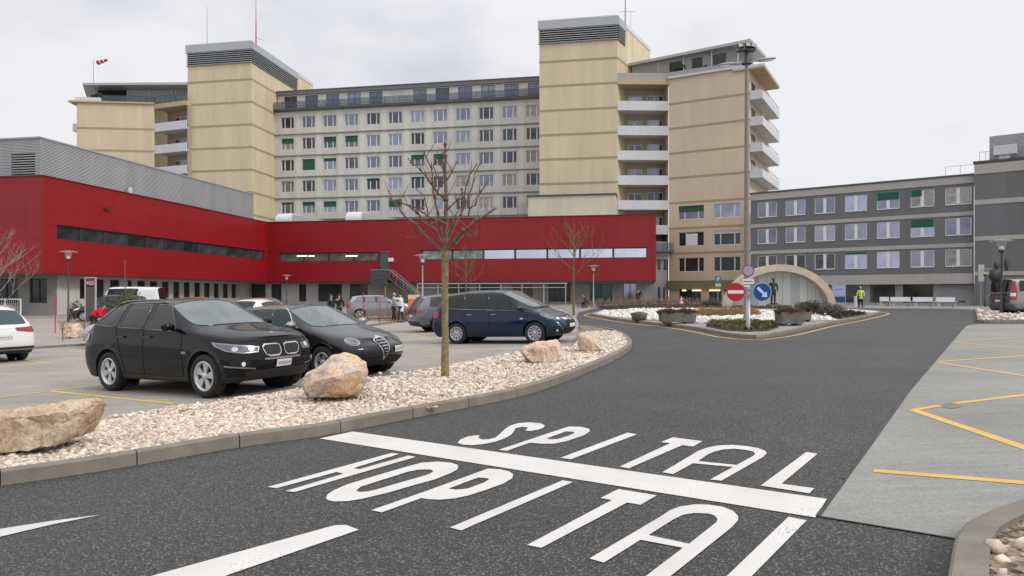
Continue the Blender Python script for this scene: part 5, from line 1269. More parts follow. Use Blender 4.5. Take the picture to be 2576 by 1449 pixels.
patch('number_plate',fpatch(a,[(-.24,.50),(-.24,.60),(.24,.60),(.24,.50)]),(-1,0),PLT,.03)
patch('tail_light',[(-2.25,.66,.92),(-2.2,.66,1.04),(-2.0,.90,1.08),(-2.02,.92,.88),(-2.15,.86,.84)],(.75,-.66),TLR,.010,both=True)
mb=MB(); mb.box((1.0,-.93,.80),(.09,.02,.04)); mb.build('side_lamp',HLW,root,True)
# ---- grey estate behind the people carrier
PG=paint('grey_paint',(.16,.17,.185),metal=.6,rough=.3)
ES=dict(L=4.70,W=.92,H=1.64,zb=.22,hood_z=.86,cowl_z=1.06,cowl_x=1.10,wst_x=.30,rt_x=-1.98,rt_z=1.55,rb_x=-2.26,rb_z=1.08,belt_f=1.0,belt_r=1.10,axf=1.42,axr=-1.36,R=.34,xb=-.12,xc=-.98,xq=-1.80,xqt=-1.62,clad=.34,Wr=.65,rails=SAT,spokes=5)
root,patch,ray,s=car('estate_car','grey estate car seen from behind, left of the blue people carrier',(-2.25,32.3),R(24),ES,PG,detail=1)
a=s['L']/2
patch('tail_light',[(-2.3,.42,.86),(-2.3,.42,.96),(-2.2,.80,.99),(-2.05,.92,.97),(-2.1,.92,.87),(-2.25,.80,.86)],(.8,-.55),TLR,.012,both=True)
patch('number_plate',[(-a,-.26,.66),(-a,-.26,.77),(-a,.26,.77),(-a,.26,.66)],(1,0),PLT,.02)
patch('bumper_trim',[(-a,-.8,.28),(-a,-.84,.48),(-a,.84,.48),(-a,.8,.28)],(1,0),TRIM,.014)
# ---- silver car behind the people carrier
PS=paint('silver_paint',(.50,.50,.52),metal=.6,rough=.28)
root,patch,ray,s=car('estate_car','silver car with pale roof rails, mostly hidden behind the blue people carrier',(-.05,27.6),R(-22),dict(ES,H=1.72,rails=CHR),PS,detail=1)
patch('headlight',[(2.1,.48,.74),(2.1,.46,.84),(1.86,.76,.88),(1.66,.88,.92),(1.76,.88,.82),(2.0,.66,.74)],(-.8,-.55),HLW,.010,both=True)
# ---- white sport utility car at the left edge
PW_=paint('white_paint',(.72,.72,.73),rough=.3)
root,patch,ray,s=car('sport_utility_car','white sport utility car cut by the left edge, seen from behind',(-16.35,21.75),R(144),dict(SUV,L=4.49,H=1.67,rb_z=1.10,rearglass=mat('rear_teal_glass',(.05,.08,.085),rough=.06,metal=.4),clad=.40,rails=SAT,style='single',belt_r=1.12),PW_,lvl=3)
a=s['L']/2
patch('tail_light',[(-2.2,-.36,.91),(-2.2,-.34,1.0),(-2.1,-.78,1.03),(-2.0,-.90,1.02),(-2.02,-.90,.88),(-2.15,-.74,.86)],(.85,.45),TLR,.012)
patch('tail_light',[(-2.2,.36,.91),(-2.2,.34,1.0),(-2.1,.78,1.03),(-2.0,.90,1.02),(-2.02,.90,.88),(-2.15,.74,.86)],(.85,-.45),TLR,.012)
patch('rear_bumper',[(-a,-.86,.26),(-a,-.88,.46),(-a,.88,.46),(-a,.86,.26)],(1,0),TRIM,.012)
patch('bumper_trim',[(-a,-.80,.36),(-a,-.80,.40),(-a,.80,.40),(-a,.80,.36)],(1,0),SAT,.02)
o=patch('number_plate',[(-a,-.26,.68),(-a,-.26,.79),(-a,.26,.79),(-a,.26,.68)],(1,0),PLT,.02)
for k in range(7): y=-.22+k*.062; patch('plate_character',[(-a,y,.71),(-a,y,.76),(-a,y+.03,.76),(-a,y+.03,.71)],(1,0),PLG,.026,parent=o,cell=.1)
# ---- silver car behind the black one
root,patch,ray,s=car('hatchback_car','silver car whose nose shows behind the tail of the black sport utility car',(-13.5,26.6),R(176),dict(HT,H=1.42,mirrormat=PS),PS,detail=1)
# ---- grey crossover by the people in white coats
root,patch,ray,s=car('hatchback_car','light grey hatchback with red tail light, parked behind the people in dark suits',(-8.8,47.6),R(12),dict(SUV,L=4.3,H=1.6,clad=0,rb_z=1.0,R=.34,style='single',sideglass=mat('pale_glass',(.16,.17,.19),rough=.08,metal=.5)),paint('pale_grey_paint',(.32,.32,.345),metal=.6),detail=1)
patch('tail_light',[(-2.1,.55,.75),(-2.1,.55,1.15),(-1.92,.84,1.2),(-1.9,.9,1.0),(-1.95,.88,.75)],(.7,-.7),TLR,.012,both=True)
# ---- small cars half hidden in the back row
root,patch,ray,s=car('hatchback_car','white hatchback roof seen between the black and the charcoal car',(-14.2,38.5),R(150),dict(HT,H=1.5),PW_,detail=1)
root,patch,ray,s=car('hatchback_car','dark red hatchback behind the black sport utility car roof',(-18.7,41.5),R(150),dict(HT,H=1.62),paint('dark_red_paint',(.16,.012,.012)),detail=1)
root,patch,ray,s=car('hatchback_car','dark red car roof behind the roof of the charcoal hatchback',(-15.0,44.5),R(15),dict(HT,H=1.5),MC['dark_red_paint'],detail=1)
root,patch,ray,s=car('people_carrier','dark grey people carrier behind the information pylon, nose to the left',(-27.0,48.3),R(192),dict(MV,H=1.78),paint('dark_grey_paint',(.05,.048,.05),metal=.3),detail=1)
patch('headlight',[(2.1,.48,.72),(2.1,.46,.80),(1.86,.76,.86),(1.66,.88,.92),(1.76,.88,.80),(2.0,.66,.70)],(-.8,-.55),HLW,.010,both=True)
patch('lower_intake',[(2.3,-.7,.26),(2.3,-.75,.62),(2.3,.75,.62),(2.3,.7,.26)],(-1,0),BLK,.012)
# ---- vans
VN=dict(L=5.0,W=.96,H=1.95,zb=.24,hood_z=.98,cowl_z=1.22,cowl_x=1.62,wst_x=1.05,rt_x=-2.38,rt_z=1.92,rb_x=-2.46,rb_z=1.18,belt_f=1.15,belt_r=1.20,axf=1.65,axr=-1.45,R=.34,xb=.42,xc=-.85,xq=-2.12,xqt=-2.10,rim=.20,spokes=6,waist=.70,nose=.12,Wr=.84,clad=.36)
root,patch,ray,s=car('white_van','white delivery van behind the green bush and dark people carrier',(-28.9,54),R(188),dict(VN,H=2.3,rt_z=2.26,cowl_z=1.3,noquarter=True,W=.98,Wr=.88),PW_,cat='van',detail=1)
VT=paint('champagne_paint',(.30,.30,.29),metal=.6,rough=.3)
root,patch,ray,s=car('passenger_van','silver beige passenger van with dark tailgate at the right edge',(27.35,36.6),R(2),dict(VN,H=1.90,rt_z=1.87,rearglass=CGL),VT,cat='van',lvl=3)
a=s['L']/2
patch('tailgate_panel',[(-a,-.68,.62),(-a,-.70,1.12),(-a,.70,1.12),(-a,.68,.62)],(1,0),mat('dark_tailgate',(.06,.055,.055),rough=.3,coat=1),.01)
patch('tail_light',[(-a,.77,.80),(-a,.78,1.70),(-2.40,.88,1.72),(-2.30,.95,1.2),(-2.34,.95,.78)],(.85,-.5),TLR,.016,both=True)
patch('reversing_lamp',[(-a,.76,.98),(-a,.76,1.14),(-2.36,.93,1.14),(-2.36,.93,.98)],(.85,-.5),HLW,.022,both=True)
patch('number_plate',[(-a,-.26,.70),(-a,-.26,.81),(-a,.26,.81),(-a,.26,.70)],(1,0),PLT,.02)
patch('rear_bumper',[(-a,-.88,.28),(-a,-.90,.58),(-a,.90,.58),(-a,.88,.28)],(1,0),mat('bumper_grey',(.10,.10,.10),rough=.5),.014)
# ================================================================== BOULDERS
def rock_mat(name,c1,c2,c3,sc=2.2):
    m=bpy.data.materials.new(name); m.use_nodes=True; t=m.node_tree; b=t.nodes['Principled BSDF']; l=t.links.new; b.inputs['Roughness'].default_value=.9; b.inputs['Specular IOR Level'].default_value=.25
    tcn=N(t,'ShaderNodeTexCoord'); n=N(t,'ShaderNodeTexNoise'); n.inputs['Scale'].default_value=sc; n.inputs['Detail'].default_value=10; n.inputs['Roughness'].default_value=.68; l(tcn.outputs['Object'],n.inputs['Vector'])
    r=N(t,'ShaderNodeValToRGB'); e=r.color_ramp.elements; e[0].position=.33; e[0].color=(*c1,1); e[1].position=.68; e[1].color=(*c3,1); q=e.new(.5); q.color=(*c2,1); l(n.outputs[0],r.inputs[0])
    n3=N(t,'ShaderNodeTexNoise'); n3.inputs['Scale'].default_value=28; n3.inputs['Detail'].default_value=6; l(tcn.outputs['Object'],n3.inputs['Vector'])
    mr=N(t,'ShaderNodeMapRange'); mr.inputs[1].default_value=.3; mr.inputs[2].default_value=.7; mr.inputs[3].default_value=.72; mr.inputs[4].default_value=1.2; l(n3.outputs[0],mr.inputs[0])
    h=N(t,'ShaderNodeVectorMath',operation='SCALE'); l(r.outputs[0],h.inputs[0]); l(mr.outputs[0],h.inputs['Scale']); l(h.outputs[0],b.inputs['Base Color'])
    n2=N(t,'ShaderNodeTexNoise'); n2.inputs['Scale'].default_value=9; n2.inputs['Detail'].default_value=12; n2.inputs['Roughness'].default_value=.72; l(tcn.outputs['Object'],n2.inputs['Vector'])
    bp=N(t,'ShaderNodeBump'); bp.inputs['Strength'].default_value=1.0; bp.inputs['Distance'].default_value=.05; l(n2.outputs[0],bp.inputs['Height']); l(bp.outputs[0],b.inputs['Normal'])
    MC[name]=m; return m
RK1=rock_mat('boulder_tan',(.40,.27,.16),(.64,.49,.34),(.78,.67,.54)); RK2=rock_mat('boulder_ochre',(.42,.32,.24),(.72,.58,.46),(.76,.44,.15),1.7); RK3=rock_mat('boulder_pink',(.50,.30,.22),(.74,.55,.43),(.84,.72,.60))
def boulder(label,outline,d,depth,m,seed,push=(.12,.12),taper=.8,amp=.05,ridge=None):
    """outline = silhouette in photo pixels at distance d; gets a real body 'depth' metres thick"""
    vb=max(v for u,v in outline)-2; um=sum(u for u,v in outline)/len(outline); lo_,hi_=2.0,60.0
    if d<25:
        for _ in range(40):
            m_=(lo_+hi_)/2
            if EYE-(vb-HY)/F*m_-gz((um-CX)/F*m_,m_)-GH>0: lo_=m_
            else: hi_=m_
        d=lo_+.05
    P=[pt(u,v,d) for u,v in outline]; c=sum(P,Vector())/len(P); P=[c+(p-c)*.94-Vector((0,0,.02)) for p in P]; zb=min(p.z for p in P)
    bm=bmesh.new()
    for p in P:
        q=p-c; bm.verts.new((p.x,p.y,p.z)); bm.verts.new((c.x+q.x*taper,p.y-depth*.42,c.z+q.z*(taper-.06)-(.03))); bm.verts.new((c.x+q.x*taper*.95,p.y+depth*.55,c.z+q.z*(taper)-.02))
    if ridge:
        for u,v,dd in ridge: bm.verts.new(pt(u,v,d+dd))
    r=bmesh.ops.convex_hull(bm,input=bm.verts[:]); bmesh.ops.delete(bm,geom=list({g for g in r['geom_interior']+r['geom_unused'] if isinstance(g,bmesh.types.BMVert)}),context='VERTS')
    bmesh.ops.dissolve_limit(bm,angle_limit=R(4),verts=bm.verts[:],edges=bm.edges[:])
    bmesh.ops.triangulate(bm,faces=bm.faces[:])
    for _ in range(5):
        es=[e for e in bm.edges if e.calc_length()>.05]
        if not es or len(bm.faces)>26000: break
        bmesh.ops.subdivide_edges(bm,edges=es,cuts=1,use_grid_fill=False); bmesh.ops.triangulate(bm,faces=bm.faces[:])
    bmesh.ops.smooth_vert(bm,verts=bm.verts[:],factor=.25,use_axis_x=True,use_axis_y=True,use_axis_z=True)
    bm.normal_update(); D=[]
    for v in bm.verts:
        p=v.co*1.0+Vector((seed*13.1,seed*5.7,0)); n1=noise.fractal(p*2.6,1.0,2.1,5); n2=noise.ridged_multi_fractal(p*1.7,1.0,2.2,4,.9,2.0)
        vo=noise.voronoi(p*3.2)[0]; cr_=max(0,.09-(vo[1]-vo[0]))/.09; fine=noise.fractal(p*13,1.0,2.1,4)
        D.append(v.normal*(amp*n1*.9-amp*.25*(n2-1.0)-amp*.55*cr_+amp*.30*fine+amp*.5*(noise.cell(p*4.1)-.5)*.35))
    for v,dv in zip(bm.verts,D): v.co+=dv
    o=Vector((c.x,c.y,zb))
    for v in bm.verts: v.co-=o
    me=bpy.data.meshes.new('boulder'); bm.to_mesh(me); bm.free(); me.materials.append(m)
    for p in me.polygons: p.use_smooth=True
    ob=bpy.data.objects.new('boulder',me); COL.objects.link(ob); ob.location=o; WM[ob.name]=Matrix.Translation(o)
    try: me.set_sharp_from_angle(angle=R(38))
    except Exception: pass
    return tag(ob,label,'boulder','boulders in the gravel bed')
boulder('long flat tan boulder cut by the left edge, lying on the gravel bed',[(-150,1056),(-60,1028),(0,1020),(60,1013),(150,1008),(220,1001),(240,1000),(246,1014),(241,1030),(232,1045),(226,1062),(205,1100),(190,1108),(120,1122),(40,1128),(-60,1138),(-140,1130)],8.3,.75,RK1,3,amp=.05,taper=.86)
boulder('big rounded ochre and pink boulder between the black car and the bare tree',[(757,962),(764,948),(782,925),(810,903),(838,886),(868,885),(895,890),(922,906),(927,930),(924,965),(912,990),(880,1004),(830,1008),(782,1006),(764,990)],11.2,.95,RK2,8,amp=.045,taper=.74,ridge=[(840,948,-.62),(905,930,-.45),(790,960,-.5)])
boulder('pinkish flat topped boulder in front of the blue people carrier wheel',[(1303,878),(1314,868),(1345,857),(1378,853),(1404,853),(1412,865),(1416,885),(1412,902),(1400,912),(1365,915),(1330,912),(1314,898)],17.6,.8,RK3,5,amp=.05,taper=.82)
boulder('pointed wedge shaped boulder at the tip of the gravel bed',[(1448,838),(1456,829),(1470,832),(1485,842),(1505,860),(1526,880),(1515,888),(1480,887),(1458,882),(1450,862)],20.6,.7,RK1,11,amp=.045,taper=.72,ridge=[(1472,862,-.35)])
boulder('cream boulder in the beige strip behind the bare shrubs',[(160,842),(162,818),(178,812),(198,813),(202,835),(198,850),(165,850)],32,.9,RK3,14,amp=.06)
# ================================================================== TREES
BARK=mat('mossy_bark',(.25,.19,.10),rough=.95,var=.35,vs=14,bump=.6,bs=30,stain=.25)
BRCH=mat('branch_bark',(.155,.105,.075),rough=.95,var=.3,vs=9,bump=.4,bs=40)
TWIG=mat('pale_twig',(.22,.15,.12),rough=.9,var=.2)
def cdm(x,y): return ((1450+x/1.576)/1.4907,(500+y/1.576)/1.4907)
D0=13.05
def big_tree():
    b=pt(1120,948,D0); root=empty('bare_tree',(b.x,b.y,gz(b.x,b.y)+GH),0,'bare pollarded street tree with mossy trunk standing in the gravel bed','tree')
    tp=[(345,1445),(346,1250),(345,1000),(346,850),(345,760),(343,690)]; rr=[.078,.066,.062,.062,.066,.085]
    mb=MB(); P=[]
    for i,(x,y) in enumerate(tp): u,v=cdm(x,y); P.append(pt(u,v,D0))
    P2=[];R2=[]
    for i in range(len(P)-1):
        for k in range(5): q=P[i].lerp(P[i+1],k/5); P2.append(q+Vector((noise.noise(q*3)*.012,noise.noise(q*3+Vector((9,0,0)))*.012,0))); R2.append((rr[i]+(rr[i+1]-rr[i])*k/5)*(1+.06*noise.noise(q*6)))
    mb.tube(P2+[P[-1]],R2+[rr[-1]],14); mb.build('trunk',BARK,root)
    mb=MB()
    br=[([(345,700),(352,600),(352,500),(350,390),(346,250),(343,130),(347,66)],.058,.020,0),
    ([(330,700),(270,640),(215,590),(180,540),(100,485),(70,440),(25,385),(15,340)],.036,.009,.5),
    ([(330,650),(290,570),(230,530),(180,470),(130,430),(75,405),(25,398)],.034,.012,-.5),
    ([(350,535),(300,515),(245,490),(195,455),(140,425)],.028,.011,-.8),
    ([(350,400),(300,350),(245,275),(200,215),(145,172),(128,150)],.026,.009,.35),
    ([(340,640),(318,560),(303,470),(285,380),(270,290),(264,200),(232,140),(222,110)],.034,.011,-.35),
    ([(350,300),(300,268),(275,190),(282,155)],.018,.008,.6),
    ([(352,285),(385,230),(412,168)],.020,.009,-.3),
    ([(348,260),(330,200),(290,160),(282,130)],.016,.008,-.6),
    ([(245,488),(235,430),(222,375),(175,330)],.017,.008,-.8),
    ([(355,690),(430,610),(480,560),(530,515),(580,490),(645,443)],.036,.011,-.4),
    ([(355,650),(395,560),(438,480),(452,400),(444,330)],.030,.015,.4),
    ([(438,480),(482,380),(512,290),(520,240),(552,180)],.022,.010,.4),
    ([(450,420),(470,310),(495,235),(533,183)],.020,.010,.7),
    ([(360,450),(410,400),(448,350)],.018,.010,-.5),
    ([(480,490),(490,450),(525,420),(550,350),(583,310)],.020,.009,-.6),
    ([(350,610),(382,570),(402,500),(432,440)],.022,.011,.9),
    ([(345,690),(420,640),(520,510),(600,470),(628,450)],.024,.010,.8),
    ([(350,695),(400,640),(452,572)],.028,.022,-.9),
    ([(215,590),(170,618),(118,615)],.013,.006,.5),
    ([(470,580),(490,610),(530,610),(577,578)],.013,.006,-.4),
    ([(300,515),(250,545),(205,515)],.014,.008,-.9)]
    for pts,r0,r1,k in br:
        b0=cdm(345,pts[0][1]); P=[]
        for x,y in pts:
            u,v=cdm(x,y); P.append(pt(u,v,D0+k*abs(x-345)/1.576/1.4907/F*D0*1.25))
        Q=[];Rr=[];n=len(P)
        for i in range(n-1):
            for s in range(4):
                q=P[i].lerp(P[i+1],s/4); t=(i+s/4)/(n-1); Q.append(q+Vector((noise.noise(q*9),noise.noise(q*9+Vector((5,5,5))),noise.noise(q*9+Vector((0,8,3)))))*.016)
                Rr.append((r0+(r1-r0)*t)*.82*(1+.35*max(0,noise.noise(q*11))))
        Q.append(P[-1]);Rr.append(r1); mb.tube(Q,Rr,8)
        mb.blob(P[-1],(r1*1.9,)*3,len(P),.5,1,3)
        for i in range(1,n-1):
            if random.random()<.55:
                mb.blob(P[i],((r0+r1)*.75,)*3,i,.6,1,3)
            for _ in range(3):
                if random.random()<.75:
                    dv=Vector((random.uniform(-1,1),random.uniform(-1,1),random.uniform(.5,1.8)))*random.uniform(.07,.24); mb.tube([P[i],P[i]+dv*.5+Vector((.01,0,.01)),P[i]+dv],[.008,.006,.003],5)
    mb.build('crown',BRCH,root)
big_tree()
def sapling(name,label,u,v0,v1,d,m,seed,spread=.35,trunk=.45,r=.05,cat='tree',grp=None,n=10,up=.8,mt=None):
    rnd=random.Random(seed); b=pt(u,v0,d); b.z=gz(b.x,b.y); top=EYE+(HY-v1)/F*d; H=top-b.z
    root=empty(name,b,0,label,cat,grp); mb=MB(); th=H*trunk
    mb.tube([b,b+Vector((rnd.uniform(-.03,.03),0,th*.5)),b+Vector((0,0,th)),b+Vector((.03,0,H*.8)),b+Vector((0,0,H))],[r,r*.85,r*.75,r*.4,r*.12],8); mb.build('trunk',mt or m,root)
    mb=MB()
    def rec(p,d_,l,rr,k):
        q=[p];x=p;dd=d_
        for i in range(3):
            dd=(dd+Vector((rnd.uniform(-.3,.3),rnd.uniform(-.3,.3),rnd.uniform(-.05,.35)))*.6).normalized(); x=x+dd*l/3; q.append(x)
        mb.tube(q,[rr,rr*.8,rr*.6,rr*.4],5,cap=False)
        if k>0:
            for i in (1,2,3):
                for _ in range(2 if i==3 else 1):
                    a=rnd.uniform(0,6.28); rec(q[i],(dd*.8+Vector((math.cos(a),math.sin(a),rnd.uniform(-.1,.6)))*.7).normalized(),l*.62,rr*.55,k-1)
    for i in range(n):
        h=th+(H-th)*.85*i/n; a=i*2.4+rnd.uniform(-.3,.3); l=H*spread*(1.05-.75*i/n); rec(b+Vector((0,0,h)),Vector((math.cos(a),math.sin(a),up)).normalized(),l,r*.42,2)
    mb.build('crown',m,root); return root
sapling('young_tree','bare young tree standing by the hedge right of the blue people carrier',1443,790,552,47,mat('young_bark',(.15,.115,.065),rough=.9,var=.3,vs=9),4,spread=.28,trunk=.42,r=.075,grp='bare young trees')
sapling('young_tree','small bare tree seen just right of the big trunk, against the red wall',1172,785,618,52,MC['young_bark'],9,spread=.24,trunk=.40,r=.06,grp='bare young trees')
sapling('twiggy_tree','bare pale twiggy tree at the left edge before the red wall',-12,800,560,44,mat('pale_twigs',(.30,.24,.20),rough=.9,var=.2),12,spread=.34,trunk=.15,r=.07,n=16)
for i,(u,v) in enumerate(((157,868),(212,858),(230,870),(300,866))):
    sapling('bare_shrub',['thin bare shrub nearest the white car','thin bare shrub in front of the cream boulder','thin bare shrub just left of the black car tail','thin bare shrub behind the black car'][i],u,v,v-58,30,MC['young_bark'],20+i,spread=.5,trunk=.2,r=.022,n=6,up=1.6,cat='shrub',grp='bare shrubs behind the lot')
LEAF=mat('bush_leaf',(.085,.11,.035),rough=.75,var=.5,vs=3,rnd=.2)
LEAFD=mat('evergreen_leaf',(.03,.045,.02),rough=.8,var=.5,vs=4)
HEATH=mat('brown_heather',(.17,.10,.07),rough=.95,var=.5,vs=8)
DRYG=mat('dry_grass',(.42,.27,.12),rough=.9,var=.35,vs=10)
GRASS=mat('sparse_green',(.12,.115,.045),rough=.9,var=.5,vs=9)
def leafcloud(mb,c,r,n,s,rnd,flat=False):
    for _ in range(n):
        while True:
            p=Vector((rnd.uniform(-1,1),rnd.uniform(-1,1),rnd.uniform(-1,1)))
            if .25<p.length<1 and noise.noise(p*2.3+Vector(c)*.7)>-.25: break
        q=Vector((c[0]+p.x*r[0],c[1]+p.y*r[1],c[2]+p.z*r[2])); a=Vector((rnd.uniform(-1,1),rnd.uniform(-1,1),rnd.uniform(-.6,1))).normalized(); b=a.orthogonal().normalized(); ss=s*rnd.uniform(.6,1.3)
        mb.add([q-a*ss,q+b*ss*.45,q+a*ss,q-b*ss*.45],[(0,1,2,3)])
rnd=random.Random(5)
b=pt(318,800,43); b.z=gz(b.x,b.y); root=empty('evergreen_bush',b,0,'green leafy bush behind the roof of the black sport utility car','bush')
mb=MB(); mb.tube([b,b+Vector((.1,0,1.0))],[.07,.04],7); mb.tube([b+Vector((-.1,.1,.9)),b+Vector((-.15,.1,3.9))],[.04,.02],6); mb.build('trunk',MC['young_bark'],root)
mb=MB(); 
for _ in range(14): leafcloud(mb,(b.x+rnd.uniform(-.7,.7),b.y+rnd.uniform(-.5,.5),b.z+1.3+rnd.uniform(-.55,.75)),(.5,.5,.42),190,.06,rnd)
mb.build('foliage',LEAF,root)
b=pt(188,800,47.5); b.z=gz(b.x,b.y); mb=MB()
for _ in range(5): leafcloud(mb,(b.x+rnd.uniform(-.2,.2),b.y,b.z+.6+rnd.uniform(-.3,.5)),(.3,.3,.4),120,.06,rnd)
mb.build('dark_shrub',LEAFD,cat='shrub',label='narrow dark shrub at the foot of the left street lamp')
def hedge(name,label,p0,p1,w,h,m,seed,n=420,cat='hedge',twig=.012):
    rnd=random.Random(seed); mb=MB(); a=Vector(p0);c=Vector(p1); L_=(c-a).length
    for _ in range(int(n*L_/6)):
        q=a.lerp(c,rnd.random()); q=Vector((q.x+rnd.uniform(-w,w)/2,q.y+rnd.uniform(-w,w)/2)); z=gz(*q); hh=h*rnd.uniform(.55,1.1)
        p=Vector((q.x,q.y,z)); e=p+Vector((rnd.uniform(-.22,.22),rnd.uniform(-.22,.22),hh)); mb.tube([p,p.lerp(e,.5)+Vector((rnd.uniform(-.06,.06),0,0)),e],[twig,twig*.8,twig*.4],3,cap=False)
        for _ in range(3):
            s=p.lerp(e,rnd.uniform(.3,.9)); mb.tube([s,s+Vector((rnd.uniform(-.2,.2),rnd.uniform(-.2,.2),rnd.uniform(.02,.22)))],[twig*.6,twig*.3],3,cap=False)
    return mb.build(name,m,cat=cat,label=label)
HTW=mat('hedge_twigs',(.27,.20,.16),rough=.95,var=.35,vs=3)
hedge('bare_hedge','long bare brown hedge in front of the red building, right part',gp(1452,773),gp(1800,770),1.1,.85,HTW,1,n=260,twig=.02)
hedge('bare_hedge','low bare hedge on the gravel strip beside the people in white coats',gp(985,808),gp(1062,799),.9,.8,HTW,2,n=260,twig=.014)
hedge('bare_hedge','low bare hedge behind the silver roofs, left of the barrier',gp(880,806),gp(975,808),.6,.45,HTW,3,n=150,twig=.014)
# ================================================================== STREET LAMPS
LPM=mat('lamp_post_dark',(.05,.055,.06),rough=.5,metal=.3); LGL=mat('lamp_glass',(.45,.44,.42),rough=.15,alpha=.26); LBU=mat('lamp_bulb_white',(.85,.83,.8),rough=.3)
def lamp(label,u,vf,vh,d,col=None,scale=1):
    b=pt(u,vf,d); b.z=gz(b.x,b.y); zt=EYE+(HY-vh)/F*d; root=empty('street_lamp',b,0,label,'street lamp','glass hatted street lamps'); s=scale
    mb=MB(); mb.tube([b,b+Vector((0,0,.9)),b+Vector((0,0,.92)),(b.x,b.y,zt-.62)],[.085,.08,.055,.045],10); mb.build('pole',col or LPM,root)
    mb=MB(); mb.lathe([(.05,zt-.66),(.13,zt-.60),(.15,zt-.52),(.12,zt-.50)],14,Matrix.Translation((b.x,b.y,0))); mb.build('collar',LPM,root)
    mb=MB(); mb.blob((b.x,b.y,zt-.42),(.11,.11,.13),1,0,2); mb.build('bulb',LBU,root)
    mb=MB(); mb.lathe([(.14,zt-.5),(.21,zt-.2),(.22,zt-.05),(.2,zt-.02)],16,Matrix.Translation((b.x,b.y,0))); mb.build('glass_body',LGL,root)
    mb=MB(); mb.lathe([(.02,zt+.06),(.3,zt+.03),(.58,zt-.05),(.58,zt-.07),(.3,zt+.01),(.02,zt+.03)],20,Matrix.Translation((b.x,b.y,0))); mb.build('hat',LGL,root)
    return b,root
lamp('tall dark street lamp before the left red wing, beside the dark shrub',172,800,632,47)
lamp('small street lamp before the inner corner of the red building',721,775,692,80)
lamp('pale street lamp right of the steel staircase',1063,800,641,46,mat('lamp_post_grey',(.3,.3,.31),rough=.5,metal=.4))
lamp('street lamp with a white bulb, half lost in the bare young tree',1493,775,668,66,MC['lamp_post_grey'])
bL,rL=lamp('dark street lamp in the gravel at the right, by the passenger van',2520,796,604,36.2)
lamp('small distant street lamp at the corner of the grey stair block',2478,770,676,63)
for i,(u,v,r,rx) in enumerate(((2503,693,.33,.31),(2507,668,.20,.14),(2532,664,.34,.10))):
    p=pt(u,v,36.0+.0); mb=MB(); k=20
    M=Matrix.Translation(p)@Matrix.Rotation(R(90),4,'X'); mb.lathe([(.001,-.02),(1,-.02),(1,.02),(.001,.02)],k,M@Matrix.Diagonal((rx,r,1,1)))
    mb.tube([p,(bL.x,bL.y,p.z)],.02,5); mb.build('sign_back',mat('sign_back_dark',(.03,.03,.033),rough=.6),rL)
mb=MB(); p=pt(2467,768,64); p.z=gz(p.x,p.y); mb.tube([p,p+Vector((0,0,2.4))],.05,8); rt2=mb.build('notice_post',RAILM,cat='sign',label='slim notice post with a pale vertical board before the grey stair block')
mb=MB(); mb.box((p.x,p.y-.08,p.z+3.0),(.5,.05,1.5)); mb.build('board',LCON,rt2)
# ================================================================== TRAFFIC SIGNS ON THE ISLAND
sx,sy=gp(1882,839); sz=gz(sx,sy)+.12; root=empty('sign_post',(sx,sy,sz),0,'galvanised post on the island carrying no entry, keep right and round prohibition signs','traffic sign')
GALV=mat('galvanised',(.36,.38,.40),rough=.45,metal=.6,var=.1)
mb=MB(); zt=EYE+(HY-666)/F*sy; mb.tube([(sx,sy,sz-.1),(sx,sy,sz+1.0),(sx,sy,sz+1.001),(sx,sy,zt)],[.075,.075,.05,.05],14); mb.build('post',GALV,root)
def disc(u,v,r,layers,name,off=.09):
    p=pt(u,v,sy-off); p=Vector((sx+(u-1882)/F*sy,sy-off,EYE+(HY-v)/F*sy)); first=None
    for i,(f_,m) in enumerate(layers):
        mb=MB(); M=Matrix.Translation(p+Vector((0,-.006*i,0)))@Matrix.Rotation(R(90),4,'X'); mb.lathe([(.0005,-.004),(r*f_,-.004),(r*f_,.004),(.0005,.004)],32,M,smooth=False)
        o=mb.build(name if i==0 else 'face',m,root if i==0 else first); first=first or o
    return p,first
SR=mat('sign_red',(.42,.006,.012),rough=.4); SW=mat('sign_white',(.72,.68,.72),rough=.4); SB=mat('sign_blue',(.004,.055,.22),rough=.4); SLB=mat('sign_pale_blue',(.22,.42,.62),rough=.4); SMV=mat('sign_mauve_rim',(.22,.07,.13),rough=.5); SLL=mat('sign_lilac',(.36,.30,.42),rough=.5)
p,o=disc(1848.5,734.5,.31,[(1,SR)],'no_entry_sign'); mb=MB(); mb.box(p+Vector((0,-.008,0)),(.53,.008,.115)); mb.build('white_bar',SW,o)
p,o=disc(1914.5,734.5,.325,[(1,SLB),(.90,SB)],'keep_right_sign')
mb=MB(); dv=Vector((1,0,-1)).normalized(); n_=Vector((1,0,1)).normalized(); q=p+Vector((0,-.014,0)); a0=q-dv*.21; a1=q+dv*.07; a2=q+dv*.22
def Vf(l): return [tuple(x) for x in l]
mb.add(Vf([a0-n_*.052,a0+n_*.052,a1+n_*.04,a1-n_*.04]),[(0,1,2,3)]); mb.add(Vf([a1+n_*.045,a2+n_*.012,a2-n_*.012,a1-n_*.045]),[(0,1,2,3)])
t1_=a2+Vector((.0,0,.0)); mb.add(Vf([q+Vector((.155,-.001,.02)),q+Vector((.175,-.001,-.175)),q+Vector((-.03,-.001,-.155)),q+Vector((.05,-.001,-.06))]),[(0,1,2,3)]); mb.build('arrow',mat('sign_arrow',(.50,.66,.85),rough=.4),o)
disc(1879.5,681,.21,[(1,SMV),(.80,SLL)],'round_sign')
p=Vector((sx-.02,sy-.09,EYE+(HY-708)/F*sy)); mb=MB(); mb.box(p,(.38,.02,.17)); o=mb.build('supplementary_plate',SW,root); mb=MB(); mb.box(p+Vector((-.01,-.014,.0)),(.30,.006,.022)); mb.build('dash',TRIM,o)
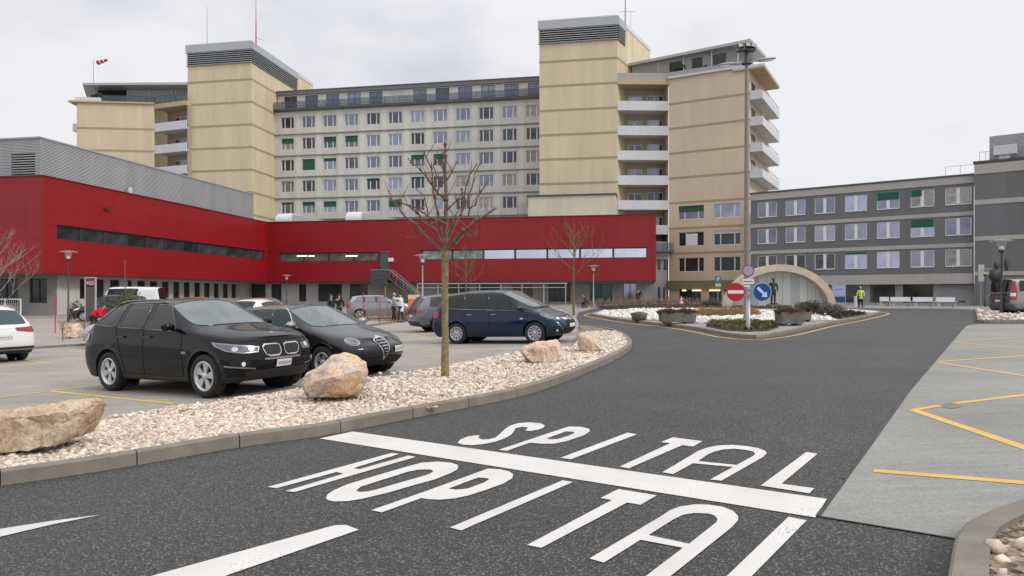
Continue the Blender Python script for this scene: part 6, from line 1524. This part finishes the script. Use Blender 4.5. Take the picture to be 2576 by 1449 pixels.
mb=MB(); mb.box(p+Vector((-.05,0,-.155)),(.20,.02,.06)); o=mb.build('small_plate',SW,root)
for zf_ in (734.5,728,741,681): pass
mb=MB(); z_=EYE+(HY-734.5)/F*sy
for dz_ in (-.1,.1): mb.box((sx,sy-.065,z_+dz_),(1.0,.03,.03))
mb.build('crossbar',GALV,root)
# parking sign far behind
p=pt(1806,703,66); root=empty('parking_sign',(p.x,p.y,gz(p.x,p.y)),0,'small blue parking sign P on a thin post left of the no entry sign','traffic sign')
mb=MB(); mb.tube([(p.x,p.y,gz(p.x,p.y)),(p.x,p.y,p.z+.3)],.035,8); mb.build('post',GALV,root)
mb=MB(); mb.box((p.x,p.y-.06,p.z),(.52,.03,.62)); o=mb.build('blue_board',mat('parking_blue',(.02,.16,.33),rough=.4),root)
fc=bpy.data.curves.new('t','FONT'); fc.body='P'; fc.size=.55; fc.align_x='CENTER'; fc.align_y='CENTER'; fo=bpy.data.objects.new('t',fc); COL.objects.link(fo); dg=bpy.context.evaluated_depsgraph_get(); q=fo.evaluated_get(dg).to_mesh(); M=Matrix.Translation((p.x,p.y-.085,p.z))@Matrix.Rotation(R(90),4,'X')
mb=MB(); mb.add([M@v.co for v in q.vertices],[tuple(f.vertices) for f in q.polygons]); bpy.data.objects.remove(fo); mb.build('letter',SW,o)
mb=MB(); mb.box((p.x,p.y-.06,p.z-.52),(.5,.03,.28)); mb.build('lower_plate',mat('plate_pale_green',(.42,.50,.44),rough=.5),root)
# ================================================================== FLOODLIGHT MAST
b=pt(1878,800,32); b.z=gz(b.x,b.y)+.1; root=empty('floodlight_mast',b,0,'tall olive grey mast with floodlights and lantern heads, behind the sign post','light mast')
MP=mat('mast_paint',(.22,.20,.155),rough=.6,var=.08,stain=.1); zt=EYE+(HY-160)/F*32
mb=MB(); mb.tube([b,b+Vector((0,0,1.5)),(b.x,b.y,zt)],[.14,.125,.07],14); mb.build('pole',MP,root)
mb=MB(); mb.lathe([(.22,zt-.02),(.20,zt+.04),(.09,zt+.2),(.07,zt+.6)],16,Matrix.Translation((b.x,b.y,0))); mb.build('head_ring',LPM,root)
mb=MB(); mb.box((b.x-.02,b.y,zt+.58),(.75,.4,.06)); mb.build('flood_bracket',LPM,root)
for i,(dx,dy) in enumerate(((-.28,0),(.02,-.1),(.30,0))):
    mb=MB(); M=Matrix.Translation((b.x+dx,b.y+dy,zt+.78))@Matrix.Rotation(R(-18+18*i),4,'Y')@Matrix.Rotation(R(-25),4,'X'); mb.box((0,0,0),(.22,.14,.24),M); o=mb.build('floodlight',LPM,root); mb=MB(); mb.box((0,-.075,0),(.18,.012,.20),M); mb.build('lens',mat('flood_lens',(.35,.34,.27),rough=.15,metal=.4),o)
for i,(dx,dy,dz) in enumerate(((-.95,-.1,-.12),(.85,-.1,.10),(.35,.9,.30),(-.3,.9,.2))):
    mb=MB(); a=Vector((b.x,b.y,zt+.05)); e=a+Vector((dx,dy,dz))*.55; mb.tube([a,e],.03,6); mb.build('arm',GALV,root)
    d_=Vector((dx,dy,dz)).normalized(); M=Matrix.Translation(e+d_*.38)@d_.to_track_quat('X','Z').to_matrix().to_4x4(); mb=MB(); mb.blob((0,0,0),(.46,.16,.075),i,0,2); mb.v=[tuple(M@Vector(v)) for v in mb.v]; o=mb.build('lantern_head',mat('lantern_grey',(.33,.35,.38),rough=.45,metal=.3),root)
    mb=MB(); mb.blob((.06,0,-.05),(.28,.12,.05),i,0,2); mb.v=[tuple(M@Vector(v)) for v in mb.v]; mb.build('diffuser',LBU,o)
# ================================================================== PLANTERS, ARCH, FURNITURE
PCN=mat('planter_concrete',(.17,.165,.14),rough=.9,var=.25,vs=6,bump=.4,bs=40,stain=.2)
def heather(mb,c,r,n,rnd): 
    for _ in range(n):
        a=rnd.uniform(0,6.28);q=rnd.random()**.5; p=Vector((c[0]+math.cos(a)*q*r[0],c[1]+math.sin(a)*q*r[1],c[2])); e=p+Vector((math.cos(a)*.10*q,math.sin(a)*.10*q,r[2]*(1.05-q*q*.6)*rnd.uniform(.75,1.1))); mb.tube([p,e],[.012,.006],3,cap=False)
def planter(label,u0,u1,v,h,dp,plant,round_=False,feet=True):
    um=(u0+u1)/2; x,y=gp(um,v+2); w=(u1-u0)/F*y; z=gz(x,y)+.12; x=(um-CX)/F*(y+.0); root=empty('planter',(x,y,z),0,label,'planter','concrete planters on the island'); y+=dp/2
    mb=MB(); f0=.07 if feet else 0
    if round_: mb.lathe([(.001,z),(w*.40,z),(w*.5,z+h*.9),(w*.5,z+h),(w*.44,z+h),(w*.42,z+h-.06),(.001,z+h-.06)],24,Matrix.Translation((x,y,0)))
    else:
        a=[(x-w*.47,y-dp*.46),(x+w*.47,y-dp*.46),(x+w*.47,y+dp*.46),(x-w*.47,y+dp*.46)]; c=[(x-w/2,y-dp/2),(x+w/2,y-dp/2),(x+w/2,y+dp/2),(x-w/2,y+dp/2)]
        i_=[(x-w/2+.06,y-dp/2+.06),(x+w/2-.06,y-dp/2+.06),(x+w/2-.06,y+dp/2-.06),(x-w/2+.06,y+dp/2-.06)]
        vs=[(*p,z+f0) for p in a]+[(*p,z+h) for p in c]+[(*p,z+h) for p in i_]+[(*p,z+h-.06) for p in i_]
        fs=[(3,2,1,0)]+[(i,(i+1)%4,4+(i+1)%4,4+i) for i in range(4)]+[(4+i,4+(i+1)%4,8+(i+1)%4,8+i) for i in range(4)]+[(8+i,8+(i+1)%4,12+(i+1)%4,12+i) for i in range(4)]+[(12,13,14,15)]
        mb.add(vs,fs)
    mb.build('tub',PCN,root)
    if not round_:
        for s in(-.3,.3): mb=MB(); mb.box((x+w*s,y,z+.035),(w*.18,dp*.8,.07)); mb.build('foot',PCN,root)
    rnd=random.Random(int(u0)); mb=MB()
    if plant=='heather':
        k=max(1,int(w/.55)); 
        for i in range(k): heather(mb,(x-w/2+w*(i+.5)/k,y,z+h-.05),(w/k*.62,dp*.5,.22),800,rnd)
        mb.build('heather',HEATH,root)
    elif plant: heather(mb,(x,y,z+h-.05),(w*.3,dp*.3,.12),160,rnd); mb.build('dry_plant',DRYG,root)
planter('small round concrete tub with little planted, left end of the island',1589,1632,811,.36,.6,'dry',True)
planter('long concrete trough with two brown heather mounds left of the sign post',1665,1753,820,.46,.8,'heather')
planter('square concrete planter with brown heather right of the sign post',1968,2024,826,.5,.8,'heather')
planter('small concrete tub just behind the square heather planter',2022,2042,815,.45,.5,'heather')
rnd=random.Random(3)
x,y=gp(1828,802); mb=MB()
for k in range(5): heather(mb,(x-1.2+k*.6,y+.2,gz(x,y)+.12),(.55,.6,.5),420,rnd)
mb.build('dry_grass_clump',DRYG,cat='grass clump',label='tan dry grass clump left of the sign post on the island')
def scatter(name,label,poly,n,h,m,dz,kind='stuff',w=.02,cat='ground cover',spr=.12):
    P=[gp(*p) for p in poly]; rnd=random.Random(n); mb=MB(); xs=[p[0] for p in P];ys=[p[1] for p in P]; c=0
    while c<n:
        x=rnd.uniform(min(xs),max(xs));y=rnd.uniform(min(ys),max(ys))
        if not inpoly(x,y,P): continue
        c+=1; z=gz(x,y)+dz
        if noise.noise(Vector((x*1.3,y*1.3,0)))<-.15: continue
        hh=h*rnd.uniform(.4,1.2); e=Vector((x+rnd.uniform(-spr,spr),y+rnd.uniform(-spr,spr),z+hh)); mb.add([(x-w,y,z),(x+w,y,z),tuple(e+Vector((w*.4,0,0))),tuple(e-Vector((w*.4,0,0)))],[(0,1,2,3)]); mb.add([(x,y-w,z),(x,y+w,z),tuple(e)],[(0,1,2)])
    return mb.build(name,m,cat=cat,label=label,kind=kind)
scatter('ground_cover','thin olive ground cover round the foot of the sign post',[(1790,816),(1778,829),(1830,839),(1880,842),(1930,840),(1958,831),(1948,819),(1880,815)],2600,.11,GRASS,.14,w=.02)
scatter('low_planting','dark low planting along the far side of the island',[(1500,779),(1560,775),(1700,773),(1850,772),(1985,774),(1990,781),(1850,780),(1700,779),(1560,783)],5200,.22,mat('dark_planting',(.12,.095,.07),rough=.95,var=.5,vs=3),.12,w=.035)
scatter('low_planting','dark brown low planting on the right end of the island',[(2015,800),(2110,808),(2180,797),(2105,787),(2030,781)],2600,.14,mat('soil_planting',(.06,.045,.03),rough=.95,var=.4),.15,w=.03)
for u,v,r,l_,m in ((2058,786,.95,'dark green spreading shrub at the right foot of the arch',LEAFD),(2020,783,.6,'low green shrub before the arch infill, left of the arch foot',LEAF),(2092,797,.6,'grey round cushion shrub right of the planters',mat('grey_shrub',(.10,.095,.09),rough=.95,var=.4,vs=5)),(1788,776,.7,'dark shrub left of the no entry sign',LEAFD)):
    x,y=gp(u,v); mb=MB(); rr=random.Random(u)
    for _ in range(5): leafcloud(mb,(x+rr.uniform(-r,r)*.8,y+rr.uniform(-.3,.3),gz(x,y)+.3+rr.uniform(0,.25)*r),(r*.6,.5,.3*r+.1),200,.075,rr)
    mb.build('low_shrub',m,cat='shrub',label=l_)
# arch
ad=56.0; ax_=(1957-CX)/F*ad; az=gz(ax_,ad)+.05; root=empty('arch_monument',(ax_,ad,az),R(-6),'broad sand coloured concrete arch with a weathered blue grey infill wall','monument')
ACN=mat('arch_concrete',(.58,.49,.38),rough=.9,var=.12,vs=2,bump=.3,bs=25,stain=.12); AIN=panel('arch_infill',(.68,.72,.71),R(-6),.62,30,joint=.55,jw=.02,var=.22,rough=.7)
M=Matrix.Translation((ax_,ad,az))@Matrix.Rotation(R(-6),4,'Z'); A,B=4.15,EYE+(HY-666)/F*ad-az; th=.52; n=36; vs=[]
for i in range(n+1):
    t=math.pi*i/n; c_,s_=math.cos(t),math.sin(t)
    for rr,yy in ((1,-.75),(1,.75),(1-th/A,.75),(1-th/A,-.75)): vs.append(M@Vector((-c_*A*rr,yy,s_*(B if rr==1 else B-th))))
mb=MB(); mb.add(vs,[(i*4+k,i*4+(k+1)%4,(i+1)*4+(k+1)%4,(i+1)*4+k) for i in range(n) for k in range(4)]); mb.build('arch_ring',ACN,root)
vs=[M@Vector((-math.cos(math.pi*i/n)*(A-th),.55,math.sin(math.pi*i/n)*(B-th))) for i in range(n+1)]+[M@Vector((-math.cos(math.pi*i/n)*(A-th),.70,math.sin(math.pi*i/n)*(B-th))) for i in range(n+1)]
mb=MB(); k=n+1; mb.add(vs,[tuple(range(k)),tuple(range(k,2*k))[::-1],(0,n,k+n,k)]); mb.build('infill_wall',AIN,root)
# low white benches, board
for i,(u0,u1) in enumerate(((2213,2236),(2240,2290),(2296,2346),(2354,2402))):
    d=66.5-(i*1.2); a=pt(u0,768,d);c=pt(u1,768,d); w=c.x-a.x; z=gz((a.x+c.x)/2,d); root=empty('bench',((a.x+c.x)/2,d,z),0,['white bench nearest the person in yellow','second white bench from the left before the annex','third white bench from the left before the annex','rightmost white bench before the annex'][i],'bench','white benches before the grey annex')
    mb=MB(); mb.box(((a.x+c.x)/2,d,z+.62),(w,.06,.46)); mb.build('backrest',mat('bench_white',(.56,.56,.58),rough=.6),root); mb=MB(); mb.box(((a.x+c.x)/2,d-.25,z+.46),(w,.45,.06)); mb.build('seat',MC['bench_white'],root)
    for s in(-.4,.4): mb=MB(); mb.box(((a.x+c.x)/2+w*s,d-.12,z+.215),(.07,.36,.43)); mb.build('leg',MC['bench_white'],root)
d=66; a=pt(2092,770,d);c=pt(2127,770,d); z=gz(a.x,d); z1=EYE+(HY-716)/F*d; xm=(a.x+c.x)/2; w=c.x-a.x; root=empty('information_board',(xm,d,z),0,'tall information board, lilac above and deep blue below, right of the arch','sign')
mb=MB(); mb.box((xm,d,(z+z1)/2),(w,.12,z1-z)); mb.build('board_frame',RAILM,root); zb2=z+.35; zs=zb2+(z1-zb2)*.33
mb=MB(); mb.box((xm,d-.07,(zb2+zs)/2),(w*.9,.02,zs-zb2-.02)); mb.build('blue_panel',mat('board_blue',(.005,.05,.16),rough=.4),root)
mb=MB(); mb.box((xm,d-.07,(zs+z1)/2-.03),(w*.9,.02,z1-zs-.1)); o=mb.build('lilac_panel',mat('board_lilac',(.30,.34,.58),rough=.4),root)
for k in range(2):
    mb=MB(); mb.box((xm+(.2 if k else -.2),d-.085,zs+(z1-zs)*.6),(.3,.01,.05)); mb.build('text_line',SB,o)
d=64;p=pt(2152,770,d); z=gz(p.x,d); mb=MB(); mb.tube([(p.x,d,z),(p.x,d,z+.95)],.13,12); mb.build('bollard',mat('bollard_white',(.55,.56,.58),rough=.6),cat='bollard',label='short white bollard between the information board and the person in yellow')
# pylon
d=45;p=pt(228,815,d);z=gz(p.x,d); z1=EYE+(HY-697)/F*d; root=empty('information_pylon',(p.x,d,z),0,'slim dark information pylon with a pale frame and small red heading','sign')
w=.64
for s in(-1,1): mb=MB(); mb.box((p.x+s*w/2,d,(z+z1)/2),(.07,.1,z1-z)); mb.build('frame_post',LCON,root)
mb=MB(); mb.box((p.x,d,z1-.03),(w-.07,.1,.06)); mb.build('frame_top',LCON,root)
mb=MB(); mb.box((p.x,d,z+.2+(z1-z-.75)/2),(w-.08,.06,z1-z-.75)); mb.build('dark_panel',mat('pylon_panel',(.085,.08,.085),rough=.4,var=.1),root)
mb=MB(); mb.box((p.x,d,z1-.36),(w-.08,.06,.50)); o=mb.build('heading_panel',mat('pylon_heading',(.16,.04,.05),rough=.5),root)
mb=MB(); mb.box((p.x-.17,d-.035,z1-.36),(.12,.01,.16)); mb.build('red_emblem',mat('emblem_pink',(.60,.30,.32),rough=.5),o)
for k in range(3): mb=MB(); mb.box((p.x+.08,d-.035,z1-.30-k*.085),(.30,.01,.03)); mb.build('text_line',SW,o)
# parking barrier machine
p=pt(1041,795,43); z=gz(p.x,43); root=empty('parking_barrier',(p.x,43,z),0,'orange parking barrier cabinet with a stub of white arm','barrier')
mb=MB(); mb.box((p.x,43,z+.68),(.60,.45,1.28)); mb.build('cabinet',mat('barrier_orange',(.75,.20,.03),rough=.5),root)
mb=MB(); mb.box((p.x,43,z+1.46),(.62,.47,.26)); mb.build('cap',mat('barrier_cream',(.80,.52,.33),rough=.5),root)
mb=MB(); mb.box((p.x+.68,42.9,z+1.33),(.78,.06,.14)); mb.build('arm',WHT,root)
# railings at the left edge
root=empty('white_railing',(*gp(20,800),0),0,'white metal railing at the left edge below the dark windows','railing')
a=pt(-60,790,44);c=pt(52,790,44)
for x in (a.x,(a.x*.35+c.x*.65),c.x): mb=MB(); z=gz(x,44); mb.tube([(x,44,z),(x,44,z+1.55)],.045,6); mb.build('post',WHC,root)
for h in (.25,1.55): mb=MB(); mb.tube([(a.x,44,gz(a.x,44)+h),(c.x,44,gz(c.x,44)+h)],.035,6); mb.build('rail',WHC,root)
mb=MB()
for i in range(22): x=a.x+(c.x-a.x)*(i+.5)/22; z=gz(x,44); mb.tube([(x,44,z+.25),(x,44,z+1.55)],.014,4)
o=mb.build('infill_bars',GALV,root); tag(o,kind='stuff')
mb=MB(); rr=random.Random(8); x0=pt(10,800,45.5)
for _ in range(4): leafcloud(mb,(x0.x+rr.uniform(-.8,.8),45.6,gz(x0.x,45)+.7),(.5,.3,.4),120,.06,rr)
mb.build('yellow_bush',mat('yellow_flower',(.42,.33,.05),rough=.8,var=.5,vs=5),cat='bush',label='yellow flowering bush behind the white railing')
# red marker posts
for i,(u,v0,v1,d) in enumerate(((139,830,738,36),(914,815,735,41),(956,818,745,40))):
    p=pt(u,v0,d); p.z=gz(p.x,d); q=pt(u,v1,d); mb=MB(); mb.tube([p,q],.026,7); mb.build('marker_post',mat('marker_red',(.45,.03,.05),rough=.5),cat='post',label=['thin red marker post before the pale wall at the left','thin red marker post in front of the light grey hatchback, left one','thin red marker post in front of the light grey hatchback, right one'][i],group='red marker posts')
# traffic cone by the entrance
p=pt(1714,768,68); z=gz(p.x,68); root=empty('traffic_cone',(p.x,68,z),0,'orange and white traffic cone at the dark entrance doors','cone')
mb=MB(); mb.lathe([(.3,z),(.3,z+.04),(.2,z+.05),(.04,z+1.0),(.001,z+1.0)],16,Matrix.Translation((p.x,68,0))); mb.build('cone_body',mat('cone_orange',(.6,.14,.05),rough=.6),root)
for h in (.3,.65): mb=MB(); r0=.2-.16*(h-.05)/.95; r1=.2-.16*(h+.13)/.95; mb.lathe([(r0+.006,z+h),(r1+.006,z+h+.18)],16,Matrix.Translation((p.x,68,0))); mb.build('white_band',SW,root)
# ================================================================== PEOPLE
SKIN=mat('skin',(.45,.27,.20),rough=.6); 
def skin(nodes,edges,name,m,root,M,lvl=2):
    ks=list(nodes); me=bpy.data.meshes.new(name); me.from_pydata([nodes[k][0] for k in ks],[(ks.index(a),ks.index(b)) for a,b in edges],[])
    o=bpy.data.objects.new(name,me); COL.objects.link(o); md=o.modifiers.new('k','SKIN'); md.use_smooth_shade=True; md.branch_smoothing=.4
    if not me.skin_vertices: return None
    for i,k in enumerate(ks):
        r=nodes[k][1]; me.skin_vertices[0].data[i].radius=r if hasattr(r,'__len__') else (r,r)
    me.skin_vertices[0].data[0].use_root=True
    s=o.modifiers.new('s','SUBSURF'); s.levels=lvl; s.render_levels=lvl
    dg=bpy.context.evaluated_depsgraph_get(); q=o.evaluated_get(dg).to_mesh(); mb=MB(); mb.add([M@v.co for v in q.vertices],[tuple(f.vertices) for f in q.polygons],True); bpy.data.objects.remove(o)
    return mb
def person(label,x,y,yaw,top,trs,hair,H=1.75,coat=.80,bend=0,arms=None,step=.12,name='person',skinm=None,z=None,cat='person',knee=0,headtilt=0,shoes=None,bulk=1.0):
    S=H/1.75; z=gz(x,y) if z is None else z
    M=Matrix.Translation((x,y,z))@Matrix.Rotation(yaw,4,'Z')@Matrix.Scale(S,4); root=empty(name,mat=Matrix.Translation((x,y,z))@Matrix.Rotation(yaw,4,'Z'),label=label,cat=cat)
    cb,sb=math.cos(bend),math.sin(bend); kz=.92-knee*.30; hx=-knee*.22
    def up(dx,dy,dz): return (hx+dx*cb+dz*sb,dy,kz+dz*cb-dx*sb)   # relative to the hips
    A=arms or {1:((.02,.26,.24),(.06,.27,-.02)),-1:((.0,-.26,.24),(.02,-.27,-.02))}
    nd={'pel':(up(0,0,0),(.13,.10)),'wst':(up(0,0,.18),(.115,.085)),'che':(up(.0,0,.36),(.14,.10)),'nk':(up(.01,0,.54),.055),'n2':(up(.02,0,.60),.055),'hd':(up(.035,0,.67),(.078,.088)),'h2':(up(.03+headtilt,0,.76),(.070,.082))}
    ed=[('pel','wst'),('wst','che'),('che','nk'),('nk','n2'),('n2','hd'),('hd','h2')]
    for s in (1,-1):
        e,w=A[s]
        nd[f'sh{s}']=(up(0,.17*s,.48),.055); nd[f'el{s}']=(up(*e),.042); nd[f'wr{s}']=(up(*w),.028)
        we=Vector(up(*w)); wd=(we-Vector(up(*e))).normalized(); nd[f'pm{s}']=(tuple(we+wd*.07),(.034,.018))
        ed+=[('che',f'sh{s}'),(f'sh{s}',f'el{s}'),(f'el{s}',f'wr{s}'),(f'wr{s}',f'pm{s}')]
        sx_=step*s; nd[f'hp{s}']=((hx,.09*s,kz-.06),.085); nd[f'kn{s}']=((hx*.3+sx_*.5+knee*.32,.10*s,.48-knee*.04),.058); nd[f'an{s}']=((sx_-.02,.10*s,.09),.038); nd[f'to{s}']=((sx_+.13,.11*s,.045),(.04,.03))
        ed+=[('pel',f'hp{s}'),(f'hp{s}',f'kn{s}'),(f'kn{s}',f'an{s}'),(f'an{s}',f'to{s}')]
    sm=skinm or SKIN; mb=skin(nd,ed,'body',sm,root,M)
    for s in (1,-1):   # five fingers on each hand
        pm=Vector(nd[f'pm{s}'][0]); wd=(pm-Vector(nd[f'wr{s}'][0])).normalized(); side=wd.cross(Vector((0,1,0))).normalized()
        for k,(o_,l_) in enumerate(((-.028,.062),(-.010,.075),(.009,.078),(.027,.070))):
            a=pm+side*o_+wd*.0; mb.tube([M@a,M@(a+wd*l_*.55),M@(a+wd*l_*.9+Vector((0,-.018*s,0)))],[.0085*S,.008*S,.006*S],5)
        a=pm-side*.03-wd*.05; mb.tube([M@a,M@(a-side*.022+wd*.03),M@(a-side*.024+wd*.055)],[.010*S,.009*S,.007*S],5)
    hd=Vector(nd['hd'][0]); fw=Vector((cb,0,-sb)); mb.blob(M@(hd+fw*.085+Vector((0,0,.01))),(.014*S,.014*S,.022*S),1,0,1)
    for s in(1,-1): mb.blob(M@(hd+Vector((0,.082*s,.01))),(.018*S,.012*S,.028*S),1,0,1)
    mb.build('body',sm,root)
    for s in(1,-1): e_=MB(); e_.blob(M@(hd+fw*.082+Vector((0,.032*s,.035))),(.010*S,.013*S,.008*S),1,0,1); e_.build('eye',TRIM,root)
    k=1.28*bulk
    cn={'pel':(up(0,0,.0),(.15*k,.12*k)),'wst':(up(0,0,.18),(.125*k,.10*k)),'che':(up(0,0,.36),(.145*k,.115*k)),'nk':(up(.0,0,.50),(.075,.075))}; ce=[('pel','wst'),('wst','che'),('che','nk')]
    if coat<.80: cn['hem']=((hx*.5,0,coat),(.17*k,.15*k)); ce.append(('pel','hem'))
    for s in (1,-1):
        e,w=A[s]; cn[f'sh{s}']=(up(0,.17*s,.47),.07*k/1.1); cn[f'el{s}']=(up(*e),.055*k/1.1); cn[f'wr{s}']=(up(*w),.043)
        ce+=[('che',f'sh{s}'),(f'sh{s}',f'el{s}'),(f'el{s}',f'wr{s}')]
    skin(cn,ce,'jacket',top,root,M).build('jacket',top,root)
    tn={'pel':((hx,0,kz-.0),(.14,.115))}; te=[]
    for s in(1,-1):
        for q,r in (('hp',.10),('kn',.075),('an',.058)): tn[f'{q}{s}']=(nd[f'{q}{s}'][0],r)
        te+=[('pel',f'hp{s}'),(f'hp{s}',f'kn{s}'),(f'kn{s}',f'an{s}')]
    skin(tn,te,'trousers',trs,root,M).build('trousers',trs,root)
    h2=Vector(nd['h2'][0]); mb=MB(); mb.blob(M@(h2+Vector((-.02*cb,0,.0))+Vector((0,0,-.015))),(.094*S,.092*S,.085*S),2,.15,2); mb.build('hair',hair,root)
    for s in(1,-1): t_=Vector(nd[f'to{s}'][0]); mb=MB(); mb.blob(M@(t_+Vector((-.06,0,.0))),(.14*S,.055*S,.055*S),1,0,2); mb.build('shoe',shoes or TRIM,root)
    return root
NAV=mat('cloth_navy',(.012,.014,.024),rough=.9,var=.2); BLA=mat('cloth_black',(.012,.012,.013),rough=.9,var=.2); WCO=mat('cloth_white',(.70,.69,.70),rough=.85,var=.08); LIL=mat('cloth_lilac_grey',(.34,.33,.40),rough=.9,var=.1); DBR=mat('cloth_dark_brown',(.05,.035,.03),rough=.9,var=.2); YEL=mat('cloth_hivis',(.52,.66,.12),rough=.7,var=.15); REDC=mat('cloth_red',(.55,.006,.02),rough=.8,var=.15)
HG=mat('hair_grey',(.35,.33,.33),rough=.9); HB_=mat('hair_brown',(.04,.025,.02),rough=.9); HR=mat('hair_reddish',(.12,.05,.03),rough=.9)
def at(u,d): return ((u-CX)/F*d,d)
armsP={1:((.10,.25,.28),(.30,.16,.26)),-1:((.0,-.26,.24),(.05,-.25,.0))}
person('person in a dark suit and white shirt, left one of the dark dressed pair',*at(832,42.5),R(-20),NAV,BLA,HR,H=1.72)
person('person in black clothes seen from behind, right one of the dark dressed pair',*at(853,42.8),R(95),BLA,BLA,HB_,H=1.76,arms=armsP)
person('grey haired person in a lilac grey top talking to the person in the white coat',*at(991,42.3),R(20),LIL,DBR,HG,H=1.74,arms={1:((.02,.26,.24),(.16,.24,.06)),-1:((.0,-.26,.24),(.06,-.26,-.02))})
person('person in a long white coat with an arm raised to the other one',*at(1008,41.8),R(165),WCO,DBR,HB_,H=1.76,coat=.58,arms={1:((.22,.20,.44),(.40,.10,.52)),-1:((.0,-.26,.24),(.10,-.22,.05))})
person('person in a bright yellow high visibility jacket walking by the grey annex',*at(2165,61),R(-100),YEL,BLA,mat('cap_yellow',(.50,.60,.15),rough=.7),H=1.80,coat=.70,step=.16)
person('person in a red jacket bending forward behind the black sport utility car',*at(236,33.0),R(12),REDC,BLA,HB_,H=1.85,bend=R(48),knee=.15,arms={1:((.22,.22,.30),(.42,.18,.34)),-1:((.22,-.22,.30),(.42,-.18,.34))},bulk=1.5)
person('person in dark clothes walking before the right end of the red building',*at(1607,70),R(90),BLA,BLA,HB_,H=1.78,step=.2)
person('person in black and red crouching by the bare hedge',*at(1471,67),R(160),DBR,BLA,HR,H=1.7,bend=R(35),knee=.9,step=.1)
BRZ=mat('dark_bronze',(.035,.04,.032),rough=.5,metal=.4,var=.3)
person('dark bronze standing figure before the infill wall of the arch',(1945-CX)/F*54.5,54.5,R(-90),BRZ,BRZ,mat('bronze_reddish',(.12,.04,.035),rough=.6),H=2.05,name='statue',skinm=BRZ,cat='statue',step=.02,z=gz(20,54.5)+.42,coat=.6,shoes=BRZ)
px=(1945-CX)/F*54.5; mb=MB(); mb.box((px,54.5,gz(20,54.5)+.2),(.7,.6,.44)); mb.build('plinth',PCN,cat='plinth',label='low concrete plinth under the bronze figure')
